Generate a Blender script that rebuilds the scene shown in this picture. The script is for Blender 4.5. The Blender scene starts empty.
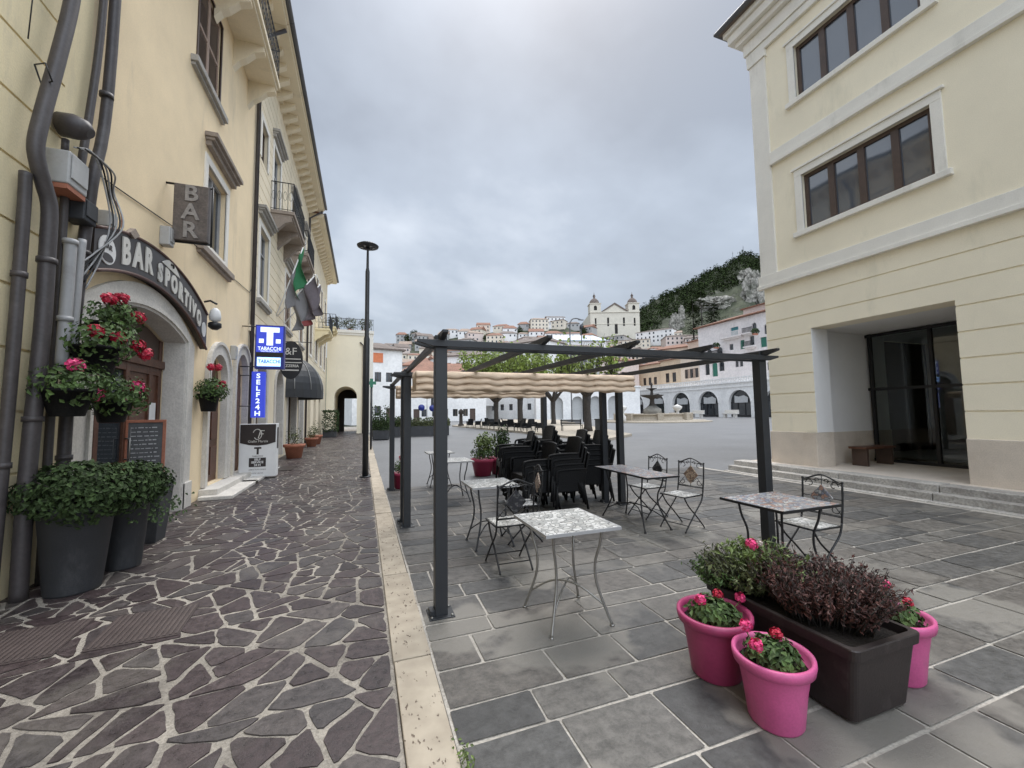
import bpy, bmesh, math, random
from math import sin, cos, pi, radians, sqrt, hypot, atan2
from mathutils import Vector, Matrix
C = bpy.context.scene.collection
SC = bpy.context.scene
rnd = random.Random(7)

# ---------------------------------------------------------------- camera
F, YAW, PITCH, ROLL, CH = 411.526, .346464, .0697655, -.0130861, 1.6
_f = Vector((sin(YAW)*cos(PITCH), cos(YAW)*cos(PITCH), sin(PITCH)))
_r0 = Vector((cos(YAW), -sin(YAW), 0)); _u0 = _r0.cross(_f)
_r = _r0*cos(ROLL)+_u0*sin(ROLL); _u = -_r0*sin(ROLL)+_u0*cos(ROLL)
cam = bpy.data.objects.new('camera', bpy.data.cameras.new('camera')); C.objects.link(cam)
cam.matrix_world = Matrix(((_r.x, _u.x, -_f.x, 0), (_r.y, _u.y, -_f.y, 0), (_r.z, _u.z, -_f.z, CH), (0, 0, 0, 1)))
cam.data.sensor_width = 36; cam.data.lens = F/1024*36
cam.data.clip_start = .05; cam.data.clip_end = 6000
SC.camera = cam
SC.view_settings.view_transform = 'Standard'; SC.view_settings.look = 'None'
SC.view_settings.gamma = 1; SC.view_settings.exposure = .78
# ---------------------------------------------------------------- world: overcast
SUN_EL, SUN_AZ = radians(62), radians(25)      # azimuth from +Y to +X
w = bpy.data.worlds.new('World'); SC.world = w; w.use_nodes = True
nt = w.node_tree; nt.nodes.clear(); N = nt.nodes.new; L = nt.links.new
sky = N('ShaderNodeTexSky'); sky.sky_type = 'NISHITA'; sky.sun_disc = False
sky.sun_elevation = SUN_EL; sky.sun_rotation = SUN_AZ; sky.dust_density = 4; sky.air_density = 1.5
tc = N('ShaderNodeTexCoord')
sep = N('ShaderNodeSeparateXYZ'); L(tc.outputs['Generated'], sep.inputs[0])
def wmath(op, a, b=None, clamp=False):
    n = N('ShaderNodeMath'); n.operation = op; n.use_clamp = clamp
    for i, v in enumerate((a, b)):
        if v is None: continue
        if isinstance(v, (int, float)): n.inputs[i].default_value = v
        else: L(v, n.inputs[i])
    return n.outputs[0]
den = wmath('ADD', wmath('MAXIMUM', sep.outputs[2], 0.0), .42)
cx = wmath('DIVIDE', sep.outputs[0], den); cy = wmath('DIVIDE', sep.outputs[1], den)
cmb = N('ShaderNodeCombineXYZ'); L(cx, cmb.inputs[0]); L(cy, cmb.inputs[1])
n1 = N('ShaderNodeTexNoise'); n1.inputs['Scale'].default_value = .62; n1.inputs['Detail'].default_value = 6
n1.inputs['Roughness'].default_value = .5; n1.inputs['Distortion'].default_value = .25
L(cmb.outputs[0], n1.inputs['Vector'])
n2 = N('ShaderNodeTexNoise'); n2.inputs['Scale'].default_value = 2.6; n2.inputs['Detail'].default_value = 7
n2.inputs['Roughness'].default_value = .55; L(cmb.outputs[0], n2.inputs['Vector'])
mixn = wmath('ADD', wmath('MULTIPLY', n1.outputs[0], .84), wmath('MULTIPLY', n2.outputs[0], .16))
cr = N('ShaderNodeValToRGB'); L(mixn, cr.inputs[0])
e = cr.color_ramp.elements
e[0].position = .42; e[0].color = (.215, .245, .295, 1)
e[1].position = .60; e[1].color = (.53, .57, .63, 1)
m = cr.color_ramp.elements.new(.5); m.color = (.30, .342, .405, 1)
mixc = N('ShaderNodeMix'); mixc.data_type = 'RGBA'; mixc.inputs[0].default_value = .90
sk = N('ShaderNodeVectorMath'); sk.operation = 'SCALE'; sk.inputs['Scale'].default_value = .1
L(sky.outputs[0], sk.inputs[0]); L(sk.outputs[0], mixc.inputs[6]); 
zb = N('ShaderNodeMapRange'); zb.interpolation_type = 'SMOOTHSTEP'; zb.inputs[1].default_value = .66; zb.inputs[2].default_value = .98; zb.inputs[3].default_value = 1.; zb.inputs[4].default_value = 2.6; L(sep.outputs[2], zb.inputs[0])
zc = N('ShaderNodeVectorMath'); zc.operation = 'SCALE'; L(cr.outputs[0], zc.inputs[0]); bk = N('ShaderNodeMapRange'); bk.interpolation_type = 'SMOOTHSTEP'; bk.inputs[1].default_value = -.1; bk.inputs[2].default_value = .8; bk.inputs[3].default_value = 1.; bk.inputs[4].default_value = 2.6; L(wmath('MULTIPLY', sep.outputs[1], -1.), bk.inputs[0]); L(wmath('MULTIPLY', zb.outputs[0], bk.outputs[0]), zc.inputs['Scale']); L(zc.outputs[0], mixc.inputs[7])  # sky behind the camera brightened, added to light both street facades
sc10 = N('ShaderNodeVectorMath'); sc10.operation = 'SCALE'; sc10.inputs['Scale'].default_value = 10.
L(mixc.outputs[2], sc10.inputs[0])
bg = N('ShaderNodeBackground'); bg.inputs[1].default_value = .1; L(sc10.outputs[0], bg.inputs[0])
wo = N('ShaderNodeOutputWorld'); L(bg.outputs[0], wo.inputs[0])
sl = bpy.data.lights.new('sun', 'SUN'); sl.energy = 1.5; sl.angle = radians(30); sl.color = (1, .97, .93)
so = bpy.data.objects.new('sun', sl); C.objects.link(so)
sd = Vector((sin(SUN_AZ)*cos(SUN_EL), cos(SUN_AZ)*cos(SUN_EL), sin(SUN_EL)))
so.rotation_euler = sd.to_track_quat('Z', 'Y').to_euler(); so.location = (0, 0, 60)

# ---------------------------------------------------------------- survey helpers: bearing of a photo point -> world
def ray(x, y): return _f + _r*((x-512)/F) - _u*((y-384)/F)
O = Vector((0, 0, CH))
def at(x, y, z=0.): d = ray(x, y); return O + d*((z-CH)/d.z)
def atX(x, y, X): d = ray(x, y); return O + d*(X/d.x)
def atY(x, y, Y): d = ray(x, y); return O + d*(Y/d.y)
FH = Vector((sin(YAW), cos(YAW), 0))
def atD(x, y, D): d = ray(x, y); return O + d*(D/(d.x*FH.x+d.y*FH.y))

# ---------------------------------------------------------------- mesh builder
class MB:
    def __init__(s): s.v = []; s.f = []; s.sm = []
    def add(s, vs, fs, smooth=False, T=None):
        b = len(s.v)
        s.v += [tuple(T(Vector(v))) if T else tuple(v) for v in vs]
        s.f += [tuple(i+b for i in f) for f in fs]; s.sm += [smooth]*len(fs); return s
    def box(s, x0, x1, y0, y1, z0, z1, T=None):
        vs = [(x, y, z) for z in (z0, z1) for y in (y0, y1) for x in (x0, x1)]
        return s.add(vs, [(0, 2, 3, 1), (4, 5, 7, 6), (0, 1, 5, 4), (1, 3, 7, 5), (3, 2, 6, 7), (2, 0, 4, 6)], T=T)
    def cbox(s, c, sz, rz=0, T=None):
        R = Matrix.Rotation(rz, 3, 'Z'); c = Vector(c)
        TT = (lambda p: T(c+R@p)) if T else (lambda p: c+R@p)
        return s.box(-sz[0]/2, sz[0]/2, -sz[1]/2, sz[1]/2, -sz[2]/2, sz[2]/2, T=TT)
    def quad(s, a, b, c, d): return s.add([a, b, c, d], [(0, 1, 2, 3)])
    def tube(s, pts, r, n=8, caps=True, T=None, smooth=True):
        pts = [Vector(p) for p in pts]; rs = r if isinstance(r, (list, tuple)) else [r]*len(pts)
        vs = []; prev = None
        for i, p in enumerate(pts):
            t = (pts[min(i+1, len(pts)-1)]-pts[max(i-1, 0)])
            if t.length < 1e-9: t = Vector((0, 0, 1))
            t.normalize()
            if prev is None:
                a = t.orthogonal().normalized()
            else:
                a = prev-t*prev.dot(t)
                a = a.normalized() if a.length > 1e-6 else t.orthogonal().normalized()
            prev = a; b = t.cross(a)
            for k in range(n):
                an = 2*pi*(k+.5)/n; vs.append(p+(a*cos(an)+b*sin(an))*rs[i])
        fs = []
        for i in range(len(pts)-1):
            for k in range(n):
                k2 = (k+1) % n; fs.append((i*n+k, i*n+k2, (i+1)*n+k2, (i+1)*n+k))
        s.add(vs, fs, smooth, T)
        if caps:
            b = len(s.v)-len(vs)
            s.f.append(tuple(b+k for k in reversed(range(n)))); s.f.append(tuple(b+(len(pts)-1)*n+k for k in range(n))); s.sm += [False, False]
        return s
    def lathe(s, prof, n=24, c=(0, 0, 0), sx=1, sy=1, smooth=True, T=None):
        vs = []; c = Vector(c)
        for r, z in prof:
            for k in range(n):
                a = 2*pi*k/n; vs.append(c+Vector((r*cos(a)*sx, r*sin(a)*sy, z)))
        fs = []
        for i in range(len(prof)-1):
            for k in range(n):
                k2 = (k+1) % n; fs.append((i*n+k, i*n+k2, (i+1)*n+k2, (i+1)*n+k))
        if prof[0][0] > 1e-5: fs.append(tuple(reversed(range(n))))
        if prof[-1][0] > 1e-5: fs.append(tuple((len(prof)-1)*n+k for k in range(n)))
        return s.add(vs, fs, smooth, T)
    def prism(s, poly, h0, h1, T):
        """poly: list of (u,v) CCW; T(u,v,h)->world"""
        n = len(poly); vs = [(u, v, h0) for u, v in poly]+[(u, v, h1) for u, v in poly]
        fs = [tuple(reversed(range(n))), tuple(range(n, 2*n))]+[(i, (i+1) % n, n+(i+1) % n, n+i) for i in range(n)]
        return s.add(vs, fs, T=lambda p: T(p.x, p.y, p.z))
    def leaf(s, p, nrm, sz, up=None, asp=.6):
        nrm = Vector(nrm)
        if nrm.length < 1e-6: nrm = Vector((0, 0, 1))
        nrm.normalize(); a = nrm.orthogonal().normalized()
        R = Matrix.Rotation(rnd.uniform(0, 2*pi), 3, nrm); a = R@a; b = nrm.cross(a); p = Vector(p)
        k = sz*asp
        vs = [p-a*sz*.5, p-a*sz*.05+b*k*.5+nrm*sz*.10, p+a*sz*.5-nrm*sz*.08, p-a*sz*.05-b*k*.5+nrm*sz*.10]
        return s.add(vs, [(0, 3, 2), (0, 2, 1)])
    def build(s, name, mat, parent=None, world=False, bevel=0, auto=True):
        me = bpy.data.meshes.new(name); me.from_pydata(s.v, [], s.f); me.update()
        if any(s.sm): me.polygons.foreach_set('use_smooth', s.sm)
        if mat: me.materials.append(mat)
        o = bpy.data.objects.new(name, me); C.objects.link(o)
        if parent:
            o.parent = parent
            if world: o.matrix_parent_inverse = base_matrix(parent).inverted()
        if bevel:
            b = o.modifiers.new('bevel', 'BEVEL'); b.width = bevel; b.segments = 2; b.limit_method = 'ANGLE'
        return o
def base_matrix(o):
    m = Matrix.Translation(o.location)@o.rotation_euler.to_matrix().to_4x4()
    return (base_matrix(o.parent)@o.matrix_parent_inverse@m) if o.parent else m
def tag(o, label, cat, group=None, kind=None):
    if label: o['label'] = label
    if cat: o['category'] = cat
    if group: o['group'] = group
    if kind: o['kind'] = kind
    return o
def thing(name, label, cat, loc=(0, 0, 0), rz=0, group=None):
    o = bpy.data.objects.new(name, None); C.objects.link(o); o.empty_display_size = .1
    o.location = loc; o.rotation_euler = (0, 0, rz); return tag(o, label, cat, group)
def struct(o): o['kind'] = 'structure'; return o
def kids(o): return [c for c in bpy.data.objects if c.parent == o]
_tree = {}
def snapshot(root):
    def rec(o): return (o, [rec(c) for c in kids(o)])
    _tree[root.name] = rec(root); return root
def dup(root, loc=None, rz=None, label=None, group=None):
    def rec(t, par):
        o, ch = t; c = o.copy(); C.objects.link(c)
        if par: c.parent = par
        for q in ch: rec(q, c)
        return c
    c = rec(_tree[root.name], None)
    if loc is not None: c.location = loc
    if rz is not None: c.rotation_euler = (0, 0, rz)
    if label: c['label'] = label
    if group: c['group'] = group
    return c

# ---------------------------------------------------------------- materials
def newmat(name):
    m = bpy.data.materials.new(name); m.use_nodes = True; return m, m.node_tree, m.node_tree.nodes['Principled BSDF']
def mat(name, col, rough=.6, var=.12, scale=3., fine=0., bump=0., bscale=40., metal=0., spec=None, stain=None, coord='Object', island=0.):
    m, nt, b = newmat(name); N = nt.nodes.new; L = nt.links.new
    tc = N('ShaderNodeTexCoord')
    n = N('ShaderNodeTexNoise'); n.inputs['Scale'].default_value = scale; n.inputs['Detail'].default_value = 6; n.inputs['Roughness'].default_value = .65
    L(tc.outputs[coord], n.inputs['Vector'])
    r = N('ShaderNodeMapRange'); r.inputs[1].default_value = .3; r.inputs[2].default_value = .7; r.inputs[3].default_value = 1-var; r.inputs[4].default_value = 1+var
    L(n.outputs[0], r.inputs[0]); val = r.outputs[0]
    if fine:
        n3 = N('ShaderNodeTexNoise'); n3.inputs['Scale'].default_value = bscale; n3.inputs['Detail'].default_value = 3
        L(tc.outputs[coord], n3.inputs['Vector'])
        r3 = N('ShaderNodeMapRange'); r3.inputs[1].default_value = .3; r3.inputs[2].default_value = .7; r3.inputs[3].default_value = 1-fine; r3.inputs[4].default_value = 1+fine
        L(n3.outputs[0], r3.inputs[0]); mm = N('ShaderNodeMath'); mm.operation = 'MULTIPLY'; L(val, mm.inputs[0]); L(r3.outputs[0], mm.inputs[1]); val = mm.outputs[0]
    if island:
        g = N('ShaderNodeNewGeometry'); r4 = N('ShaderNodeMapRange'); r4.inputs[3].default_value = 1-island; r4.inputs[4].default_value = 1+island
        L(g.outputs['Random Per Island'], r4.inputs[0]); mm = N('ShaderNodeMath'); mm.operation = 'MULTIPLY'; L(val, mm.inputs[0]); L(r4.outputs[0], mm.inputs[1]); val = mm.outputs[0]
    sc = N('ShaderNodeVectorMath'); sc.operation = 'SCALE'; sc.inputs[0].default_value = col[:3]; L(val, sc.inputs['Scale'])
    out = sc.outputs[0]
    if stain:   # (colour, scale, threshold, strength, stretch)
        mp = N('ShaderNodeMapping'); mp.inputs['Scale'].default_value = stain[4] if len(stain) > 4 else (1, 1, 1); L(tc.outputs[coord], mp.inputs[0])
        s2 = N('ShaderNodeTexNoise'); s2.inputs['Scale'].default_value = stain[1]; s2.inputs['Detail'].default_value = 8; s2.inputs['Roughness'].default_value = .7; L(mp.outputs[0], s2.inputs['Vector'])
        r2 = N('ShaderNodeMapRange'); r2.inputs[1].default_value = stain[2]; r2.inputs[2].default_value = stain[2]+.18; r2.inputs[4].default_value = stain[3]; L(s2.outputs[0], r2.inputs[0])
        mx = N('ShaderNodeMix'); mx.data_type = 'RGBA'; L(r2.outputs[0], mx.inputs[0]); L(out, mx.inputs[6]); mx.inputs[7].default_value = (*stain[0], 1); out = mx.outputs[2]
    L(out, b.inputs['Base Color'])
    b.inputs['Roughness'].default_value = rough; b.inputs['Metallic'].default_value = metal
    if spec is not None: b.inputs['Specular IOR Level'].default_value = spec
    if bump:
        bn = N('ShaderNodeTexNoise'); bn.inputs['Scale'].default_value = bscale; bn.inputs['Detail'].default_value = 5; L(tc.outputs[coord], bn.inputs['Vector'])
        bu = N('ShaderNodeBump'); bu.inputs['Strength'].default_value = bump; bu.inputs['Distance'].default_value = .01; L(bn.outputs[0], bu.inputs['Height']); L(bu.outputs[0], b.inputs['Normal'])
    return m
def glass(name, col=(.02, .025, .03), rough=.03, ior=1.7, bump=.02):
    m, nt, b = newmat(name); b.inputs['Base Color'].default_value = (*col, 1); b.inputs['Roughness'].default_value = rough; b.inputs['IOR'].default_value = ior
    tc = nt.nodes.new('ShaderNodeTexCoord'); n = nt.nodes.new('ShaderNodeTexNoise'); n.inputs['Scale'].default_value = .8; nt.links.new(tc.outputs['Object'], n.inputs['Vector'])
    bu = nt.nodes.new('ShaderNodeBump'); bu.inputs['Strength'].default_value = bump; bu.inputs['Distance'].default_value = .2; nt.links.new(n.outputs[0], bu.inputs['Height']); nt.links.new(bu.outputs[0], b.inputs['Normal'])
    return m
def seeglass(name, tint=(.45, .5, .5), mixf=.35):
    m, nt, b = newmat(name); N = nt.nodes.new; L = nt.links.new; nt.nodes.remove(b)
    t = N('ShaderNodeBsdfTransparent'); t.inputs[0].default_value = (*tint, 1); g = N('ShaderNodeBsdfGlossy'); g.inputs['Roughness'].default_value = .02
    fr = N('ShaderNodeFresnel'); fr.inputs[0].default_value = 1.55; mx = N('ShaderNodeMixShader'); L(fr.outputs[0], mx.inputs[0]); L(t.outputs[0], mx.inputs[1]); L(g.outputs[0], mx.inputs[2]); L(mx.outputs[0], nt.nodes['Material Output'].inputs[0])
    return m

M = {}
M['peach'] = mat('peach_plaster', (.85, .69, .455), .9, .07, 1.1, fine=.05, bump=.25, bscale=55, stain=((.50, .42, .30), .9, .56, .5, (1, 1.6, .35)))
M['yellow'] = mat('yellow_plaster', (.80, .69, .45), .9, .08, 1.0, fine=.05, bump=.25, bscale=55, stain=((.46, .42, .32), 1.1, .55, .55, (1, 1.6, .35)))
M['cream'] = mat('cream_plaster', (.80, .70, .52), .9, .07, .8, fine=.05, bump=.2, bscale=50, stain=((.45, .40, .30), .8, .56, .5, (1, 1.6, .35)))
M['groove'] = M['cream']
M['ryellow'] = mat('pale_yellow_plaster', (.87, .79, .615), .88, .05, .7, fine=.04, bump=.2, bscale=70, stain=((.52, .50, .38), .7, .58, .45, (1.4, 1.4, .4)))
M['rtrim'] = mat('pale_trim', (.80, .765, .69), .85, .06, 1.2, fine=.04, bump=.15, bscale=70, stain=((.47, .45, .39), 1.2, .57, .5, (1.4, 1.4, .5)))
M['rplinth'] = mat('beige_stone_plinth', (.62, .54, .45), .8, .09, 1.6, fine=.08, bump=.3, bscale=60, stain=((.44, .35, .26), 1.1, .52, .5))
M['rwhite'] = mat('white_jamb', (.78, .765, .74), .8, .04, 1.0)
M['stonew'] = mat('pale_limestone', (.60, .57, .52), .8, .10, 2.5, fine=.1, bump=.5, bscale=35, stain=((.38, .35, .31), 2.2, .55, .6))
M['stoneb'] = mat('brown_stone_trim', (.30, .25, .21), .85, .15, 4, fine=.15, bump=.5, bscale=40)
M['greysill'] = mat('grey_stone_sill', (.36, .34, .31), .85, .15, 4, fine=.15, bump=.5, bscale=40)
M['wood'] = mat('brown_wood', (.10, .042, .024), .42, .3, 9, fine=.2, bump=.2, bscale=30)
M['woodm'] = mat('window_wood', (.075, .048, .036), .45, .15, 6)
M['shutter'] = mat('shutter_wood', (.36, .26, .20), .6, .18, 5, fine=.1)
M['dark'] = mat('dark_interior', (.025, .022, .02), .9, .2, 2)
M['dmetal'] = mat('anthracite_metal', (.022, .024, .027), .45, .12, 6, fine=.08, bump=.05, bscale=200, spec=.5, stain=((.10, .095, .09), 5, .60, .35))
M['black'] = mat('black_iron', (.012, .012, .013), .42, .2, 20)
M['pipe'] = mat('dark_pipe', (.060, .052, .052), .48, .2, 4, fine=.12, stain=((.13, .12, .115), 3, .55, .5))
M['gpipe'] = mat('grey_pvc', (.36, .36, .36), .5, .1, 4, stain=((.2, .19, .18), 3, .55, .5))
M['gbox'] = mat('grey_box', (.42, .42, .41), .5, .1, 5, stain=((.25, .22, .2), 4, .55, .5))
M['silver'] = mat('brushed_steel', (.32, .31, .29), .38, .12, 12, metal=.75)
M['rattan'] = mat('black_rattan', (.007, .007, .0075), .55, .2, 60, bump=.6, bscale=120, spec=.25)
M['pink'] = mat('pink_plastic', (.56, .10, .255), .42, .12, 4, fine=.06, bump=.08, bscale=90, stain=((.30, .11, .17), 5, .5, .6, (1, 1, .5)))
M['pinkd'] = mat('crimson_plastic', (.32, .03, .075), .45, .12, 4)
M['boxpl'] = mat('dark_brown_plastic', (.022, .015, .014), .5, .2, 5, fine=.1, bump=.1, bscale=80, stain=((.09, .075, .07), 4, .56, .5))
M['soil'] = mat('soil', (.02, .014, .01), .95, .3, 30, bump=1, bscale=60)
M['terra'] = mat('terracotta', (.36, .14, .085), .8, .15, 6, fine=.1)
M['gplanter'] = mat('grey_planter', (.036, .038, .042), .6, .14, 3, fine=.06, bump=.15, bscale=90, stain=((.14, .14, .145), 3, .56, .4, (1, 1, .4)))
M['fabric'] = mat('beige_canvas', (.72, .56, .41), .85, .08, 2, fine=.04, bump=.1, bscale=150, stain=((.40, .29, .19), 2, .57, .4))
M['awn'] = mat('black_awning', (.03, .032, .035), .55, .12, 3)
M['signdk'] = mat('dark_brown_sign', (.030, .022, .020), .4, .2, 4)
M['signedge'] = mat('sign_edge', (.10, .045, .032), .5, .15, 4)
M['white'] = mat('white_paint', (.74, .74, .73), .5, .04, 5)
M['letter'] = mat('sign_lettering', (.62, .60, .55), .5, .05, 5)
M['slate'] = mat('chalkboard_slate', (.09, .092, .095), .7, .2, 6, stain=((.22, .22, .22), 9, .55, .5))
M['chalk'] = mat('chalk', (.45, .45, .45), .9, .2, 20)
M['terrace'] = mat('roof_tiles', (.23, .115, .075), .85, .25, .6, fine=.25, bscale=3)
M['rooftile'] = M['terrace']
M['roofgrey'] = mat('grey_roof_tiles', (.16, .125, .105), .85, .25, .6, fine=.25, bscale=3)
M['win'] = glass('window_glass', (.02, .025, .03))
M['rwin'] = glass('blue_grey_window_glass', (.07, .085, .11), .04, 2.3, .03)
M['clear'] = seeglass('entrance_glass', (.82, .86, .86))
M['leaf'] = mat('dark_leaf', (.060, .105, .026), .7, .3, 8, island=.5)
M['leafb'] = mat('bush_leaf', (.036, .060, .020), .75, .3, 10, spec=.25, island=.6)
M['leafl'] = mat('light_leaf', (.12, .165, .045), .6, .25, 8, island=.45)
M['olive'] = mat('olive_leaf', (.085, .10, .038), .6, .3, 8, island=.55)
M['purple'] = mat('purple_leaf', (.075, .028, .022), .6, .3, 8, island=.6)
M['treegreen'] = mat('spring_leaf', (.21, .27, .05), .6, .2, 1, island=.35)
M['pine'] = mat('pine_leaf', (.034, .048, .018), .95, .35, .1, spec=.05, island=.6)
M['petal'] = mat('pink_petal', (.72, .055, .20), .5, .15, 20, island=.3)
M['petalr'] = mat('red_petal', (.46, .014, .045), .5, .15, 20, island=.3)
M['bark'] = mat('dark_bark', (.05, .042, .036), .9, .3, 5, bump=.8, bscale=20)
M['blue'] = mat('blue_sign_panel', (.022, .035, .23), .35, .08, 4)
M['steel'] = mat('zinc_gutter', (.10, .10, .105), .5, .15, 4)
def emis(name, col, s):
    m, nt, b = newmat(name); b.inputs['Base Color'].default_value = (*col, 1); b.inputs['Emission Color'].default_value = (*col, 1); b.inputs['Emission Strength'].default_value = s
    n = nt.nodes.new('ShaderNodeTexNoise'); n.inputs['Scale'].default_value = 6; r = nt.nodes.new('ShaderNodeMapRange'); r.inputs[3].default_value = s*.75; r.inputs[4].default_value = s*1.25
    nt.links.new(n.outputs[0], r.inputs[0]); nt.links.new(r.outputs[0], b.inputs['Emission Strength']); return m
M['lit_white'] = emis('lit_white_panel', (.75, .85, 1.), .55)
M['lit_blue'] = emis('lit_blue_panel', (.03, .05, .42), .55)
M['led'] = emis('led_display', (.35, .6, 1.), 1.3)
M['green_led'] = emis('green_cross_led', (.03, .16, .10), .12)

# crazy paving stones
def crazy():
    m, nt, b = newmat('porphyry_stone'); N = nt.nodes.new; L = nt.links.new; tc = N('ShaderNodeTexCoord'); g = N('ShaderNodeNewGeometry')
    cr = N('ShaderNodeValToRGB'); L(g.outputs['Random Per Island'], cr.inputs[0]); el = cr.color_ramp.elements
    el[0].color = (.030, .022, .023, 1); el[1].color = (.080, .066, .061, 1); q = el.new(.3); q.color = (.042, .029, .030, 1); q = el.new(.6); q.color = (.056, .040, .040, 1); q = el.new(.85); q.color = (.048, .042, .042, 1)
    n5 = N('ShaderNodeTexNoise'); n5.inputs['Scale'].default_value = 16; n5.inputs['Detail'].default_value = 12; n5.inputs['Roughness'].default_value = .78; L(tc.outputs['Object'], n5.inputs['Vector'])
    r5 = N('ShaderNodeMapRange'); r5.inputs[1].default_value = .38; r5.inputs[2].default_value = .62; r5.inputs[3].default_value = .6; r5.inputs[4].default_value = 1.5; L(n5.outputs[0], r5.inputs[0])
    sc = N('ShaderNodeVectorMath'); sc.operation = 'SCALE'; L(cr.outputs[0], sc.inputs[0]); L(r5.outputs[0], sc.inputs['Scale'])
    n6 = N('ShaderNodeTexNoise'); n6.inputs['Scale'].default_value = 1.1; n6.inputs['Detail'].default_value = 6; L(tc.outputs['Object'], n6.inputs['Vector'])
    r6 = N('ShaderNodeMapRange'); r6.inputs[1].default_value = .53; r6.inputs[2].default_value = .62; r6.inputs[4].default_value = .35; L(n6.outputs[0], r6.inputs[0])
    mx = N('ShaderNodeMix'); mx.data_type = 'RGBA'; L(r6.outputs[0], mx.inputs[0]); L(sc.outputs[0], mx.inputs[6]); mx.inputs[7].default_value = (.16, .145, .125, 1); L(mx.outputs[2], b.inputs['Base Color'])
    rr = N('ShaderNodeMapRange'); rr.inputs[1].default_value = .38; rr.inputs[2].default_value = .62; rr.inputs[3].default_value = .27; rr.inputs[4].default_value = .55; L(n5.outputs[0], rr.inputs[0]); L(rr.outputs[0], b.inputs['Roughness'])
    bu = N('ShaderNodeBump'); bu.inputs['Strength'].default_value = .6; bu.inputs['Distance'].default_value = .008; L(n5.outputs[0], bu.inputs['Height']); L(bu.outputs[0], b.inputs['Normal'])
    return m
M['crazy'] = crazy()
def slabmat():
    m, nt, b = newmat('grey_stone_slabs'); N = nt.nodes.new; L = nt.links.new
    tc = N('ShaderNodeTexCoord'); g = N('ShaderNodeNewGeometry')
    cr = N('ShaderNodeValToRGB'); L(g.outputs['Random Per Island'], cr.inputs[0]); el = cr.color_ramp.elements
    el[0].color = (.052, .051, .050, 1); el[1].color = (.115, .108, .098, 1); q = el.new(.4); q.color = (.076, .074, .071, 1); q = el.new(.7); q.color = (.092, .082, .072, 1)
    n1 = N('ShaderNodeTexNoise'); n1.inputs['Scale'].default_value = 13; n1.inputs['Detail'].default_value = 13; n1.inputs['Roughness'].default_value = .8; L(tc.outputs['Object'], n1.inputs['Vector'])
    r1 = N('ShaderNodeMapRange'); r1.inputs[1].default_value = .36; r1.inputs[2].default_value = .64; r1.inputs[3].default_value = .5; r1.inputs[4].default_value = 1.6; L(n1.outputs[0], r1.inputs[0])
    sc = N('ShaderNodeVectorMath'); sc.operation = 'SCALE'; L(cr.outputs[0], sc.inputs[0]); L(r1.outputs[0], sc.inputs['Scale'])
    # dried cement smears
    n2 = N('ShaderNodeTexNoise'); n2.inputs['Scale'].default_value = .75; n2.inputs['Detail'].default_value = 5; n2.inputs['Roughness'].default_value = .6; n2.inputs['Distortion'].default_value = .4; L(tc.outputs['Object'], n2.inputs['Vector'])
    r2 = N('ShaderNodeMapRange'); r2.inputs[1].default_value = .54; r2.inputs[2].default_value = .585; r2.inputs[4].default_value = .4; L(n2.outputs[0], r2.inputs[0])
    cur = None
    for (px_, py_, r_) in ((2.45, 1.45, .85), (.72, 3.15, .42), (1.35, 2.75, .55), (1.62, 4.0, .45), (3.75, 4.7, .75), (5.9, 4.6, .6), (1.0, 1.35, .4), (4.6, 2.0, .5)):
        vd = N('ShaderNodeVectorMath'); vd.operation = 'DISTANCE'; L(tc.outputs['Object'], vd.inputs[0]); vd.inputs[1].default_value = (px_, py_, 0); dv = N('ShaderNodeMath'); dv.operation = 'DIVIDE'; L(vd.outputs['Value'], dv.inputs[0]); dv.inputs[1].default_value = r_
        if cur is None: cur = dv.outputs[0]
        else: mm = N('ShaderNodeMath'); mm.operation = 'MINIMUM'; L(cur, mm.inputs[0]); L(dv.outputs[0], mm.inputs[1]); cur = mm.outputs[0]
    nz = N('ShaderNodeTexNoise'); nz.inputs['Scale'].default_value = 3.2; nz.inputs['Detail'].default_value = 8; L(tc.outputs['Object'], nz.inputs['Vector'])
    sm = N('ShaderNodeMath'); sm.operation = 'MULTIPLY_ADD'; L(nz.outputs[0], sm.inputs[0]); sm.inputs[1].default_value = 1.7; L(cur, sm.inputs[2])
    r7 = N('ShaderNodeMapRange'); r7.inputs[1].default_value = 1.55; r7.inputs[2].default_value = 1.78; r7.inputs[3].default_value = .8; r7.inputs[4].default_value = 0.; L(sm.outputs[0], r7.inputs[0])
    mxx = N('ShaderNodeMath'); mxx.operation = 'MAXIMUM'; L(r2.outputs[0], mxx.inputs[0]); L(r7.outputs[0], mxx.inputs[1])
    mx = N('ShaderNodeMix'); mx.data_type = 'RGBA'; L(mxx.outputs[0], mx.inputs[0]); L(sc.outputs[0], mx.inputs[6]); mx.inputs[7].default_value = (.21, .195, .17, 1); L(mx.outputs[2], b.inputs['Base Color'])
    rr = N('ShaderNodeMapRange'); rr.inputs[1].default_value = .3; rr.inputs[2].default_value = .7; rr.inputs[3].default_value = .38; rr.inputs[4].default_value = .66; L(n1.outputs[0], rr.inputs[0]); L(rr.outputs[0], b.inputs['Roughness'])
    bu = N('ShaderNodeBump'); bu.inputs['Strength'].default_value = .7; bu.inputs['Distance'].default_value = .010; L(n1.outputs[0], bu.inputs['Height']); L(bu.outputs[0], b.inputs['Normal'])
    return m
M['slab'] = slabmat()
M['mortar'] = mat('paving_mortar', (.40, .37, .325), .9, .25, 2.5, fine=.2, bump=.5, bscale=60, stain=((.13, .12, .11), 1.5, .52, .7))
M['piazza'] = mat('piazza_grey_stone', (.15, .15, .152), .5, .12, .35, fine=.12, bump=.25, bscale=9, stain=((.115, .115, .115), .5, .52, .6))
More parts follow.
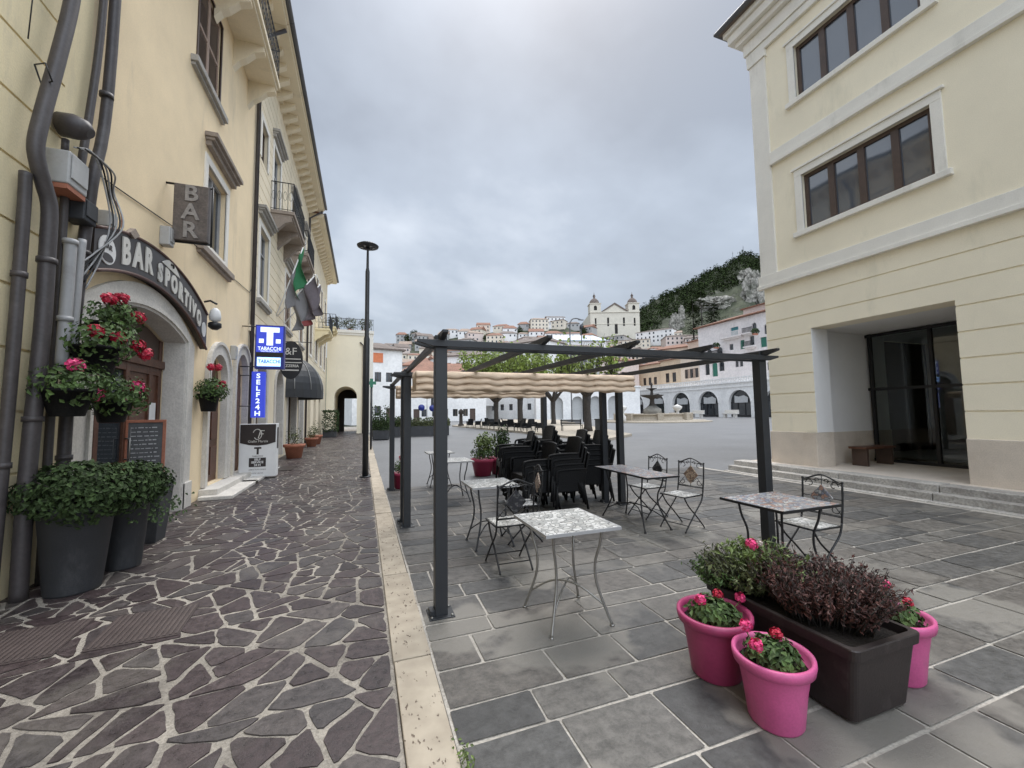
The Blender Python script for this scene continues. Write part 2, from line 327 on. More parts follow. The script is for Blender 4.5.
def travert():
    m, nt, b = newmat('travertine_kerb'); N = nt.nodes.new; L = nt.links.new; tc = N('ShaderNodeTexCoord'); g = N('ShaderNodeNewGeometry')
    n1 = N('ShaderNodeTexNoise'); n1.inputs['Scale'].default_value = 6; n1.inputs['Detail'].default_value = 7; L(tc.outputs['Object'], n1.inputs['Vector'])
    cr = N('ShaderNodeValToRGB'); L(n1.outputs[0], cr.inputs[0]); el = cr.color_ramp.elements; el[0].position = .36; el[0].color = (.36, .305, .235, 1); el[1].position = .66; el[1].color = (.47, .405, .315, 1)
    v = N('ShaderNodeTexNoise'); v.inputs['Scale'].default_value = 34; v.inputs['Detail'].default_value = 3; mp = N('ShaderNodeMapping'); mp.inputs['Scale'].default_value = (1.3, .6, 1); L(tc.outputs['Object'], mp.inputs[0]); L(mp.outputs[0], v.inputs['Vector'])
    r = N('ShaderNodeMapRange'); r.inputs[1].default_value = .645; r.inputs[2].default_value = .69; L(v.outputs[0], r.inputs[0])
    mx = N('ShaderNodeMix'); mx.data_type = 'RGBA'; L(r.outputs[0], mx.inputs[0]); L(cr.outputs[0], mx.inputs[6]); mx.inputs[7].default_value = (.15, .11, .08, 1)
    i = N('ShaderNodeMapRange'); i.inputs[3].default_value = .85; i.inputs[4].default_value = 1.08; L(g.outputs['Random Per Island'], i.inputs[0])
    sc = N('ShaderNodeVectorMath'); sc.operation = 'SCALE'; L(mx.outputs[2], sc.inputs[0]); L(i.outputs[0], sc.inputs['Scale']); L(sc.outputs[0], b.inputs['Base Color'])
    b.inputs['Roughness'].default_value = .7; bu = N('ShaderNodeBump'); bu.invert = True; bu.inputs['Strength'].default_value = .8; bu.inputs['Distance'].default_value = .006; L(r.outputs[0], bu.inputs['Height']); L(bu.outputs[0], b.inputs['Normal'])
    return m
M['travertine'] = travert()
def mosaic(name, cols, grout, scale, w=.045):
    m, nt, b = newmat(name); N = nt.nodes.new; L = nt.links.new; tc = N('ShaderNodeTexCoord')
    ve = N('ShaderNodeTexVoronoi'); ve.feature = 'DISTANCE_TO_EDGE'; ve.inputs['Scale'].default_value = scale; L(tc.outputs['Object'], ve.inputs['Vector'])
    vc = N('ShaderNodeTexVoronoi'); vc.inputs['Scale'].default_value = scale; L(tc.outputs['Object'], vc.inputs['Vector'])
    cr = N('ShaderNodeValToRGB'); cr.color_ramp.interpolation = 'CONSTANT'; L(vc.outputs['Color'], cr.inputs[0]); el = cr.color_ramp.elements
    el[0].color = (*cols[0], 1); el[1].position = 1-.5/len(cols); el[1].color = (*cols[-1], 1)
    for i in range(1, len(cols)-1): q = el.new(i/len(cols)*.95+.02); q.color = (*cols[i], 1)
    r = N('ShaderNodeMapRange'); r.inputs[1].default_value = w; r.inputs[2].default_value = w*1.5; L(ve.outputs['Distance'], r.inputs[0])
    mx = N('ShaderNodeMix'); mx.data_type = 'RGBA'; L(r.outputs[0], mx.inputs[0]); mx.inputs[6].default_value = (*grout, 1); L(cr.outputs[0], mx.inputs[7]); L(mx.outputs[2], b.inputs['Base Color'])
    b.inputs['Roughness'].default_value = .35; bu = N('ShaderNodeBump'); bu.inputs['Strength'].default_value = .4; bu.inputs['Distance'].default_value = .002; L(r.outputs[0], bu.inputs['Height']); L(bu.outputs[0], b.inputs['Normal'])
    return m
M['mosw'] = mosaic('white_mosaic', [(.62, .61, .58), (.48, .47, .44), (.66, .65, .62), (.38, .38, .36), (.55, .53, .49)], (.13, .125, .12), 24)
M['mosc'] = mosaic('speckled_mosaic', [(.40, .40, .40), (.20, .21, .26), (.48, .46, .43), (.36, .22, .17), (.28, .29, .31), (.50, .49, .48)], (.10, .10, .11), 30)
M['mosd'] = mosaic('dark_mosaic', [(.05, .05, .055), (.09, .09, .09), (.03, .03, .035), (.12, .11, .11)], (.02, .02, .02), 34)
M['mostan'] = mosaic('tan_mosaic', [(.33, .22, .15), (.22, .14, .10), (.40, .30, .22), (.15, .11, .09)], (.06, .05, .045), 34)
M['rock'] = mat('limestone_cliff', (.27, .25, .215), .95, .35, .12, fine=.6, bscale=.45, stain=((.055, .062, .035), .09, .47, .9))
M['scrub'] = mat('scrub_slope', (.050, .056, .030), .95, .35, .05, fine=.35, bscale=.5, stain=((.17, .16, .135), .06, .55, .8))

# ---------------------------------------------------------------- lettering
def text_mb(mb, s, size, T, depth=.004, bold=0., sx=1., align='CENTER', spacing=1.):
    cu = bpy.data.curves.new('t', 'FONT'); cu.body = s; cu.size = size; cu.align_x = align; cu.align_y = 'CENTER'; cu.extrude = depth/2; cu.offset = bold; cu.space_character = spacing; cu.resolution_u = 3
    ob = bpy.data.objects.new('t', cu); C.objects.link(ob)
    dg = bpy.context.evaluated_depsgraph_get(); me = bpy.data.meshes.new_from_object(ob.evaluated_get(dg))
    vs = [(v.co.x*sx, v.co.y, v.co.z) for v in me.vertices]; fs = [tuple(p.vertices) for p in me.polygons]
    mb.add(vs, fs, T=lambda p: T(p.x, p.y, p.z))
    bpy.data.objects.remove(ob); bpy.data.curves.remove(cu); bpy.data.meshes.remove(me)
    return mb

# ---------------------------------------------------------------- facade grid
def facade(mb, T, u0, u1, v0, v1, holes=(), grooves=(), gw=.028, gd=.022, gzones=None):
    """front sheet with rectangular/arched holes (u0,u1,v0,v1,rise,depth) and recessed groove courses. T(u,v,d) d=inward"""
    us = {u0, u1}; vs = {v0, v1}
    for h in holes: us |= {h[0], h[1]}; vs |= {h[2], h[3]}
    for g in grooves: vs |= {g-gw/2, g+gw/2}
    if gzones: us |= {a for z in gzones for a in z}
    us = sorted(u for u in us if u0-1e-6 <= u <= u1+1e-6); vs = sorted(v for v in vs if v0-1e-6 <= v <= v1+1e-6)
    def depth(uc, vc):
        for i, h in enumerate(holes):
            if h[0] < uc < h[1] and h[2] < vc < h[3]: return ('h', i)
        if any(abs(vc-g) < gw/2 for g in grooves) and (not gzones or any(a < uc < b for a, b in gzones)): return gd
        return 0.
    nu, nv = len(us)-1, len(vs)-1
    D = [[depth((us[i]+us[i+1])/2, (vs[j]+vs[j+1])/2) for j in range(nv)] for i in range(nu)]
    dv = lambda d: holes[d[1]][5] if isinstance(d, tuple) else d
    for i in range(nu):
        for j in range(nv):
            d = D[i][j]; a, b, c, e = us[i], us[i+1], vs[j], vs[j+1]
            if not isinstance(d, tuple): mb.quad(T(a, c, d), T(b, c, d), T(b, e, d), T(a, e, d))
            if i+1 < nu:
                d2 = D[i+1][j]
                if dv(d2) != dv(d) or isinstance(d, tuple) != isinstance(d2, tuple): mb.quad(T(b, c, dv(d)), T(b, c, dv(d2)), T(b, e, dv(d2)), T(b, e, dv(d)))
            if j+1 < nv:
                d2 = D[i][j+1]
                if dv(d2) != dv(d) or isinstance(d, tuple) != isinstance(d2, tuple):
                    hh = d if isinstance(d, tuple) else None
                    if hh and holes[hh[1]][4] > 0: continue
                    mb.quad(T(a, e, dv(d)), T(b, e, dv(d)), T(b, e, dv(d2)), T(a, e, dv(d2)))
    for h in holes:
        if h[4] > 0:
            pts = arc_pts(h[0], h[1], h[3]-h[4], h[4]); n = len(pts)
            for k in range(n-1):
                (a, za), (b, zb) = pts[k], pts[k+1]
                mb.quad(T(a, za, 0), T(b, zb, 0), T(b, h[3], 0), T(a, h[3], 0))
                mb.quad(T(a, za, 0), T(a, za, h[5]), T(b, zb, h[5]), T(b, zb, 0))
    return mb
def arc_pts(a, b, zs, rise, n=14):
    hw = (b-a)/2; c = (a+b)/2
    if rise >= hw*.98: return [(c-hw*cos(pi*k/n), zs+rise*sin(pi*k/n)) for k in range(n+1)]
    R = (hw*hw+rise*rise)/(2*rise); th = math.asin(hw/R)
    return [(c+R*sin(-th+2*th*k/n), zs+rise-R+R*cos(-th+2*th*k/n)) for k in range(n+1)]
def TX(X0, sgn):      # facade on plane X=X0, u=Y, v=z; inward = sgn
    return lambda u, v, d: Vector((X0+sgn*d, u, v))
def TY(Y0, sgn):      # plane Y=Y0, u=X
    return lambda u, v, d: Vector((u, Y0+sgn*d, v))
def tb(mb, T, u0, u1, v0, v1, d0, d1): # box in facade coords
    return mb.box(u0, u1, v0, v1, d0, d1, T=lambda p: T(p.x, p.y, p.z))
def surround(mb, T, u0, u1, v0, v1, w, out=.03, d=.02, bottom=True):
    tb(mb, T, u0-w, u0, v0, v1, -out, d); tb(mb, T, u1, u1+w, v0, v1, -out, d); tb(mb, T, u0-w, u1+w, v1, v1+w, -out-.002, d)
    if bottom: tb(mb, T, u0-w, u1+w, v0-w, v0, -out-.002, d)
    return mb
def window_unit(parent, T, u0, u1, v0, v1, depth, nm=1, fm=None, gm=None, fw=.06, transom=None, name='window'):
    mb = MB(); fm = fm or M['woodm']; gm = gm or M['win']; d0, d1 = depth-.07, depth-.005
    tb(mb, T, u0+.002, u0+fw, v0+.002, v1-.002, d0, d1); tb(mb, T, u1-fw, u1-.002, v0+.002, v1-.002, d0, d1)
    tb(mb, T, u0+fw, u1-fw, v0+.002, v0+fw, d0, d1); tb(mb, T, u0+fw, u1-fw, v1-fw, v1-.002, d0, d1)
    for k in range(1, nm+1):
        c = u0+(u1-u0)*k/(nm+1); tb(mb, T, c-fw*.75, c+fw*.75, v0+fw, v1-fw, d0-.01, d1)
    if transom: tb(mb, T, u0+fw, u1-fw, transom-fw*.5, transom+fw*.5, d0+.003, d1-.003)
    w_ = mb.build(name, fm, parent, True)
    for k in range(nm+1):
        a = u0+(u1-u0)*k/(nm+1)+fw*.6; b = u0+(u1-u0)*(k+1)/(nm+1)-fw*.6
        g = MB(); dd = depth-.03+rnd.uniform(-.004, .004); tb(g, T, a, b, v0+fw*.6, v1-fw*.6, dd, dd+.008)
        g.build('pane', gm, w_, True) if False else part2(g, 'pane', gm, w_)
    return w_
def part2(mb, name, mt, parent):     # sub-part of a world-space part
    me = bpy.data.meshes.new(name); me.from_pydata(mb.v, [], mb.f); me.update()
    if any(mb.sm): me.polygons.foreach_set('use_smooth', mb.sm)
    me.materials.append(mt); o = bpy.data.objects.new(name, me); C.objects.link(o); o.parent = parent
    return o
def louvers(mb, T, u0, u1, v0, v1, d, fw=.05, pitch=.055):
    tb(mb, T, u0, u0+fw, v0, v1, d, d+.04); tb(mb, T, u1-fw, u1, v0, v1, d, d+.04)
    for v in (v0, (v0+v1)/2-fw/2, v1-fw): tb(mb, T, u0+fw, u1-fw, v, v+fw, d+.001, d+.039)
    v = v0+fw+.01
    while v < v1-fw-.02:
        mb.add([(u0+fw, v, d+.006), (u1-fw, v, d+.006), (u1-fw, v+pitch*.8, d+.032), (u0+fw, v+pitch*.8, d+.032), (u0+fw, v-.008, d+.008), (u1-fw, v-.008, d+.008)], [(0, 1, 2, 3), (4, 5, 1, 0)], T=lambda p: T(p.x, p.y, p.z)); v += pitch
    return mb

# ================================================================ SETTING
ground = MB().add([(-900, -60, -.06), (1400, -60, -.06), (1400, 1500, -.06), (-900, 1500, -.06)], [(0, 1, 2, 3)]).build('ground', M['scrub']); struct(ground)
piazza = MB().add([(.44, -8, -.012), (200, -8, -.012), (200, 200, -.012), (.44, 200, -.012)], [(0, 1, 2, 3)]).build('piazza', M['piazza']); struct(piazza)
side = MB().add([(-3.2, -4, -.006), (.2, -4, -.006), (.2, 60, -.006), (-3.2, 60, -.006)], [(0, 1, 2, 3)]).build('sidewalk', mat('sidewalk_mortar', (.30, .27, .23), .9, .35, 1.4, fine=.25, bump=.8, bscale=70, stain=((.12, .105, .09), 1.2, .47, .75))); struct(side)
cz = random.Random(12)
def pclip(poly, p, n):      # keep the side where (q-p).n >= 0
    out = []
    for k in range(len(poly)):
        a, b = poly[k], poly[(k+1) % len(poly)]; da = (a[0]-p[0])*n[0]+(a[1]-p[1])*n[1]; db = (b[0]-p[0])*n[0]+(b[1]-p[1])*n[1]
        if da >= 0: out.append(a)
        if da*db < 0: t = da/(da-db); out.append((a[0]+(b[0]-a[0])*t, a[1]+(b[1]-a[1])*t))
    return out
def parea(P): return abs(sum(P[k-1][0]*P[k][1]-P[k][0]*P[k-1][1] for k in range(len(P))))/2
stones = MB()
def split(P, lim):
    A_ = parea(P)
    if A_ < .006 or len(P) < 3: return
    c = (sum(p[0] for p in P)/len(P), sum(p[1] for p in P)/len(P)); xs = [p[0]-c[0] for p in P]; ys = [p[1]-c[1] for p in P]
    if A_ > lim:
        sxx = sum(x*x for x in xs); syy = sum(y*y for y in ys); sxy = sum(x*y for x, y in zip(xs, ys)); an = .5*atan2(2*sxy, sxx-syy)+cz.gauss(0, .42)
        n = (cos(an), sin(an)); q = (c[0]+cz.gauss(0, .045), c[1]+cz.gauss(0, .045)); l2 = lim*cz.uniform(.8, 1.25)
        split(pclip(P, q, n), l2 if l2 > .05 else lim); split(pclip(P, q, (-n[0], -n[1])), lim); return
    Q = P
    for k in range(len(P)):     # mortar joint: every side moves in by its own amount
        a, b = P[k], P[(k+1) % len(P)]; dx, dy = b[0]-a[0], b[1]-a[1]; l = hypot(dx, dy)
        if l < 1e-5: continue
        n = (-dy/l, dx/l)
        if (c[0]-a[0])*n[0]+(c[1]-a[1])*n[1] < 0: n = (-n[0], -n[1])
        d = cz.uniform(.006, .021); Q = pclip(Q, (a[0]+n[0]*d, a[1]+n[1]*d), n)
        if len(Q) < 3: return
    if parea(Q) < .004: return
    R_ = []
    for k in range(len(Q)):     # worn corners and slightly uneven sides
        a, b, e2 = Q[k-1], Q[k], Q[(k+1) % len(Q)]; f = cz.uniform(.06, .2); R_ += [(b[0]+(a[0]-b[0])*f, b[1]+(a[1]-b[1])*f), (b[0]+(e2[0]-b[0])*f, b[1]+(e2[1]-b[1])*f)]
        l = hypot(e2[0]-b[0], e2[1]-b[1])
        if l > .12:
            for t in (.36, .64): R_.append((b[0]+(e2[0]-b[0])*t+cz.gauss(0, .0045), b[1]+(e2[1]-b[1])*t+cz.gauss(0, .0045)))
    z = cz.uniform(-.001, .0015); tx, ty = cz.gauss(0, .004), cz.gauss(0, .004); cc = c
    vs = [(p[0], p[1], z+tx*(p[0]-cc[0])+ty*(p[1]-cc[1])) for p in R_]; n_ = len(vs); vs += [(p[0], p[1], -.01) for p in R_]
    stones.add(vs, [tuple(range(n_))]+[(k, n_+k, n_+(k+1) % n_, (k+1) % n_) for k in range(n_)])
y = -1.5
while y < 40: split([(-3.02, y), (.192, y), (.192, y+4.15), (-3.02, y+4.15)], (.085 if y < 18 else .15)); y += 4.15
struct(stones.build('sidewalk_stones', M['crazy']))
# paving slabs in courses running across the square
bed = MB().add([(.44, -2, -.004), (9.0, -2, -.004), (9.0, 9.3, -.004), (.44, 9.3, -.004)], [(0, 1, 2, 3)]).build('paving_bed', M['mortar']); struct(bed)
mb = MB(); rs = random.Random(3); y = -1.6; rows = [.24, .38, .28, .42, .26, .33, .36]
ri = 0
while y < 9.2:
    h = rows[ri % 7]*rs.uniform(.92, 1.08); ri += 1; x = .45+rs.uniform(-.5, 0)
    while x < 8.85:
        wd = rs.uniform(.42, .92); a = max(x, .45)+.009; b = min(x+wd, 8.85)-.009; x += wd
        if b-a < .08: continue
        j = lambda: rs.uniform(-.005, .005)
        y0, y1 = y+.011, y+h-.011
        c = .007
        vs = [(a+c+j(), y0+j(), .002), (b-c+j(), y0+j(), .002), (b+j(), y0+c, .002), (b+j(), y1-c, .002), (b-c, y1+j(), .002), (a+c, y1+j(), .002), (a+j(), y1-c, .002), (a+j(), y0+c, .002)]
        dz = rs.uniform(-.0015, .0015); tx = rs.uniform(-.002, .002)
        vs = [(p[0], p[1], p[2]+dz+tx*(p[0]-a)) for p in vs]
        mb.add(vs, [tuple(range(8))])
    y += h
struct(mb.build('paving', M['slab']))
mb = MB(); y = -3
while y < 60:
    ln = rs.uniform(1.0, 1.7); mb.box(.2+rs.uniform(-.004, .004), .435+rs.uniform(-.006, .006), y+.006, y+ln-.006, -.05, .014+rs.uniform(-.003, .003)); y += ln
struct(mb.build('kerb', M['travertine'], bevel=.006))
# steps and raised floor of the porch on the right
mb = MB(); y = -6
while y < 8.4:
    ln = rs.uniform(1.1, 1.9); ln = min(ln, 8.5-y)
    mb.box(9.0, 9.3, y+.005, y+ln-.005, -.03, .012); mb.box(9.16, 9.5, y+.01, y+ln-.004, -.03, .135+rs.uniform(-.004, .004)); mb.box(9.36, 9.75, y+.004, y+ln-.01, -.03, .255+rs.uniform(-.004, .004)); y += ln
    if ln < .2: break
struct(mb.build('steps', mat('worn_step_stone', (.40, .375, .34), .75, .2, 3, fine=.25, bump=.6, bscale=30, island=.12, stain=((.14, .12, .105), 2.4, .5, .75, (1, .5, 1))), bevel=.012))
struct(MB().box(9.7, 22, -8, 8.35, -.05, .245).build('porch_floor', M['rplinth']))

# ================================================================ RIGHT BUILDING
RB = thing('yellow_building', 'pale yellow plastered building with grooved lower wall and deep glazed porch on the right', 'building', (10, 7.85, .24))
T = TX(10, 1)
op = (4.15, 6.70, .24, 3.52, 0, .55)
gr = [1.05+.47*k for k in range(1, 9)]
mb = facade(MB(), T, -8, 7.83, .24, 4.86, [op, (-5.6, -2.8, .24, 3.52, 0, .55), (-1.0, 1.6, 1.4, 3.3, 0, .25)], gr)
w1 = (4.25, 6.68, 5.92, 7.30); w2 = (4.25, 6.68, 9.25, 10.62)
wins = [w1, w2, (-1.2, 1.5, 5.92, 7.30), (-1.2, 1.5, 9.25, 10.62), (-6.2, -3.6, 5.92, 7.30), (-6.2, -3.6, 9.25, 10.62)]
mb = facade(mb, T, -8, 7.83, 4.86, 11.6, [(*w, 0, .16) for w in wins])
# far side facing the square, back and roof slab
mb.quad((10, 7.83, .24), (13.4, 7.83, .24), (13.4, 7.83, 11.6), (10, 7.83, 11.6)); mb.quad((16.8, 7.83, .24), (22, 7.83, .24), (22, 7.83, 11.6), (16.8, 7.83, 11.6)); mb.quad((13.4, 7.83, 3.6), (16.8, 7.83, 3.6), (16.8, 7.83, 11.6), (13.4, 7.83, 11.6)); mb.quad((22, -8, .24), (22, 7.83, .24), (22, 7.83, 11.6), (22, -8, 11.6)); mb.quad((10, -8, .24), (22, -8, .24), (22, -8, 11.6), (10, -8, 11.6))  # unseen gap in the far side, added to let daylight in
mb.build('wall', M['ryellow'], RB, True)
mb = MB()
for a, b in ((-8, -5.6), (-2.8, 4.15), (6.70, 7.83)): tb(mb, T, a-.001, b+.002, .235, 1.04, -.035, .4)
mb.cbox((15, 7.86, .64), (10, .06, .8)); mb.build('plinth', M['rplinth'], RB, True, bevel=.01)
mb = MB(); tb(mb, T, 7.42, 7.87, 4.86, 11.2, -.05, .4); tb(mb, T, 7.38, 7.91, 11.0, 11.2, -.09, .41); mb.build('pilaster', M['rtrim'], RB, True, bevel=.01)
for z0, z1 in ((4.80, 5.12), (7.98, 8.30)):
    mb = MB(); tb(mb, T, -8, 7.42 if z0 > 6 else 7.93, z0, z1, -.07, .01); tb(mb, T, -8, 7.40 if z0 > 6 else 7.96, z0-.03, z0+.06, -.10, .012); mb.build('string_course', M['rtrim'], RB, True, bevel=.006)
mb = MB()
for i, (a, b, c) in enumerate(((11.2, 11.4, .08), (11.4, 11.75, .12), (11.75, 11.9, .25), (11.9, 12.15, .38), (12.15, 12.3, .46))): mb.box(10-c, 22, -8, 7.85+c, a, b)
mb.build('cornice', M['rtrim'], RB, True, bevel=.012)
mb = MB(); mb.box(9.46, 22, -8, 8.38, 12.3, 12.42); mb.add([(9.5, -8, 12.42), (9.5, 8.3, 12.42), (22, 8.3, 12.42), (22, -8, 12.42), (14, -4, 13.9), (14, 4, 13.9), (18, 4, 13.9), (18, -4, 13.9)], [(0, 4, 5, 1), (1, 5, 6, 2), (2, 6, 7, 3), (3, 7, 4, 0), (4, 7, 6, 5)]); mb.build('roof', M['roofgrey'], RB, True)
mb = MB(); mb.tube([(9.42, -8, 12.36), (9.42, 8.42, 12.36), (22, 8.42, 12.36)], .075, 8); mb.build('gutter', M['steel'], RB, True)
for (a, b, c, d) in wins:
    mb = surround(MB(), T, a, b, c, d, .17, .035, .02, False); tb(mb, T, a-.22, b+.22, d+.17, d+.22, -.07, .01); fr = mb.build('window_surround', M['rtrim'], RB, True, bevel=.006)
    mb = MB(); tb(mb, T, a-.24, b+.24, c-.12, c-.001, -.09, .14); mb.build('sill', M['rtrim'], RB, True, bevel=.008)
    window_unit(RB, T, a, b, c, d, .15, 3, M['woodm'], M['rwin'], .085)
# porch interior
mb = MB()
mb.box(10.551, 13.2, 6.95, 7.2, .24, 3.8); mb.box(10.551, 13.2, 1.2, 3.4, .24, 3.8); mb.box(10.001, 13.2, 3.4, 7.2, 3.53, 3.75)
mb.build('porch_wall', M['rwhite'], RB, True)
mb = MB(); mb.box(10.553, 13.2, 6.92, 6.949, .245, 1.02); mb.box(9.98, 10.56, 6.695, 6.93, .243, 1.04); mb.build('porch_plinth', M['rplinth'], RB, True)
mb = MB(); mb.box(10.004, 10.556, 6.688, 6.702, 1.042, 3.518); mb.build('door_jamb', M['rwhite'], RB, True, bevel=.006)
Tg = TX(12.4, 1); g = MB()
for u in (3.6, 4.62, 5.64, 6.86): tb(g, Tg, u-.035, u+.035, .245, 3.52, 0, .08)
for v in (.245, 2.05, 3.44): tb(g, Tg, 3.4, 6.95, v, v+.07, .003, .077)
gf = g.build('glazed_screen', M['black'], RB, True)
for a, b in ((3.635, 4.585), (4.655, 5.605), (5.675, 6.825)):
    for c, d in ((.315, 2.05), (2.12, 3.44)):
        part2(tb(MB(), Tg, a, b, c, d, .035, .043), 'pane', M['clear'], gf)
mb = MB(); mb.box(13.2, 17, 1.2, 7.7, .3, .31); mb.box(13.201, 13.3, 7.2, 7.7, .3, 3.7); mb.box(16.9, 17, 1.2, 7.7, .3, 3.7); mb.box(13.2, 17, 1.1, 1.2, .3, 3.7); mb.box(13.2, 17, 1.1, 7.7, 3.6, 3.7); mb.build('hall', mat('hall_wall', (.30, .28, .25), .8), RB, True)
MB().cbox((15.2, 4.2, .68), (.7, 1.6, .76)).build('hall_counter', M['dark'], RB, True, bevel=.02); MB().cbox((16.3, 3., 1.3), (.35, 1.3, 2.)).build('hall_cabinet', M['dark'], RB, True, bevel=.02)
mb = MB()
for x in (13.4, 14.53, 15.66, 16.74): mb.box(x, x+.06, 7.76, 7.82, .3, 3.6)
sw = mb.build('added_daylight_window', M['black'], RB, True)  # unseen window, added to brighten the hall behind the glazed screen
for x in (13.46, 14.59, 15.72): part2(MB().box(x, x+1.05, 7.785, 7.793, .3, 3.6), 'pane', M['clear'], sw)
# bench in the porch
b = thing('wooden_bench', 'low brown wooden bench inside the glazed porch', 'bench', (11.5, 6.45, .245))
mb = MB(); mb.cbox((0, 0, .42), (1.1, .38, .05)); mb.build('seat', M['wood'], b, bevel=.006)
for s in (-1, 1): MB().cbox((s*.45, 0, .2), (.07, .32, .395)).build('leg', M['woodm'], b)

# ================================================================ LEFT BUILDINGS
TL = TX(-3, -1)
def wallbox(mb, y0, y1, z1, x0=-12):   # sides, back and top behind a facade on X=-3
    mb.quad((-3, y0, 0), (x0, y0, 0), (x0, y0, z1), (-3, y0, z1)); mb.quad((-3, y1, 0), (x0, y1, 0), (x0, y1, z1), (-3, y1, z1)); mb.quad((x0, y0, 0), (x0, y1, 0), (x0, y1, z1), (x0, y0, z1)); mb.quad((-3, y0, z1), (-3, y1, z1), (x0, y1, z1), (x0, y0, z1)); return mb
def darkbox(parent, y0, y1, z0, z1, d=.6):
    mb = MB(); mb.box(-3-d-.5, -3-d, y0, y1, z0, z1); return mb.build('room_wall', M['dark'], parent, True)
def hood(parent, T, u0, u1, v, name='window_hood', m=None, out=.22):
    mb = MB(); tb(mb, T, u0+.06, u1-.06, v, v+.10, -out*.45, .0); tb(mb, T, u0+.03, u1-.03, v+.10, v+.16, -out*.75, .0); tb(mb, T, u0, u1, v+.16, v+.25, -out, .0); return mb.build(name, m or M['stoneb'], parent, True, bevel=.008)
def sill(parent, T, u0, u1, v, m=None, out=.12, h=.12):
    mb = MB(); tb(mb, T, u0, u1, v-h, v, -out, .1); tb(mb, T, u0+.03, u1-.03, v-h-.06, v-h, -out*.55, .1); return mb.build('sill', m or M['greysill'], parent, True, bevel=.008)
def shutters(parent, T, u0, u1, v0, v1, d=.03, n=2):
    w = (u1-u0)/n
    for k in range(n): louvers(MB(), T, u0+k*w+.004, u0+(k+1)*w-.004, v0, v1, d).build('shutter', M['shutter'], parent, True)
# --- A: grooved yellow house with pipes
BA = thing('corner_house', 'yellow house with grooved stucco at the left edge behind the drainpipes', 'house', (-3, 3, 0))
mb = facade(MB(), TL, -4, 5.83, .0, 13.1, [(2.6, 3.9, .1, 3.1, 0, .3), (-1.6, -.4, 1.2, 3.1, 0, .3), (2.7, 3.8, 5.4, 7.2, 0, .2), (-1.4, -.4, 5.4, 7.2, 0, .2)], [1.1+.57*k for k in range(0, 22)], gzones=[(-4, 5.45)])
wallbox(mb, -4, 5.83, 13.1).build('wall', M['yellow'], BA, True)
mb = surround(MB(), TL, 2.6, 3.9, .05, 3.1, .55, .05, .02, False); mb.build('door_surround', M['stonew'], BA, True, bevel=.01)
mb = MB(); tb(mb, TL, 2.6, 3.9, .05, 3.1, .2, .26); part = mb.build('door', M['wood'], BA, True)
for a, b, c, d in ((-1.6, -.4, 1.2, 3.1), (2.7, 3.8, 5.4, 7.2), (-1.4, -.4, 5.4, 7.2)):
    window_unit(BA, TL, a, b, c, d, .18, 1); sill(BA, TL, a-.15, b+.15, c)
# --- B: peach house with bar
BB = thing('bar_house', 'peach plastered house with arched bar doorway and closed brown shutters', 'house', (-3, 9, 0))
arch1 = (6.15, 8.68, .0, 3.16, .27, .34); arch2 = (10.05, 11.15, .2, 2.95, .5, .2); arch3 = (12.95-.98, 12.9, 0, 3.4, .45, .3)
arch3 = (11.9, 12.9, .12, 3.2, .48, .2)
wb = [(8.78, 10.02, 8.2, 10.05), (9.5, 10.72, 5.06, 6.66), (6.6, 7.6, 11.5, 12.3)]
mb = facade(MB(), TL, 5.83, 12.96, 0, 13.1, [arch1, arch2, arch3]+[(*w, 0, .18) for w in wb])
wallbox(mb, 5.83, 12.96, 13.1).build('wall', M['peach'], BB, True)
# stone arch around the bar door
def archring(parent, T, a, b, z0, zt, rise, w, out, name, m, wt=None, lin=0):
    mb = MB(); wt = wt or w; zs = zt-rise; pi_ = arc_pts(a, b, zs, rise); po = arc_pts(a-w, b+w, zs+.0, rise+wt)
    tb(mb, T, a-w, a, z0, zs, -out, .015); tb(mb, T, b, b+w, z0, zs, -out, .015)
    for k in range(len(pi_)-1):
        (u0, v0), (u1, v1) = pi_[k], pi_[k+1]; (s0, t0), (s1, t1) = po[k], po[k+1]
        mb.add([T(u0, v0, -out), T(u1, v1, -out), T(s1, t1, -out), T(s0, t0, -out), T(u0, v0, .015), T(u1, v1, .015), T(s1, t1, .0), T(s0, t0, .0)], [(0, 1, 2, 3), (0, 4, 5, 1), (3, 2, 6, 7)])
    if lin:
        tb(mb, T, a+.001, a+.006, z0, zs, -out+.003, lin); tb(mb, T, b-.006, b-.001, z0, zs, -out+.003, lin)
        for k in range(len(pi_)-1):
            (u0, v0), (u1, v1) = pi_[k], pi_[k+1]; mb.quad(T(u0, v0-.005, -out+.003), T(u0, v0-.005, lin), T(u1, v1-.005, lin), T(u1, v1-.005, -out+.003))
    return mb.build(name, m, parent, True)
archring(BB, TL, 6.15, 8.68, 0, 3.16, .27, .40, .05, 'door_arch', M['stonew'], .34, lin=.26)
archring(BB, TL, 6.10, 8.73, .0, 3.20, .28, .06, .08, 'arch_moulding', M['stonew'], .06)
for a, b, s in ((5.70, 6.12, 0), (8.71, 9.12, 1)):
    mb = MB(); tb(mb, TL, a, b, 0, .45, -.08, .0); mb.build('plinth_block', M['stonew'], BB, True, bevel=.01)
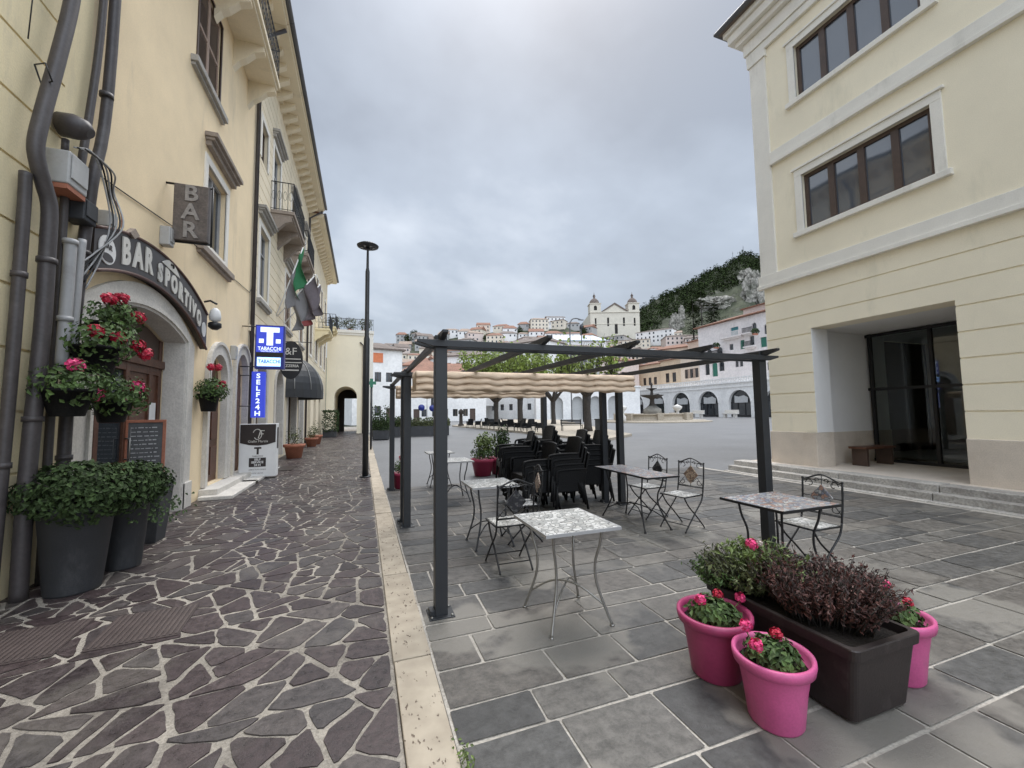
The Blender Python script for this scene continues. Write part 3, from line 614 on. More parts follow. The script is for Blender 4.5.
# bar door: dark timber frame, panels, glass
dr = MB(); D0, D1 = .27, .33
tb(dr, TL, 6.16, 8.67, 2.42, 2.55, D0-.04, D1)
for u in (6.16, 6.85, 7.55, 8.25, 8.57): tb(dr, TL, u, u+.10, .02, 2.42 if u < 8.5 else 2.9, D0, D1)
for v in (.02, .85, 2.30): tb(dr, TL, 6.26, 8.57, v, v+.12, D0+.004, D1-.004)
tb(dr, TL, 7.65, 8.57, .14, 2.3, D0+.03, D1-.006)
for k in range(2): tb(dr, TL, 7.72, 8.18, .25+k*1.05, 1.2+k*1.0, D0+.015, D0+.04)
door = dr.build('door', M['wood'], BB, True, bevel=.006)
part2(tb(MB(), TL, 6.27, 6.84, .98, 2.29, .30, .308), 'pane', M['win'], door); part2(tb(MB(), TL, 6.96, 7.54, .98, 2.29, .301, .309), 'pane', M['win'], door)
mb = MB(); poly = [(6.18, 2.56)]+[(8.66, 2.56)]+[(8.66, 2.88)]+[(u, v-.012) for u, v in reversed(arc_pts(6.18, 8.66, 2.88, .26))][1:-1]+[(6.18, 2.88)]
mb.prism(poly, .29, .31, TL); part2(mb, 'fanlight', M['woodm'], door)
part2(MB().tube([TL(7.60, 1.0, D0), TL(7.60, 1.0, D0-.06), TL(7.60, 1.3, D0-.06), TL(7.60, 1.3, D0)], .012, 6), 'handle', M['silver'], door)
nb = MB(); tb(nb, TL, 8.28, 8.48, 1.50, 1.84, D0-.006, D0-.001); part2(nb, 'notice', M['white'], door)
# doors 2 and 3
for (a, b, z0, zt, rise), nm in (((10.05, 11.15, .2, 2.95, .5), 2), ((11.9, 12.9, .12, 3.2, .48), 3)):
    archring(BB, TL, a, b, z0, zt, rise, .22, .045, 'door_arch', M['stonew'], .24, lin=.09)
    archring(BB, TL, a-.2, b+.2, z0, zt+.22, rise+.2, .05, .08, 'arch_moulding', M['stonew'], .06)
    d = MB(); tb(d, TL, a, b, z0, zt-rise, .13, .19)
    pl = [(a, zt-rise), (b, zt-rise)]+[(u, v) for u, v in reversed(arc_pts(a, b, zt-rise, rise))][1:-1]; d.prism(pl, .15, .17, TL)
    for k in range(2):
        for q in range(3): tb(d, TL, a+.08+k*(b-a)/2, a+(k+1)*(b-a)/2-.08, z0+.15+q*.75, z0+.75+q*.75, .105, .13)
    d.build('door', M['wood'], BB, True, bevel=.005)
    mb = MB(); tb(mb, TL, a-.35, b+.35, 0, .18, -.32, .3); tb(mb, TL, a-.55, b+.45, 0, .07, -.62, -.05); mb.build('doorstep', M['stonew'], BB, True, bevel=.012)
# windows of B
a, b, c, d = wb[0]; shutters(BB, TL, a+.01, b-.01, c+.01, d-.01); mb = surround(MB(), TL, a, b, c, d, .05, .02, .02); mb.build('window_frame', M['woodm'], BB, True); sill(BB, TL, 8.5, 10.25, c-.05)
a, b, c, d = wb[1]; window_unit(BB, TL, a, b, c, d, .17, 1, M['gpipe']); surround(MB(), TL, a, b, c, d, .16, .03).build('window_surround', M['rtrim'], BB, True, bevel=.006); sill(BB, TL, 9.1, 11.1, c-.16, M['stoneb']); hood(BB, TL, 9.3, 11.15, 6.98)
window_unit(BB, TL, *wb[2], .17, 1); surround(MB(), TL, *wb[2], .1, .03).build('window_surround', M['rtrim'], BB, True)
MB().tube([TL(5.86, 4.45, -.015), TL(8.2, 4.75, -.015), TL(12.9, 5.0, -.015), TL(13.2, 5.25, -.015)], .008, 5).build('cable', M['pipe'], BB, True)
# big stone balcony above
def iron_balcony(parent, T, u0, u1, zf, out, soff=.25, m=None, brackets=3, bm=None, face=1.0, hgt=.98):
    mb = MB(); tb(mb, T, u0, u1, zf-.12, zf, -out, 0); tb(mb, T, u0+.04, u1-.04, zf-.2, zf-.12, -out+.06, 0); bal = mb.build('balcony', bm or M['peach'], parent, True, bevel=.012)
    for k in range(brackets):
        u = u0+.12+(u1-u0-.24)*k/(brackets-1); mb = MB(); poly = [(0, -.2), (out-.1, -.2), (out-.08, -.34), (out*.6, -.42), (out*.35, -.62), (.12, -.72), (0, -.9)]
        mb.prism([(p, q) for p, q in reversed(poly)], u-.09, u+.09, lambda p, q, h: T(h, zf+q, -p)); part2(mb, 'bracket', m or bm or M['peach'], bal)
    mb = MB(); z0 = zf+.05; z1 = zf+hgt
    def rail(p, q, n):
        mb.tube([T(p[0], z0, p[1]), T(q[0], z0, q[1])], .012, 5, smooth=False); mb.tube([T(p[0], z1, p[1]), T(q[0], z1, q[1])], .018, 5, smooth=False)
        for k in range(n+1):
            t = k/n; u = p[0]+(q[0]-p[0])*t; dd = p[1]+(q[1]-p[1])*t; mb.tube([T(u, zf-.0, dd), T(u, z1, dd)], .009, 4, smooth=False)
            if k < n:
                t2 = (k+.5)/n; u2 = p[0]+(q[0]-p[0])*t2; d2 = p[1]+(q[1]-p[1])*t2; du = (q[0]-p[0])/n*.35; dq = (q[1]-p[1])/n*.35; pts = []
                for j in range(9): a_ = j/8*2*pi; pts.append(T(u2+du*sin(a_), z0+(z1-z0)*(.5+.17*cos(a_)), d2+dq*sin(a_)))
                mb.tube(pts, .006, 4, smooth=False, caps=False)
    o = -out+.04
    rail((u0+.03, 0), (u0+.03, o), 4); rail((u0+.03, o), (u1-.03, o), max(4, int((u1-u0)/.14))); rail((u1-.03, o), (u1-.03, 0), 4)
    part2(mb, 'railing', M['black'], bal); return bal
iron_balcony(BB, TL, 6.9, 12.35, 10.75, .72, brackets=5, bm=M['cream'])
def eave(parent, y0, y1, z, out=1.0, m=None, n=None):
    """soffit with stone corbels and dark gutter"""
    mb = MB(); tb(mb, TL, y0, y1, z, z+.08, -out, 0); tb(mb, TL, y0, y1, z-.12, z, -.12, 0); tb(mb, TL, y0, y1, z+.08, z+.2, -out-.06, 0); cn = mb.build('cornice', m or M['cream'], parent, True, bevel=.01)
    y = y0+.3
    while y < y1-.15:
        mb = MB(); poly = [(0, 0), (out*.66, 0), (out*.64, -.10), (out*.5, -.16), (out*.28, -.26), (0, -.34)]
        mb.prism([(p, q) for p, q in reversed(poly)], y-.1, y+.1, lambda p, q, h: TL(h, z+q-.001, -p)); part2(mb, 'corbel', m or M['cream'], cn); y += .62
    mb = MB(); mb.tube([TL(y0, z+.2, -out-.12), TL(y1, z+.2, -out-.12)], .075, 8); mb.build('gutter', M['steel'], parent, True)
    mb = MB(); mb.add([TL(y0, z+.21, -out-.1), TL(y1, z+.21, -out-.1), TL(y1, z+2.0, 4.5), TL(y0, z+2.0, 4.5), TL(y1, z+.21, 9), TL(y0, z+.21, 9)], [(0, 1, 2, 3), (3, 2, 4, 5), (0, 3, 5), (1, 4, 2)]); mb.build('roof', M['rooftile'], parent, True)
eave(BA, -4, 5.82, 13.1, .74); eave(BB, 5.84, 12.95, 13.1, .74)
# --- C: grooved cream house with balcony
BC = thing('balcony_house', 'cream house with grooved stucco, iron balcony and flags', 'house', (-3, 19, 0))
wc = [(13.9, 15.1, 5.25, 7.35), (15.5, 16.7, 8.45, 10.9), (13.75, 14.6, 9.4, 10.6), (18.2, 19.4, 5.25, 7.35), (19.2, 20.4, 8.45, 10.9), (22.2, 23.3, 5.25, 7.35), (22.6, 23.6, 8.45, 10.9)]
ac = [(13.9, 15.3, .1, 3.3, .6, .3), (16.8, 18.2, .1, 3.3, .6, .3), (19.4, 21.6, .1, 3.1, .5, .5), (22.6, 24.0, .1, 3.2, .6, .3)]
mb = facade(MB(), TL, 12.98, 24.9, 0, 13.1, [(*w, 0, .18) for w in wc]+ac, [4.2+.36*k for k in range(26)], gzones=[(13.25, 24.6)])
wallbox(mb, 12.98, 24.9, 13.1).build('wall', M['cream'], BC, True)
eave(BC, 12.97, 24.9, 13.1, .74)
for k, (a, b, c, d) in enumerate(wc):
    if k == 2: window_unit(BC, TL, a, b, c, d, .17, 1)
    elif k in (3, 5): shutters(BC, TL, a+.01, b-.01, c+.01, d-.01)
    else: window_unit(BC, TL, a, b, c, d, .17, 1, M['gpipe'], transom=c+(d-c)*.7)
    surround(MB(), TL, a, b, c, d, .16, .03, bottom=c < 8).build('window_surround', M['rtrim'], BC, True, bevel=.006)
    if c < 8: sill(BC, TL, a-.2, b+.2, c-.16); hood(BC, TL, a-.3, b+.3, d+.28, m=M['greysill'])
    elif k != 2: hood(BC, TL, a-.25, b+.25, d+.22, m=M['greysill'])
for (a, b, z0, zt, rise, _) in ac:
    archring(BC, TL, a, b, z0, zt, rise, .2, .04, 'door_arch', M['stonew'], .22, lin=.2)
    d = MB(); pl = [(a, z0), (b, z0), (b, zt-rise)]+[(u, v) for u, v in reversed(arc_pts(a, b, zt-rise, rise))][1:-1]+[(a, zt-rise)]; d.prism(pl, .26, .28, TL); dd = d.build('shop_door', M['win'], BC, True)
    f = MB(); tb(f, TL, (a+b)/2-.04, (a+b)/2+.04, z0, zt-.05, .22, .26); tb(f, TL, a, b, zt-rise-.04, zt-rise+.04, .221, .259); tb(f, TL, a, a+.07, z0, zt-rise, .22, .26); tb(f, TL, b-.07, b, z0, zt-rise, .22, .26); tb(f, TL, a+.07, b-.07, z0, z0+.3, .222, .258); part2(f, 'door_frame', M['woodm'], dd)
iron_balcony(BC, TL, 15.2, 17.9, 8.5, .72, brackets=3, bm=M['stoneb']); iron_balcony(BC, TL, 19.0, 21.4, 8.5, .72, brackets=3, bm=M['stoneb'])
mb = MB(); tb(mb, TL, 12.98, 24.9, 3.95, 4.12, -.05, 0); mb.build('string_course', M['cream'], BC, True)
for y_ in (13.05, 24.75): MB().tube([TL(y_, .0, -.07), TL(y_, 12.6, -.07), TL(y_, 13.05, -.7)], .055, 8).build('downpipe', M['pipe'], BC, True)
# --- D: further house
BD = thing('far_street_house', 'cream house with dark shutters and yellow balcony at the far end of the street', 'house', (-3, 31, 0))
wd = [(a, a+1.1, z, z+1.9) for a in (26.2, 29.2, 32.2, 35.2) for z in (5.2, 8.8)]; ad = [(26, 27.4, .1, 3.0, .5, .3), (29, 30.4, .1, 3.0, .5, .3), (32, 33.4, .1, 3., .5, .3)]
mb = facade(MB(), TL, 24.92, 37.6, 0, 12.8, [(*w, 0, .18) for w in wd]+ad, [4.2+.36*k for k in range(24)], gzones=[(25.3, 37.2)])
wallbox(mb, 24.92, 37.6, 12.8).build('wall', M['cream'], BD, True); eave(BD, 24.92, 37.7, 12.8, .7)
for a, b, c, d in wd: shutters(BD, TL, a+.01, b-.01, c+.01, d-.01); surround(MB(), TL, a, b, c, d, .15, .03).build('window_surround', M['rtrim'], BD, True)
for (a, b, z0, zt, rise, _) in ad:
    d = MB(); pl = [(a, z0), (b, z0), (b, zt-rise)]+[(u, v) for u, v in reversed(arc_pts(a, b, zt-rise, rise))][1:-1]+[(a, zt-rise)]; d.prism(pl, .26, .28, TL); d.build('shop_door', M['woodm'], BD, True)
iron_balcony(BD, TL, 28.8, 31.6, 7.2, .9, brackets=3, bm=M['yellow']); iron_balcony(BD, TL, 34.5, 37, 8.5, .9, brackets=3, bm=M['yellow'])
# --- E: facing house with passage arch and planted terrace
BE = thing('archway_house', 'pale yellow house end with a dark passage arch closing the street', 'house', (-1.3, 38, 0)); TE = TY(38, 1)
arch = (-2.35, -.55, 0, 4.05, .9, 5.)
mb = facade(MB(), TE, -2.98, .75, 0, 8.7, [arch]); 
for x in (-2.98, .75): mb.quad((x, 38, 0), (x, 46, 0), (x, 46, 8.7), (x, 38, 8.7))
mb.quad((-2.98, 38, 8.7), (.75, 38, 8.7), (.75, 46, 8.7), (-2.98, 46, 8.7))
mb.build('wall', M['ryellow'], BE, True)
mb = MB(); tb(mb, TE, -2.98, .8, 8.7, 8.95, -.15, .1); tb(mb, TE, -2.98, .78, 8.5, 8.7, -.07, .0); mb.build('cornice', M['rtrim'], BE, True)
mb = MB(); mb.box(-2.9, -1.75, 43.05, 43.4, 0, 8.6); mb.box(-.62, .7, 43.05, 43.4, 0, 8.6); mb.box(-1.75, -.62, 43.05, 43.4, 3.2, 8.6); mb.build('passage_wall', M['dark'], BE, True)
mb = MB(); tb(mb, TE, .0, .75, 0, 8.5, -.06, .01); mb.build('pilaster', M['rtrim'], BE, True)
mb = MB(); mb.tube([TE(-.05, 0, -.1), TE(-.05, 7.6, -.1), TE(-.35, 7.9, -.1)], .06, 8); mb.build('downpipe', M['pipe'], BE, True)
mb = MB()
for k in range(26): x = -2.9+k*.145; mb.tube([(x, 38.0, 8.95), (x, 38.0, 9.95)], .012, 4)
mb.tube([(-2.95, 38, 9.95), (.75, 38, 9.95)], .025, 6); mb.build('railing', M['dmetal'], BE, True)
def foliage(mb, c, r, n, sz, seed=0, hemi=False, shell=.55, flat=0.):
    rr = random.Random(seed); c = Vector(c)
    for _ in range(n):
        v = Vector((rr.gauss(0, 1), rr.gauss(0, 1), rr.gauss(0, 1))); v.normalize()
        if hemi: v.z = abs(v.z)
        k = shell+(1-shell)*rr.random()**.6; k *= 1+.12*sin(5*v.x+seed)*cos(4*v.y+seed*2)
        p = c+Vector((v.x*r[0], v.y*r[1], v.z*r[2]))*k
        nn = (v*1.1+Vector((rr.uniform(-1, 1), rr.uniform(-1, 1), rr.uniform(-.4, 1)))*.8); mb.leaf(p, nn, sz*rr.uniform(.6, 1.3))
    return mb
for k, x in enumerate((-2.3, -1.2, .1)):
    t = thing('terrace_plant', ['bushy plant at the left of the roof terrace above the passage', 'bushy plant in the middle of the roof terrace above the passage', 'bushy plant at the right of the roof terrace above the passage'][k], 'plant', (x, 38.5, 8.7), group='plants on the roof terrace')
    MB().lathe([(.2, 0), (.28, .4), (.26, .4), (.2, .36)], 12).build('pot', M['terra'], t); foliage(MB(), (0, 0, .9), (.65, .4, .6), 260, .16, k).build('foliage', M['olive'], t)

# ================================================================ STREET OBJECTS, LEFT
def LX(px, py, off=.1): return atX(px, py, -3+off)
def world_thing(name, label, cat, p, group=None): return thing(name, label, cat, tuple(p), 0, group)
def smooth_path(pts, n=6):
    pts = [Vector(p) for p in pts]; out = []
    for i in range(len(pts)-1):
        p0, p1, p2, p3 = pts[max(i-1, 0)], pts[i], pts[i+1], pts[min(i+2, len(pts)-1)]
        for k in range(n):
            t = k/n; out.append(.5*((2*p1)+(p2-p0)*t+(2*p0-5*p1+4*p2-p3)*t*t+(3*p1-p0-3*p2+p3)*t**3))
    return out+[pts[-1]]
# drainpipes
def pipe(name, label, pts, r, m, cat='pipe', clamps=(), group=None):
    t = world_thing(name, label, cat, (pts[-1][0], pts[-1][1], 0), group); MB().tube(smooth_path(pts), r, 12).build('pipe', m, t, True)
    for c in clamps: MB().tube([Vector(c)-Vector((0, 0, .025)), Vector(c)+Vector((0, 0, .025))], r*1.22, 12).build('clamp', m, t, True)
    return t
P1 = [(-2.88, 5.34, 13.05), (-2.88, 5.32, 10), (-2.88, 5.30, 7), (-2.88, 5.26, 6), (-2.88, 5.12, 5.2), (-2.88, 4.97, 4.5), (-2.88, 4.91, 4.14), (-2.87, 4.94, 3.95), (-2.86, 5.02, 3.78), (-2.85, 5.08, 3.6), (-2.85, 5.09, 3.2), (-2.85, 5.09, 2.4), (-2.85, 5.04, 1.4), (-2.85, 5.02, .7), (-2.85, 5.02, 0)]
pipe('drainpipe', 'thick dark drainpipe with a swan-neck bend above the grey planter', P1, .060, M['pipe'], clamps=[(-2.85, 5.09, 3.1), (-2.85, 5.05, 1.6)])
pipe('drainpipe', 'dark straight drainpipe nearest the left edge, left of the swan-neck pipe', [(-2.93, 4.90, 3.85), (-2.93, 4.91, 3.4), (-2.93, 4.9, 2.), (-2.93, 4.84, 0)], .045, M['pipe'], clamps=[(-2.93, 4.91, 2.9), (-2.93, 4.88, 1.2)])
pipe('drainpipe', 'tall dark downpipe on the joint between yellow and peach walls, running to the eaves', [(-2.9, 6.02, 13.05), (-2.9, 6.0, 6), (-2.9, 5.78, 4.2), (-2.9, 5.66, 3), (-2.9, 5.6, 2), (-2.9, 5.6, 0)], .054, M['pipe'], clamps=[(-2.9, 6.02, 8.3), (-2.9, 5.95, 5.4), (-2.9, 5.7, 3.4), (-2.9, 5.6, 1.2)])
pipe('drainpipe', 'slim dark pipe hugging the left side of the tall downpipe', [(-2.93, 5.88, 13.05), (-2.93, 5.86, 8), (-2.93, 5.83, 6), (-2.93, 5.62, 4.2), (-2.93, 5.58, 3.7)], .036, M['pipe'], clamps=[(-2.93, 5.85, 7.2)])
pipe('conduit', 'thin grey conduit rising beside the swan-neck drainpipe', [(-2.93, 5.42, 3.95), (-2.93, 5.42, 3.0), (-2.93, 5.42, 0)], .035, M['pipe'], 'conduit')
pipe('conduit', 'pale grey plastic conduit tube with a capped top', [(-2.84, 5.38, 3.42), (-2.84, 5.38, 3.0), (-2.84, 5.36, 2.1)], .05, M['gpipe'], 'conduit', clamps=[(-2.84, 5.37, 2.6), (-2.84, 5.38, 3.4)])
pipe('conduit', 'short light grey conduit right of the capped tube', [(-2.84, 5.56, 3.5), (-2.84, 5.53, 3.0), (-2.84, 5.5, 1.9)], .035, M['gpipe'], 'conduit')
def ebox(name, label, c, sz, m, lid=True, cat='junction box'):
    t = thing(name, label, cat, c); mb = MB(); mb.box(0, sz[0], -sz[1]/2, sz[1]/2, -sz[2]/2, sz[2]/2); mb.build('body', m, t, bevel=.015)
    if lid: MB().box(sz[0]+.001, sz[0]+.015, -sz[1]*.42, sz[1]*.42, -sz[2]*.3, sz[2]*.42).build('lid', m, t, bevel=.006)
    return t
e1 = ebox('junction_box', 'pale grey junction box with rusty underside beside the swan-neck bend', (-3.0, 5.33, 4.1), (.22, .30, .34), M['gbox'])
MB().box(.01, .21, -.14, .14, -.22, -.171).build('rusty_base', M['terra'], e1)
e2 = thing('siren_box', 'dark rounded grey siren housing above the junction box', 'siren', (-2.97, 5.36, 4.62)); MB().tube([(0, 0, 0), (.12, 0, 0), (.2, 0, -.02), (.25, .0, -.05)], [.115, .12, .10, .05], 16).build('housing', M['pipe'], e2)
MB().tube([(.05, 0, -.15), (.05, .0, -.3)], .03, 8).build('stem', M['pipe'], e2)
ebox('junction_box', 'small dark grey cable box right of the swan-neck bend', (-3.0, 5.6, 3.82), (.2, .22, .24), M['gplanter'])
ebox('junction_box', 'small white box on the peach wall right of the tall downpipe', (-3.0, 6.18, 3.98), (.12, .16, .2), M['gbox'])
cb = world_thing('cable_bundle', 'loose bundle of black and grey cables drooping between the boxes and the downpipe', 'cables', (-2.9, 5.6, 3))
for i in range(5):
    k = i*.03; MB().tube(smooth_path([(-2.85+k, 5.36, 4.4), (-2.78+k, 5.55+k, 4.45-k), (-2.76, 5.78+k, 4.1+k), (-2.76+k, 5.86, 3.8), (-2.78, 5.78-k, 3.4), (-2.84, 5.66-k, 3.0+k*2)]), .009, 5).build('cable', M['black'] if i % 2 else M['gpipe'], cb, True)
MB().tube(smooth_path([(-2.9, 6.1, 4.3), (-2.86, 6.28, 4.15), (-2.86, 6.3, 3.9), (-2.92, 6.15, 3.85)]), .008, 5).build('cable', M['terra'], cb, True)
wh = world_thing('wire_hook', 'thin wire and hook hanging on the grooved yellow wall', 'hook', (-2.97, 4.9, 5)); MB().tube([(-2.97, 4.93, 6.2), (-2.95, 4.85, 5.1)], .006, 4).build('wire', M['black'], wh, True)
MB().tube([(-2.97, 4.98, 4.95), (-2.82, 4.85, 4.9), (-2.82, 4.95, 4.8), (-2.97, 5.08, 4.83), (-2.97, 4.98, 4.95)], .008, 4).build('hook', M['black'], wh, True)

# arched BAR SPORTIVO sign
sg = world_thing('bar_sign', 'dark arched signboard with BAR SPORTIVO in white letters over the bar doorway', 'sign', (-2.95, 7.5, 3.6))
TS = TX(-2.88, -1); lo = lambda u: -.42+sqrt(max(0, 3.95**2-(u-7.28)**2)); up = lambda u: -.32+sqrt(4.38**2-(u-7.42)**2)
mb = MB(); us = [5.84+(9.42-5.84)*k/30 for k in range(31)]; poly = [(u, lo(u)) for u in us]+[(u, up(u)) for u in reversed(us)]
for k in range(30):
    a, b = us[k], us[k+1]; mb.add([TS(a, lo(a), 0), TS(b, lo(b), 0), TS(b, up(b), 0), TS(a, up(a), 0), TS(a, lo(a), .1), TS(b, lo(b), .1), TS(b, up(b), .1), TS(a, up(a), .1)], [(0, 1, 2, 3), (0, 4, 5, 1), (3, 2, 6, 7)]+([(0, 3, 7, 4)] if k == 0 else [])+([(1, 5, 6, 2)] if k == 29 else []))
mb.build('panel', M['signdk'], sg, True)
mb = MB(); pth = [TS(u, lo(u), -.005) for u in us]; mb.tube(pth, .022, 6); mb.tube([TS(u, up(u), -.005) for u in us], .02, 6); mb.build('rim', M['signedge'], sg, True)
mb = MB(); txt = "BAR SPORTIVO"; wds = [.30, .30, .29, .10, .235, .235, .28, .24, .23, .12, .24, .27]; u = 6.33
for ch, wd in zip(txt, wds):
    big = ch in 'BAR' and u < 7.2; sz = .46 if big else .36; uc = u+wd/2
    if ch != ' ':
        mid = (lo(uc)+up(uc))/2+(.0 if big else -.055); sl_ = atan2(lo(uc+.05)+up(uc+.05)-lo(uc-.05)-up(uc-.05), .2)
        text_mb(mb, ch, sz, (lambda x, y, d, uc=uc, mid=mid, sl_=sl_: TS(uc+x*cos(sl_)-y*sin(sl_)*.2, mid+y+x*sin(sl_), -.008-d)), .014, .020, .74)
    u += wd*.98
mb.build('lettering', M['letter'], sg, True)
mb = MB(); mb.prism([(6.08+.17*cos(a), lo(6.08)+.24+.17*sin(a)) for a in [2*pi*k/24 for k in range(24)]], -.012, -.002, TS); lg = mb.build('round_logo', M['white'], sg, True)
m2 = MB(); text_mb(m2, 'BAR', .09, lambda x, y, d: TS(6.08+x, lo(6.08)+.28+y, -.016-d), .004); 
m2.prism([(6.08+.11*cos(a), lo(6.08)+.15+.05*sin(a)) for a in [2*pi*k/16 for k in range(16)]], -.018, -.013, TS); part2(m2, 'logo_print', M['signdk'], lg)
mb = MB(); mb.prism([(9.25+.10*cos(a), lo(9.25)+.25+.14*sin(a)) for a in [2*pi*k/20 for k in range(20)]], -.012, -.002, TS); mb.build('round_logo', M['white'], sg, True)
mb = MB(); pl = [(7.45, up(7.45)-.13), (8.1, up(8.1)-.13)]+[(8.1-.65*k/8, up(8.1-.65*k/8)-.13+.13*sin(pi*k/8)) for k in range(1, 8)]; mb.prism(pl, -.012, -.002, TS); cs = mb.build('swoosh', M['letter'], sg, True)
mb = MB(); mb.tube([TS(7.78+.04*cos(a), up(7.78)-.07+.03*sin(a), -.02) for a in [pi*k/8 for k in range(-2, 9)]], .014, 6); part2(mb, 'cup_mark', M['signdk'], cs)
mb = MB(); mb.prism([(6.5, up(6.5)+.02), (6.62, up(6.6)-.04), (6.74, up(6.7)+.03), (6.62, up(6.6)+.1)], -.03, .03, TS); mb.build('diamond_ornament', M['stoneb'], sg, True)
# lantern at the right end of the sign
lm = world_thing('wall_lantern', 'small white and black wall lantern at the right end of the arched sign', 'lamp', (-2.9, 9.55, 3.5))
MB().tube([(-2.9, 9.30, 3.80), (-2.8, 9.30, 3.83), (-2.68, 9.25, 3.76)], .02, 6).build('arm', M['black'], lm, True)
MB().lathe([(.03, .28), (.08, .23), (.10, .12), (.09, .04), (.0, .0)], 16, (-2.70, 9.25, 3.40)).build('glass_globe', M['white'], lm, True)
MB().lathe([(.0, .08), (.05, .08), (.11, .13), (.11, .20), (.08, .22), (.0, .22)], 16, (-2.70, 9.25, 3.18)).build('housing', M['black'], lm, True)
# projecting BAR lightbox
bs = world_thing('bar_lightbox', 'weathered dark vertical lightbox with pale letters BAR projecting from the peach wall', 'sign', (-2.62, 7.8, 4.87))
MB().box(-2.87, -2.40, 7.72, 7.88, 4.40, 5.32).build('case', mat('weathered_case', (.115, .095, .085), .5, .3, 6, fine=.2, stain=((.22, .20, .18), 4, .5, .6)), bs, True, bevel=.01)
mb = MB()
for k, ch in enumerate('BAR'): text_mb(mb, ch, .36, lambda x, y, d, k=k: Vector((-2.635+x, 7.71-d, 5.16-.30*k+y)), .014, .008, .95)
mb.build('lettering', mat('faded_letter', (.27, .25, .235), .5, .3, 12), bs, True)
mb = MB(); mb.tube([(-3.0, 7.8, 5.335), (-2.38, 7.8, 5.335)], .018, 6); mb.build('bracket', M['black'], bs, True); MB().tube([(-3.0, 7.8, 4.39), (-2.38, 7.8, 4.39)], .018, 6).build('bracket', M['black'], bs, True)
MB().tube([(-2.37, 7.8, 4.35), (-2.37, 7.8, 5.36)], .014, 6).build('edge_rod', M['black'], bs, True)
ebox('floodlight', 'small grey floodlight box on the wall below the projecting lightbox', (-3.0, 7.72, 4.42), (.14, .16, .3), M['gbox'], cat='floodlight')

# planters and bush
def big_planter(loc, r, h, label, square=False, m='gplanter'):
    t = thing('tall_planter', label, 'planter', loc, group='tall planters by the bar door')
    if square: 
        k = r*.8; MB().add([(-k*.7, -k*.7, 0), (k*.7, -k*.7, 0), (k*.7, k*.7, 0), (-k*.7, k*.7, 0), (-k, -k, h), (k, -k, h), (k, k, h), (-k, k, h), (-k*.88, -k*.88, h), (k*.88, -k*.88, h), (k*.88, k*.88, h), (-k*.88, k*.88, h), (-k*.86, -k*.86, h-.06), (k*.86, -k*.86, h-.06), (k*.86, k*.86, h-.06), (-k*.86, k*.86, h-.06)],
            [(3, 2, 1, 0), (0, 1, 5, 4), (1, 2, 6, 5), (2, 3, 7, 6), (3, 0, 4, 7), (4, 5, 9, 8), (5, 6, 10, 9), (6, 7, 11, 10), (7, 4, 8, 11), (8, 9, 13, 12), (9, 10, 14, 13), (10, 11, 15, 14), (11, 8, 12, 15)]).build('pot', M[m], t, bevel=.008)
        MB().box(-k*.865, k*.865, -k*.865, k*.865, h-.08, h-.065).build('soil', M['soil'], t)
    else:
        MB().lathe([(r*.70, 0), (r*.72, .02), (r*.95, h-.10), (r, h-.09), (r*1.01, h), (r*.9, h), (r*.88, h-.06)], 40).build('pot', M[m], t)
        MB().lathe([(r*.885, h-.075), (0, h-.05)], 24).build('soil', M['soil'], t)
    return t
p1 = big_planter((-2.54, 5.14, 0), .275, .80, 'large tapered dark grey planter with a spreading dark green bush, nearest the camera')
foliage(MB(), (.04, .0, .90), (.50, .46, .30), 4200, .056, 1, shell=.45).build('foliage', M['leafb'], p1)
mb = MB(); 
for k in range(10): a = k*.63; mb.tube([(0.04*cos(a), .04*sin(a), .8), (.2*cos(a), .2*sin(a), .95), (.38*cos(a), .36*sin(a), 1.05)], [.012, .009, .004], 5)
mb.build('stem', M['bark'], p1)
p2 = big_planter((-2.42, 5.72, 0), .21, .76, 'second tapered dark grey planter behind the nearest one, with trailing leaves')
foliage(MB(), (.02, .05, .88), (.38, .38, .24), 2200, .055, 2, shell=.45).build('foliage', M['leafb'], p2)
mb = MB(); rr = random.Random(5)
for k in range(150): mb.leaf((.25+rr.gauss(0, .12), rr.gauss(0, .16), .72-rr.random()*.28), (1, -.4, .5), .05)
mb.build('trailing_leaves', M['leafb'], p2)
p3 = big_planter((-2.62, 6.75, 0), .25, .74, 'square tapered black planter standing beside the chalkboard at the bar door', True)
foliage(MB(), (-.02, -.05, .80), (.22, .22, .10), 300, .06, 3).build('foliage', M['leafb'], p3)
# chalkboard
t = thing('chalkboard', 'chalkboard menu in a brown wooden frame leaning by the bar door', 'chalkboard', (-3.06, 7.68, .50), radians(14))
t.scale = (.78, .9, .82)
TB = lambda u, v, d: Vector((u, d+.10*(v-1)*.5, v))
mb = MB()
for a, b, c, d in ((-.3, .3, 0.10, .15), (-.3, .3, 1.25, 1.30), (-.3, -.25, .15, 1.25), (.25, .3, .15, 1.25)): mb.box(a, b, -.02, .02, c, d)
mb.build('frame', M['terra'], t, bevel=.004); MB().box(-.25, .25, -.008, .008, .15, 1.25).build('slate', M['slate'], t)
mb = MB(); rr = random.Random(4)
for k in range(13):
    z = 1.15-k*.075; x = -.21
    while x < .16:
        l = rr.uniform(.02, .08); mb.box(x, x+l, -.0115, -.0085, z, z+rr.uniform(.010, .02)); x += l+rr.uniform(.012, .03)
mb.box(-.213, -.209, -.0112, -.0086, .25, 1.17); mb.build('chalk_writing', M['chalk'], t)
for s in (-1, 1): MB().box(s*.28-.02, s*.28+.02, .0, .04, -.60, .10).build('leg', M['wood'], t)
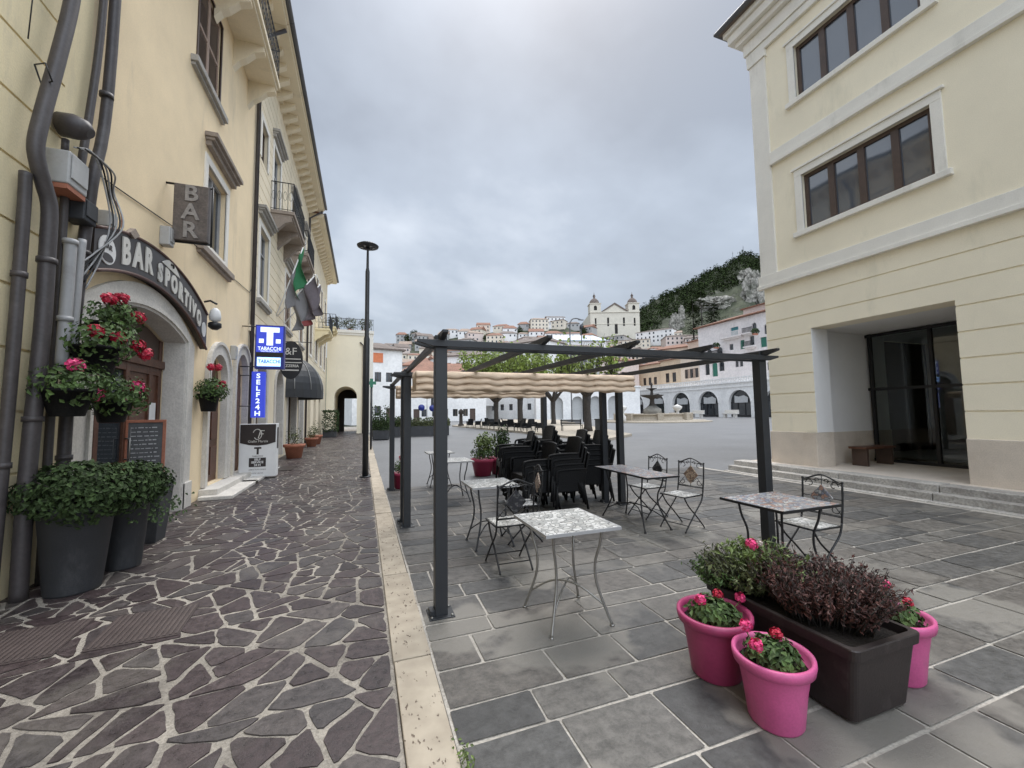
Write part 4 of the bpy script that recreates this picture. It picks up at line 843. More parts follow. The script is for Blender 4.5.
# geraniums
def cluster(mb, c, r, n, seed):
    rr = random.Random(seed); c = Vector(c)
    for _ in range(n):
        v = Vector((rr.gauss(0, 1), rr.gauss(0, 1), rr.gauss(0, .8)+.25)).normalized(); mb.leaf(c+v*r*rr.uniform(.6, 1), v, r*.62, asp=.95)
    return mb
def wall_pot(loc, label, seed, flowers, r=.15, h=.24, col='petalr', leafm='leaf', dirs=(1, 0)):
    t = thing('wall_flower_pot', label, 'flower pot', loc, group='flower pots hung on the bar wall')
    MB().lathe([(r*.62, 0), (r*.66, .01), (r*.95, h-.03), (r*1.05, h-.03), (r*1.05, h), (r*.92, h), (r*.9, h-.03)], 24).build('pot', M['rattan'], t); MB().lathe([(r*.91, h-.035), (0, h-.03)], 16).build('soil', M['soil'], t)
    foliage(MB(), (.05, 0, h+.05), (r*1.6, r*1.9, .24), 620, .06, seed, shell=.3).build('foliage', M[leafm], t)
    rr = random.Random(seed)
    for k, (x, y, z) in enumerate(flowers):
        f = MB(); cluster(f, (x, y, h+z), .075, 90, seed+k); f.build('flower', M[col], t)
        MB().tube([(x*.3, y*.3, h), (x*.9, y*.9, h+z-.03)], .004, 4).build('stem', M['leafl'], t)
    MB().tube([(-.0-r*.4, 0, h*.7), (-.28, 0, h*.7)], .01, 5).build('hook', M['black'], t)
    return t
wall_pot((-2.70, 5.80, 2.42), 'top hanging flower pot with red geraniums beside the drainpipes', 11, [(.12, -.02, .28), (.22, .12, .10), (.1, -.22, .22)])
wall_pot((-2.62, 5.46, 2.06), 'middle hanging black pot with trailing red geraniums', 12, [(.06, -.16, .14), (.16, .02, .10), (.26, .2, .05), (.3, .28, -.03)], .20, .28)
wall_pot((-2.66, 5.14, 1.62), 'lower hanging black pot with one bright pink geranium', 13, [(.08, -.08, .22)], .19, .26, 'petal')
wall_pot((-2.60, 5.75, 1.55), 'lowest hanging pot with pink geraniums above the bush, right of the others', 14, [(.16, .12, .16), (-.02, -.25, .05)], .17, .24, 'petal', 'leaf')
wall_pot((-2.80, 9.42, 1.70), 'black flower pot with red geraniums hung on the pier right of the bar door', 15, [(.05, -.12, .5), (.1, .1, .52), (.16, .2, .2), (.12, -.05, .1)], .18, .34)
foliage(MB(), (-2.76, 9.44, 2.12), (.2, .3, .26), 420, .06, 21, shell=.3).build('foliage', M['leaf'], [o for o in bpy.data.objects if o.name.startswith('wall_flower_pot')][-1], True)
# freestanding sign box
sx = thing('tobacco_info_board', 'free-standing brown and white advertising box with a T beside the doorstep', 'sign', (-2.55, 12.3, 0))
MB().box(-.42, .42, -.02, .28, .04, 1.40).build('case', M['white'], sx, bevel=.01)
TBx = lambda u, v, d: Vector((u, -.02+d, v))
mb = MB(); pl = [(-.40, .92), (-.2, .86), (0, .84), (.2, .86), (.40, .92), (.40, 1.385), (-.40, 1.385)]; mb.prism(pl, -.006, .0, TBx); mb.build('top_panel', M['signdk'], sx)
mb = MB(); text_mb(mb, 'F', .3, lambda x, y, d: TBx(.06+x+y*.25, 1.12+y, -.008-d), .004, -.004); 
mb.tube(smooth_path([TBx(-.02+.1*sin(a*1.0)*1., 1.13+.13*cos(a)*(1 if a < 3.6 else .8), -.01) for a in [k*.5-1.2 for k in range(11)]], 3), .010, 5); text_mb(mb, 'Giallo Marzia', .085, lambda x, y, d: TBx(x, .95+y, -.008-d), .004); mb.build('lettering', M['letter'], sx)
mb = MB(); text_mb(mb, 'T', .24, lambda x, y, d: TBx(x, .70+y, -.004-d), .005, .012); mb.box(-.19, .19, -.026, -.021, .30, .53)
text_mb(mb, 'TABACCHI', .05, lambda x, y, d: TBx(x, .57+y, -.004-d), .004); text_mb(mb, 'APERTO TUTTI I GIORNI', .035, lambda x, y, d: TBx(x, .23+y, -.004-d), .004); text_mb(mb, 'LOTTO  GIOCHI', .035, lambda x, y, d: TBx(x, .14+y, -.004-d), .004); mb.build('print', M['signdk'], sx)
mb = MB(); text_mb(mb, 'SELF', .075, lambda x, y, d: TBx(x, .485+y, -.008-d), .004, .002); text_mb(mb, 'SERVICE', .075, lambda x, y, d: TBx(x, .415+y, -.008-d), .004, .002); text_mb(mb, '24 H', .075, lambda x, y, d: TBx(x, .345+y, -.008-d), .004, .002); mb.build('panel_print', M['white'], sx)
MB().box(.421, .424, .03, .23, .75, 1.3).build('side_panel', M['signdk'], sx)
# blue T sign
tg = thing('tobacconist_sign', 'lit blue projecting sign with a big white T and a bright display', 'sign', (-2.34, 12.25, 2.83))
MB().box(-.34, .34, 0, .2, 0, 1.16).build('case', M['blue'], tg, bevel=.012); TT = lambda u, v, d: Vector((u, d, v))
mb = MB(); mb.box(-.31, .31, -.004, -.001, .44, 1.13); mb.build('blue_panel', M['lit_blue'], tg)
mb = MB(); mb.box(-.22, .22, -.010, -.005, .97, 1.10); mb.box(-.075, .075, -.009, -.0052, .62, .97); mb.build('letter_t', M['lit_white'], tg)
mb = MB(); text_mb(mb, 'TABACCHI', .13, lambda x, y, d: TT(x, .53+y, -.007-d), .004, .002, .85); text_mb(mb, 'VALORI BOLLATI', .055, lambda x, y, d: TT(x, .462+y, -.007-d), .004); mb.box(-.25, -.14, -.008, -.0055, .68, .79); mb.box(.14, .25, -.008, -.0055, .68, .79); mb.build('lettering', M['lit_white'], tg)
MB().box(-.28, .26, -.012, -.003, .07, .30).build('display', M['led'], tg); mb = MB(); text_mb(mb, 'TABACCHI', .13, lambda x, y, d: TT(x, .19+y, -.018-d), .004, .003, .8); mb.build('display_print', M['lit_blue'], tg)
MB().box(-.31, .31, -.0045, -.0015, .32, .43).build('black_band', M['black'], tg)
for z in (1.12, .06): MB().tube([(-.68, .1, z), (-.34, .1, z)], .015, 6).build('bracket', M['black'], tg)
s2 = thing('self_service_sign', 'narrow blue vertical sign reading SELF 24H below the lit T sign', 'sign', (-2.59, 12.3, 1.56)); MB().box(-.155, .155, 0, .14, 0, 1.2).build('case', M['lit_blue'], s2, bevel=.01)
mb = MB()
for k, ch in enumerate('SELF24H'): text_mb(mb, ch, .17, lambda x, y, d, k=k: Vector((x, -.004-d, 1.08-.163*k+y)), .005, .005, 1.15)
mb.build('lettering', M['lit_white'], s2)
for z in (1.1, .3): MB().tube([(-.42, .07, z), (-.15, .07, z)], .012, 6).build('bracket', M['black'], s2)
ebox('floodlight', 'slim grey lamp box on the peach wall between the arched doors', (-3, 11.45, 3.12), (.12, .12, .34), M['gbox'], cat='floodlight')
# oval black sign
ov = thing('oval_shop_sign', 'black oval projecting sign with white lettering beyond the blue sign', 'sign', (-2.3, 15.3, 3.45)); TO = lambda u, v, d: Vector((u, d, v))
MB().prism([(.36*cos(a), .64*sin(a)) for a in [2*pi*k/32 for k in range(32)]], 0, .08, TO).build('panel', M['black'], ov)
mb = MB(); text_mb(mb, '&F', .34, lambda x, y, d: TO(x, .28+y, -.006-d), .004); mb.box(-.30, .30, -.008, -.002, .02, .05); mb.box(-.33, .33, -.008, -.002, -.10, -.07)
text_mb(mb, 'PIZZERIA', .12, lambda x, y, d: TO(x, -.20+y, -.006-d), .004, .003); mb.box(-.25, .25, -.008, -.002, -.36, -.32); mb.build('lettering', M['letter'], ov)
MB().tube([(-.7, .04, .62), (.62, .04, .62)], .015, 6).build('bracket', M['black'], ov)
# flags
def flag(base, tip, cols, label, seed, drop, wd):
    t = thing('flag', label, 'flag', base, group='flags on the cream house'); b = Vector(base); tp = Vector(tip)-b
    MB().tube([(0, 0, 0), tuple(tp)], .022, 8).build('pole', M['white'], t); rr = random.Random(seed); nu, nv = 10, 12
    for ci, m in enumerate(cols):
        mb = MB(); 
        def P(i, j):
            t_ = (ci+i/nu)/len(cols); s = j/nv; q = tp*(1-.62*(t_)); fold = .09*sin(t_*13+s*5+seed)*(.3+s)
            return q+Vector((fold+.05*s+wd[0]*s, fold*1.5+wd[1]*s, -drop*s*(1-.15*t_)))
        mb.add([P(i, j) for i in range(nu+1) for j in range(nv+1)], [(i*(nv+1)+j, (i+1)*(nv+1)+j, (i+1)*(nv+1)+j+1, i*(nv+1)+j+1) for i in range(nu) for j in range(nv)], True)
        o = mb.build('cloth', m, t); md = o.modifiers.new('solid', 'SOLIDIFY'); md.thickness = .004
        for p in o.data.polygons: p.use_smooth = True
    return t
FG = mat('green_cloth', (.03, .17, .07), .8, .1, 3); FW = mat('greyish_cloth', (.20, .195, .20), .8, .1, 3); FR = mat('red_cloth', (.30, .07, .07), .8, .1, 3); FB = mat('grey_purple_cloth', (.13, .11, .12), .8, .2, 3)
flag((-3, 16.6, 5.2), (-2.15, 16.4, 7.75), [FG, FW], 'green and white flag on the steeper pole over the street', 2, 1.2, (.0, .25))
flag((-3, 16.75, 5.2), (-1.75, 16.8, 6.9), [FB, FW], 'dark grey drooping flag on the lower slanted pole', 5, 1.35, (.05, .2))
flag((-3, 18.1, 5.2), (-1.75, 18.4, 7.0), [FB, FR], 'folded flag with a dull red edge behind the other two', 8, 1.1, (.0, .2))
# awning
aw = thing('dome_awning', 'black rounded dome awning over the shop entrance beyond the oval sign', 'awning', (-3, 20.6, 2.7)); mb = MB(); n = 12; mm = 8
def AP(i, j):   # i around half circle in plan (Y), j up
    a = pi*i/n; e = (pi/2)*j/mm; return Vector((1.25*sin(a)*cos(e), -1.75*cos(a)*cos(e), 1.45*sin(e)))
for i in range(n):
    for j in range(mm): mb.quad(AP(i, j), AP(i+1, j), AP(i+1, j+1), AP(i, j+1))
for i in range(n): a, b = AP(i, 0), AP(i+1, 0); mb.quad(a, b, b-Vector((0, 0, .35)), a-Vector((0, 0, .35)))
o = mb.build('canopy', M['awn'], aw); o.modifiers.new('s', 'SOLIDIFY').thickness = .012
mb = MB()
for i in (1, 3, 5, 7, 9, 11): MB().tube([AP(i, j)*1.012 for j in range(mm+1)], .012, 4).build('rib', M['gbox'], aw)
mb = MB(); text_mb(mb, 'B', .24, lambda x, y, d: Vector((1.27+d, .0+x, -.17+y)), .01); mb.build('lettering', M['letter'], aw)
# terracotta pots
def tpot(loc, label, r, h, seed, sp):
    t = thing('terracotta_pot', label, 'flower pot', loc, group='terracotta pots along the wall'); MB().lathe([(r*.7, 0), (r*.92, h-.1), (r*1.05, h-.1), (r*1.07, h), (r*.95, h), (r*.93, h-.05)], 24).build('pot', M['terra'], t); MB().lathe([(r*.94, h-.06), (0, h-.05)], 12).build('soil', M['soil'], t)
    foliage(MB(), (0, 0, h+sp*.5), (r*.9, r*.9, sp), 260, .07, seed, shell=.1).build('foliage', M['olive'], t); return t
tpot((-2.45, 17.6, 0), 'large terracotta pot with a thin shrub in front of the awning', .36, .52, 1, .5); tpot((-2.5, 25.5, 0), 'smaller terracotta pot further along the wall', .34, .5, 2, .55); tpot((-2.5, 23.6, 0), 'terracotta pot just past the awning', .3, .45, 3, .4)
hd = thing('box_hedge', 'dark green clipped hedge in a trough before the passage arch', 'hedge', (-2.3, 33.5, 0)); MB().box(-.45, .45, -.9, .9, 0, .5).build('trough', M['gplanter'], hd, bevel=.02)
mb = MB(); rr = random.Random(6)
for _ in range(1500):
    p = Vector((rr.uniform(-.5, .5), rr.uniform(-.95, .95), rr.uniform(.4, 1.9))); k = rr.randrange(4)
    if k == 0: p.x = .5
    elif k == 1: p.y = -.95
    elif k == 2: p.z = 1.9
    mb.leaf(p+Vector((rr.gauss(0, .03), rr.gauss(0, .03), rr.gauss(0, .03))), (rr.gauss(.4, 1), rr.gauss(-.4, 1), rr.gauss(.2, 1)), .12)
mb.build('foliage', M['leafb'], hd)
# gratings
def grating(x0, x1, y0, y1, label, rz):
    t = thing('drain_cover', label, 'drain cover', ((x0+x1)/2, (y0+y1)/2, .0), rz); w_, h_ = (x1-x0)/2, (y1-y0)/2
    MB().box(-w_, w_, -h_, h_, .002, .006).build('plate', mat('rust_iron', (.06, .045, .042), .5, .2, 8), t); mb = MB(); x = -w_+.02
    n = int(2*w_/.035)
    for k in range(n): u = -w_+.02+k*.035; mb.box(u, u+.018, -h_+.02, h_-.02, .006, .012)
    mb.build('ribs', mat('worn_iron', (.09, .07, .065), .45, .2, 8), t)
grating(-1.82, -1.28, 3.78, 4.34, 'ribbed iron drain cover in the crazy paving, nearer the street', radians(4)); grating(-2.62, -1.98, 3.76, 4.34, 'ribbed iron drain cover close to the planters', radians(4))
m_ = thing('door_mat', 'dark door mat with a pale stripe on the pavement past the sign box', 'mat', (-2.35, 14.2, .0)); MB().box(-.4, .4, -.55, .55, .003, .018).build('mat', M['signdk'], m_); MB().box(-.2, -.05, -.4, .4, .019, .022).build('stripe', M['gbox'], m_)
# street lamp
la = thing('street_lamp', 'tall slim black street lamp with a flat ring head at the kerb', 'street lamp', (.06, 11.39, 0))
MB().lathe([(.075, 0), (.075, 3.6), (.055, 3.65), (.055, 5.4), (.035, 5.5), (.028, 6.0), (.05, 6.05)], 16).build('pole', M['dmetal'], la); MB().lathe([(.0, -.02), (.2, -.02), (.27, .0), (.28, .03), (.2, .08), (.1, .10), (.0, .10)], 28, (0, 0, 6.08)).build('lamp_head', M['dmetal'], la)
mb = MB(); [mb.lathe([(0, 0), (.03, 0), (.03, -.012), (0, -.012)], 8, (.15*cos(a), .15*sin(a), 6.058)) for a in [k*pi/3 for k in range(6)]]; mb.build('led_lenses', M['gpipe'], la)
MB().lathe([(.14, 0), (.14, .02), (.08, .03)], 16).build('base_plate', M['dmetal'], la)

# ================================================================ PERGOLAS
def pergola(y0, y1, label, xl=.60, xr=4.22, xr2=None, raf=True, left=True):
    xr2 = xr2 or xr; t = thing('pergola', label, 'pergola', (xl, y0, 0), group='anthracite pergolas over the tables'); H = 2.25
    L0 = lambda x: x-xl
    for (x, y) in ((xl, y0), (xr, y0), (xl, y1), (xr2, y1)):
        p = MB().box(x-xl-.05, x-xl+.05, y-y0-.05, y-y0+.05, .008, H).build('post', M['dmetal'], t, bevel=.004)
        mb = MB(); mb.box(x-xl-.10, x-xl+.10, y-y0-.10, y-y0+.10, 0, .01); mb.box(x-xl-.09, x-xl-.052, y-y0-.045, y-y0+.045, .01, .05)
        o = mb.build('base_plate', M['dmetal'], p, bevel=.002)
        m2 = MB(); [m2.lathe([(.011, .0), (.011, .012), (0, .012)], 6, (x-xl+sx*.08, y-y0+sy*.08, .01)) for sx in (-1, 1) for sy in (-1, 1)]; m2.build('bolts', M['silver'], p)
    def beam(p, q, z, h, w, name, ext=.3):
        p = Vector((*p, z)); q = Vector((*q, z)); d = (q-p); l = d.length; d.normalize(); n = Vector((-d.y, d.x, 0))
        poly = [(-ext, h), (-ext, h*.62), (-ext*.35, 0), (l+ext*.35, 0), (l+ext, h*.62), (l+ext, h)]
        return MB().prism(poly, -w/2, w/2, lambda u, v, k: p+d*u+Vector((0, 0, v))+n*k).build(name, M['dmetal'], t, bevel=.003)
    dy = y1-y0
    for y, a in ((0, xr-xl), (dy, xr2-xl)):
        for s in (-1, 1): beam((0, y+s*.072), (a, y+s*.072), H-.10, .055, .035, 'beam', .20)
    if raf:
        for k in range(5):
            f = k/4; beam((f*(xr-xl)+.0, 0), (f*(xr2-xl), dy), H-.05, .062, .045, 'rafter', .24)
    return t
def canvas(parent, x0, x1, y, z, n=7, drop=.24, seed=0, pitch=.045):
    """gathered cloth: folds hanging side by side under the rafters"""
    mb = MB(); nx = 110; rows = []
    rr = random.Random(seed); ph = [rr.uniform(0, 6) for _ in range(40)]
    prof = []
    for k in range(n):
        dd = drop*(1-.09*k); prof += [(k*pitch, 0, k), (k*pitch+.012, -.5*dd, k), (k*pitch+.022, -dd, k), (k*pitch+.034, -dd, k), (k*pitch+.040, -.5*dd, k)]
    prof.append((n*pitch, 0, n)); b0 = n*pitch; nt_ = 3
    for q in range(nt_):
        z0_, z1_ = -drop*1.02*q/nt_, -drop*1.02*(q+1)/nt_; prof += [(b0+.010, z0_*.95+z1_*.05, 50+q), (b0+.026, z0_*.7+z1_*.3, 60+q), (b0+.040, z0_*.35+z1_*.65, 70+q), (b0+.032, z0_*.06+z1_*.94, 80+q), (b0+.004, z1_+.004, 84+q)]

    for i in range(nx+1):
        x = x0+(x1-x0)*i/nx
        for (yy, zz, k) in prof:
            wv = .008*sin(x*9+ph[(k//10) % 40]+zz*6)+.007*sin(x*21+ph[(k//10+7) % 40]); mb.v.append((x, y-yy+wv*.8, z+zz*(1+.015*sin(x*4.3+ph[3]))+(wv*1.3 if zz < -.01 else 0)))
    m_ = len(prof)
    for i in range(nx):
        for j in range(m_-1): mb.f.append((i*m_+j, (i+1)*m_+j, (i+1)*m_+j+1, i*m_+j+1)); mb.sm.append(True)
    o = mb.build('canvas', M['fabric'], parent); o.modifiers.new('s', 'SOLIDIFY').thickness = .003; return o
PA = pergola(3.42, 6.17, 'nearest dark metal pergola over the mosaic tables with bunched beige canvas'); PB = pergola(6.42, 9.2, 'second dark metal pergola directly behind the nearest one', .58, 4.05, 4.15)
canvas(PA, .06, 3.58, 2.66, 2.185, 8, .26, 1, .05); canvas(PB, .06, 3.4, 2.70, 2.185, 7, .24, 2, .05)
#PC = pergola(10.4, 13.0, 'smallest-looking dark pergola furthest along the kerb', .60, 1.9, 1.9)
#canvas(PC, .05, 1.2, 2.4, 2.185, 5, .2, 3)
# ================================================================ TABLES
def curve_leg(mb, top, mid, foot, r=.0095): mb.tube(smooth_path([top, Vector(top).lerp(Vector(mid), .5)+Vector((0, 0, 0)), mid, Vector(mid).lerp(Vector(foot), .45)*1.0, foot], 5), r, 6); return mb
def mosaic_table(name, label, loc, w_, d_, topm, legm, rim, rz=0, h=.74, group='wrought iron mosaic tables'):
    t = thing(name, label, 'table', loc, rz, group)
    MB().box(-w_/2+.012, w_/2-.012, -d_/2+.012, d_/2-.012, h-.016, h).build('tabletop', topm, t, bevel=.002)
    mb = MB(); e = .014
    mb.box(-w_/2, w_/2, -d_/2, -d_/2+e-.003, h-.024, h-.001); mb.box(-w_/2, w_/2, d_/2-e+.003, d_/2, h-.024, h-.001); mb.box(-w_/2, -w_/2+e-.003, -d_/2+e-.003, d_/2-e+.003, h-.024, h-.001); mb.box(w_/2-e+.003, w_/2, -d_/2+e-.003, d_/2-e+.003, h-.024, h-.001); mb.build('rim', rim, t)
    ax, ay = w_*.32, d_*.32; fx, fy = w_*.38, d_*.37
    for sx in (-1, 1):
        for sy in (-1, 1):
            mb = MB(); mb.tube(smooth_path([(sx*ax*1.05, sy*ay*1.05, h-.02), (sx*ax*.98, sy*ay*.98, h-.15), (sx*ax*.84, sy*ay*.84, .45), (sx*ax*.86, sy*ay*.86, .30), (sx*fx*.92, sy*fy*.92, .12), (sx*fx*1.06, sy*fy*1.06, .012)], 5), .0105, 7); mb.lathe([(.018, 0), (.018, .012), (.0, .014)], 8, (sx*fx*1.06, sy*fy*1.06, 0)); mb.build('leg', legm, t)
    mb = MB(); mb.tube([(-ax, -ay, h-.03), (ax, -ay, h-.03), (ax, ay, h-.03), (-ax, ay, h-.03), (-ax, -ay, h-.03)], .007, 5); mb.build('apron', legm, t)
    for s in (-1, 1):
        mb = MB(); mb.tube(smooth_path([(s*fx*.9, -fy*.9, .14), (s*fx*.4, -fy*.45, .24), (0, 0, .262+.008*s), (-s*fx*.4, fy*.45, .24), (-s*fx*.9, fy*.9, .14)], 5), .008, 6); mb.build('stretcher', legm, t)
    return t
mosaic_table('mosaic_table', 'square white mosaic table with silver curved legs, nearest in the centre', (1.52, 3.02, 0), .62, .66, M['mosw'], M['silver'], M['gpipe'])
mosaic_table('mosaic_table', 'speckled mosaic table on black legs beside the right front pergola post', (3.70, 2.88, 0), .74, .66, M['mosc'], M['black'], M['black'])
mosaic_table('mosaic_table', 'long speckled table on thin black legs with two iron chairs beyond the centre', (3.70, 5.11, 0), .52, 1.30, M['mosc'], M['black'], M['black'])
mosaic_table('mosaic_table', 'white table behind the nearest chair with the dark diamond', (1.48, 4.98, 0), .58, .60, M['mosw'], M['gplanter'], M['gpipe'])
mosaic_table('mosaic_table', 'white table further back, left of the crimson flower pots', (1.60, 7.7, 0), .60, .75, M['mosw'], M['gplanter'], M['gpipe'])
mosaic_table('mosaic_table', 'small white table furthest back along the kerb side', (1.62, 9.4, 0), .58, .6, M['mosw'], M['gplanter'], M['gpipe'])
# ================================================================ IRON CHAIRS (seat centre at origin, back towards -Y)
def iron_chair(label, loc, rz, med, seatm):
    t = thing('iron_chair', label, 'chair', loc, rz, 'folding iron chairs with mosaic backs'); w_ = .195; sh = .455
    MB().box(-w_+.012, w_-.012, -.165, .185, sh-.006, sh+.008).build('seat', seatm, t, bevel=.003)
    MB().tube([(-w_, -.175, sh), (w_, -.175, sh), (w_, .195, sh), (-w_, .195, sh), (-w_, -.175, sh)], .009, 6).build('seat_frame', M['black'], t)
    mb = MB()
    for s in (-1, 1): mb.tube(smooth_path([(s*w_, -.235, .86), (s*w_, -.22, .66), (s*w_, -.19, sh+.03)], 4), .010, 6)
    mb.tube(smooth_path([(-w_, -.235, .86), (-w_*.75, -.236, .872), (-w_*.42, -.238, .90), (0, -.239, .925), (w_*.42, -.238, .90), (w_*.75, -.236, .872), (w_, -.235, .86)], 4), .009, 6)
    mb.tube([(-w_, -.205, .535), (w_, -.205, .535)], .007, 6)
    for s in (-1, 1): mb.lathe([(.0, .0), (.013, .006), (.013, .018), (0, .026)], 8, (s*w_, -.235, .858))
    mb.build('backrest', M['black'], t)
    for s in (-1, 1):     # front legs continue the back uprights; rear legs start at the seat front
        MB().tube(smooth_path([(s*w_, -.19, sh+.03), (s*w_, -.15, sh-.08), (s*w_, -.02, .25), (s*w_, .13, .1), (s*w_, .215, .008)], 4), .010, 6).build('leg', M['black'], t)
        MB().tube(smooth_path([(s*(w_-.022), .18, sh-.01), (s*(w_-.022), .10, .33), (s*(w_-.022), -.03, .21), (s*(w_-.022), -.17, .07), (s*(w_-.022), -.225, .008)], 4), .010, 6).build('leg', M['black'], t)
    MB().tube([(-w_, .15, .085), (w_, .15, .085)], .006, 6).build('stretcher', M['black'], t); MB().tube([(-w_+.022, -.16, .085), (w_-.022, -.16, .085)], .006, 6).build('stretcher', M['black'], t)
    d = .112; TBk = lambda u, v, h: Vector((u, -.222-(v-.70)*.07+h, v))
    MB().prism([(0, .70-d*1.12), (d, .70), (0, .70+d*1.12), (-d, .70)], -.009, .009, TBk).build('medallion', med, t, bevel=.002)
    mb = MB()
    def scroll(cx, cz, r, a0, a1, n=10):
        mb.tube([TBk(cx+r*(1-.5*k/n)*cos(a0+(a1-a0)*k/n), cz+r*(1-.5*k/n)*sin(a0+(a1-a0)*k/n), 0) for k in range(n+1)], .0045, 5)
    for s in (-1, 1):
        scroll(s*.12, .825, .042, (0 if s > 0 else pi), (0 if s > 0 else pi)+s*5); scroll(s*.05, .862, .026, (pi if s > 0 else 0), (pi if s > 0 else 0)-s*4.5)
        scroll(s*.13, .60, .045, (0 if s > 0 else pi), (0 if s > 0 else pi)-s*5); mb.tube([TBk(s*.03, .60, 0), TBk(s*.10, .66, 0), TBk(s*w_, .545, 0)], .0045, 5); mb.tube([TBk(s*d, .70, 0), TBk(s*w_, .70, 0)], .0045, 5)
        mb.tube([TBk(0, .875, 0), TBk(s*.05, .862, 0), TBk(s*.12, .867, 0), TBk(s*w_, .84, 0)], .0045, 5)
    mb.tube([TBk(0, .92, 0), TBk(0, .545, 0)], .004, 5); mb.tube([TBk(-w_, .545, 0), TBk(w_, .545, 0)], .004, 5)
    mb.build('scrollwork', M['black'], t); return t
iron_chair('iron chair with a plain dark diamond back, nearest, left of the silver-legged table', (1.46, 4.20, 0), radians(0), M['mosd'], M['mosw'])
iron_chair('iron chair with a tan diamond back in front of the stacked black chairs', (1.90, 4.98, 0), radians(82), M['mostan'], M['mosw'])
iron_chair('iron chair with a red-patterned diamond, right side of the long speckled table', (4.13, 4.63, 0), radians(102), M['mostan'], M['mosw'])
iron_chair('iron chair furthest back at the long speckled table', (4.10, 5.33, 0), radians(94), M['mosd'], M['mosw'])
iron_chair('iron chair with a scrolled grey diamond back behind the right front table', (4.20, 2.96, 0), radians(90), M['mosc'], M['mosw'])
# ================================================================ STACKED RATTAN CHAIRS (back towards -Y)
def rattan_chair():
    t = thing('rattan_armchair', 'black woven armchair', 'chair', (0, 0, -50)); w_ = .27
    MB().box(-w_, w_, -.24, .27, .30, .43).build('seat', M['rattan'], t, bevel=.015)
    mb = MB(); n = 8; vs = []; 
    for i in range(n+1):
        for j in range(2):
            for k in range(2):
                x = -w_*1.0+2*w_*1.0*i/n; z = .43+j*.48; y = -.24-j*.12-.03*(1-(x/w_)**2)+k*.035; vs.append((x*(1-.06*j), y, z+(.02*(1-(x/w_)**2) if j else 0)))
    fs = []
    for i in range(n):
        a = i*4; b = a+4; fs += [(a, b, b+2, a+2), (a+1, a+3, b+3, b+1), (a+2, b+2, b+3, a+3), (a, a+1, b+1, b)]
    fs += [(0, 2, 3, 1), (n*4, n*4+1, n*4+3, n*4+2)]; mb.add(vs, fs); mb.build('backrest', M['rattan'], t, bevel=.008)
    for s in (-1, 1):
        mb = MB(); mb.tube(smooth_path([(s*(w_+.01), -.27, .66), (s*(w_+.02), -.05, .665), (s*(w_+.02), .2, .655), (s*(w_+.015), .27, .61), (s*(w_+.005), .27, .43)], 4), .018, 8); mb.add([(s*(w_+.005), -.24, .43), (s*(w_+.005), .24, .43), (s*(w_+.018), .22, .64), (s*(w_+.018), -.26, .65), (s*(w_-.015), -.24, .43), (s*(w_-.015), .24, .43), (s*(w_+.0), .22, .64), (s*(w_+.0), -.26, .65)], [(0, 1, 2, 3), (4, 7, 6, 5), (0, 3, 7, 4), (1, 5, 6, 2)]); mb.build('armrest', M['rattan'], t)
        MB().tube([(s*(w_-.01), .25, .40), (s*w_, .28, .0)], [.026, .018], 8).build('leg', M['rattan'], t); MB().tube([(s*(w_-.02), -.22, .40), (s*(w_-.0), -.29, .0)], [.026, .018], 8).build('leg', M['rattan'], t)
    return t
rc = snapshot(rattan_chair())
stacks = [((2.72, 7.0), 80, 5, 'left stack by the crimson pots'), ((3.22, 7.15), 84, 6, 'tallest stack, second from the left'), ((3.22, 6.35), 88, 4, 'front stack in the middle'), ((3.80, 7.05), 82, 5, 'third stack of the rear row'), ((4.0, 6.75), 80, 5, 'right stack beside the twin pergola posts'), ((2.74, 6.42), 90, 3, 'low front stack behind the tan diamond chair')]
first = True; ordn = ['lowest', 'second from below', 'third from below', 'fourth from below', 'fifth from below', 'topmost']
for (x, y), rz, n, nm in stacks:
    for k in range(n):
        a = radians(rz+rnd.uniform(-2, 2)); st = 'topmost' if k == n-1 else ordn[k]
        lb = 'black woven armchair, %s in the %s' % (st, nm); ps = (x-.045*k*sin(a)*1.0, y+.045*k*cos(a), .085*k)
        if first: rc.location = ps; rc.rotation_euler = (0, 0, a); rc['label'] = lb; rc['group'] = 'stacked black armchairs'; first = False
        else: dup(rc, ps, a, lb)
# ================================================================ POTS IN THE FOREGROUND
def pink_pot(label, loc, r, h, m, seed, fl, group='pink flower pots in the foreground', fol=900):
    t = thing('flower_pot', label, 'flower pot', loc, rnd.uniform(0, 1), group)
    MB().lathe([(r*.66, 0), (r*.70, .012), (r*.80, h*.5), (r*.90, h-.06), (r*.91, h-.055), (r*1.02, h-.05), (r*1.05, h-.02), (r*1.04, h), (r*.95, h+.002), (r*.91, h-.02), (r*.87, h-.07)], 48, sx=1.04, sy=.96).build('pot', m, t)
    MB().lathe([(r*.885, h-.065), (0, h-.05)], 24).build('soil', M['soil'], t)
    foliage(MB(), (-.01, 0, h-.02), (r*.74, r*.72, .10), fol, .042, seed, shell=.1).build('foliage', M['leaf'], t)
    for k, (x, y, z) in enumerate(fl):
        cluster(MB(), (x, y, h+z), .034, 70, seed*7+k).build('flower', M['petal'] if k % 2 == 0 else M['petalr'], t); MB().tube([(x*.6, y*.6, h-.03), (x, y, h+z-.02)], .003, 4).build('stem', M['leafl'], t)
    return t
pink_pot('larger pink plastic pot with geraniums on the left of the brown trough', (2.06, 2.07, 0), .215, .36, mat('crimson_pink_plastic', (.36, .045, .13), .45, .14, 4, fine=.06, stain=((.22, .06, .11), 4, .52, .6)), 31, [(-.12, .06, .10), (.08, -.02, .07), (.15, -.14, .05)])
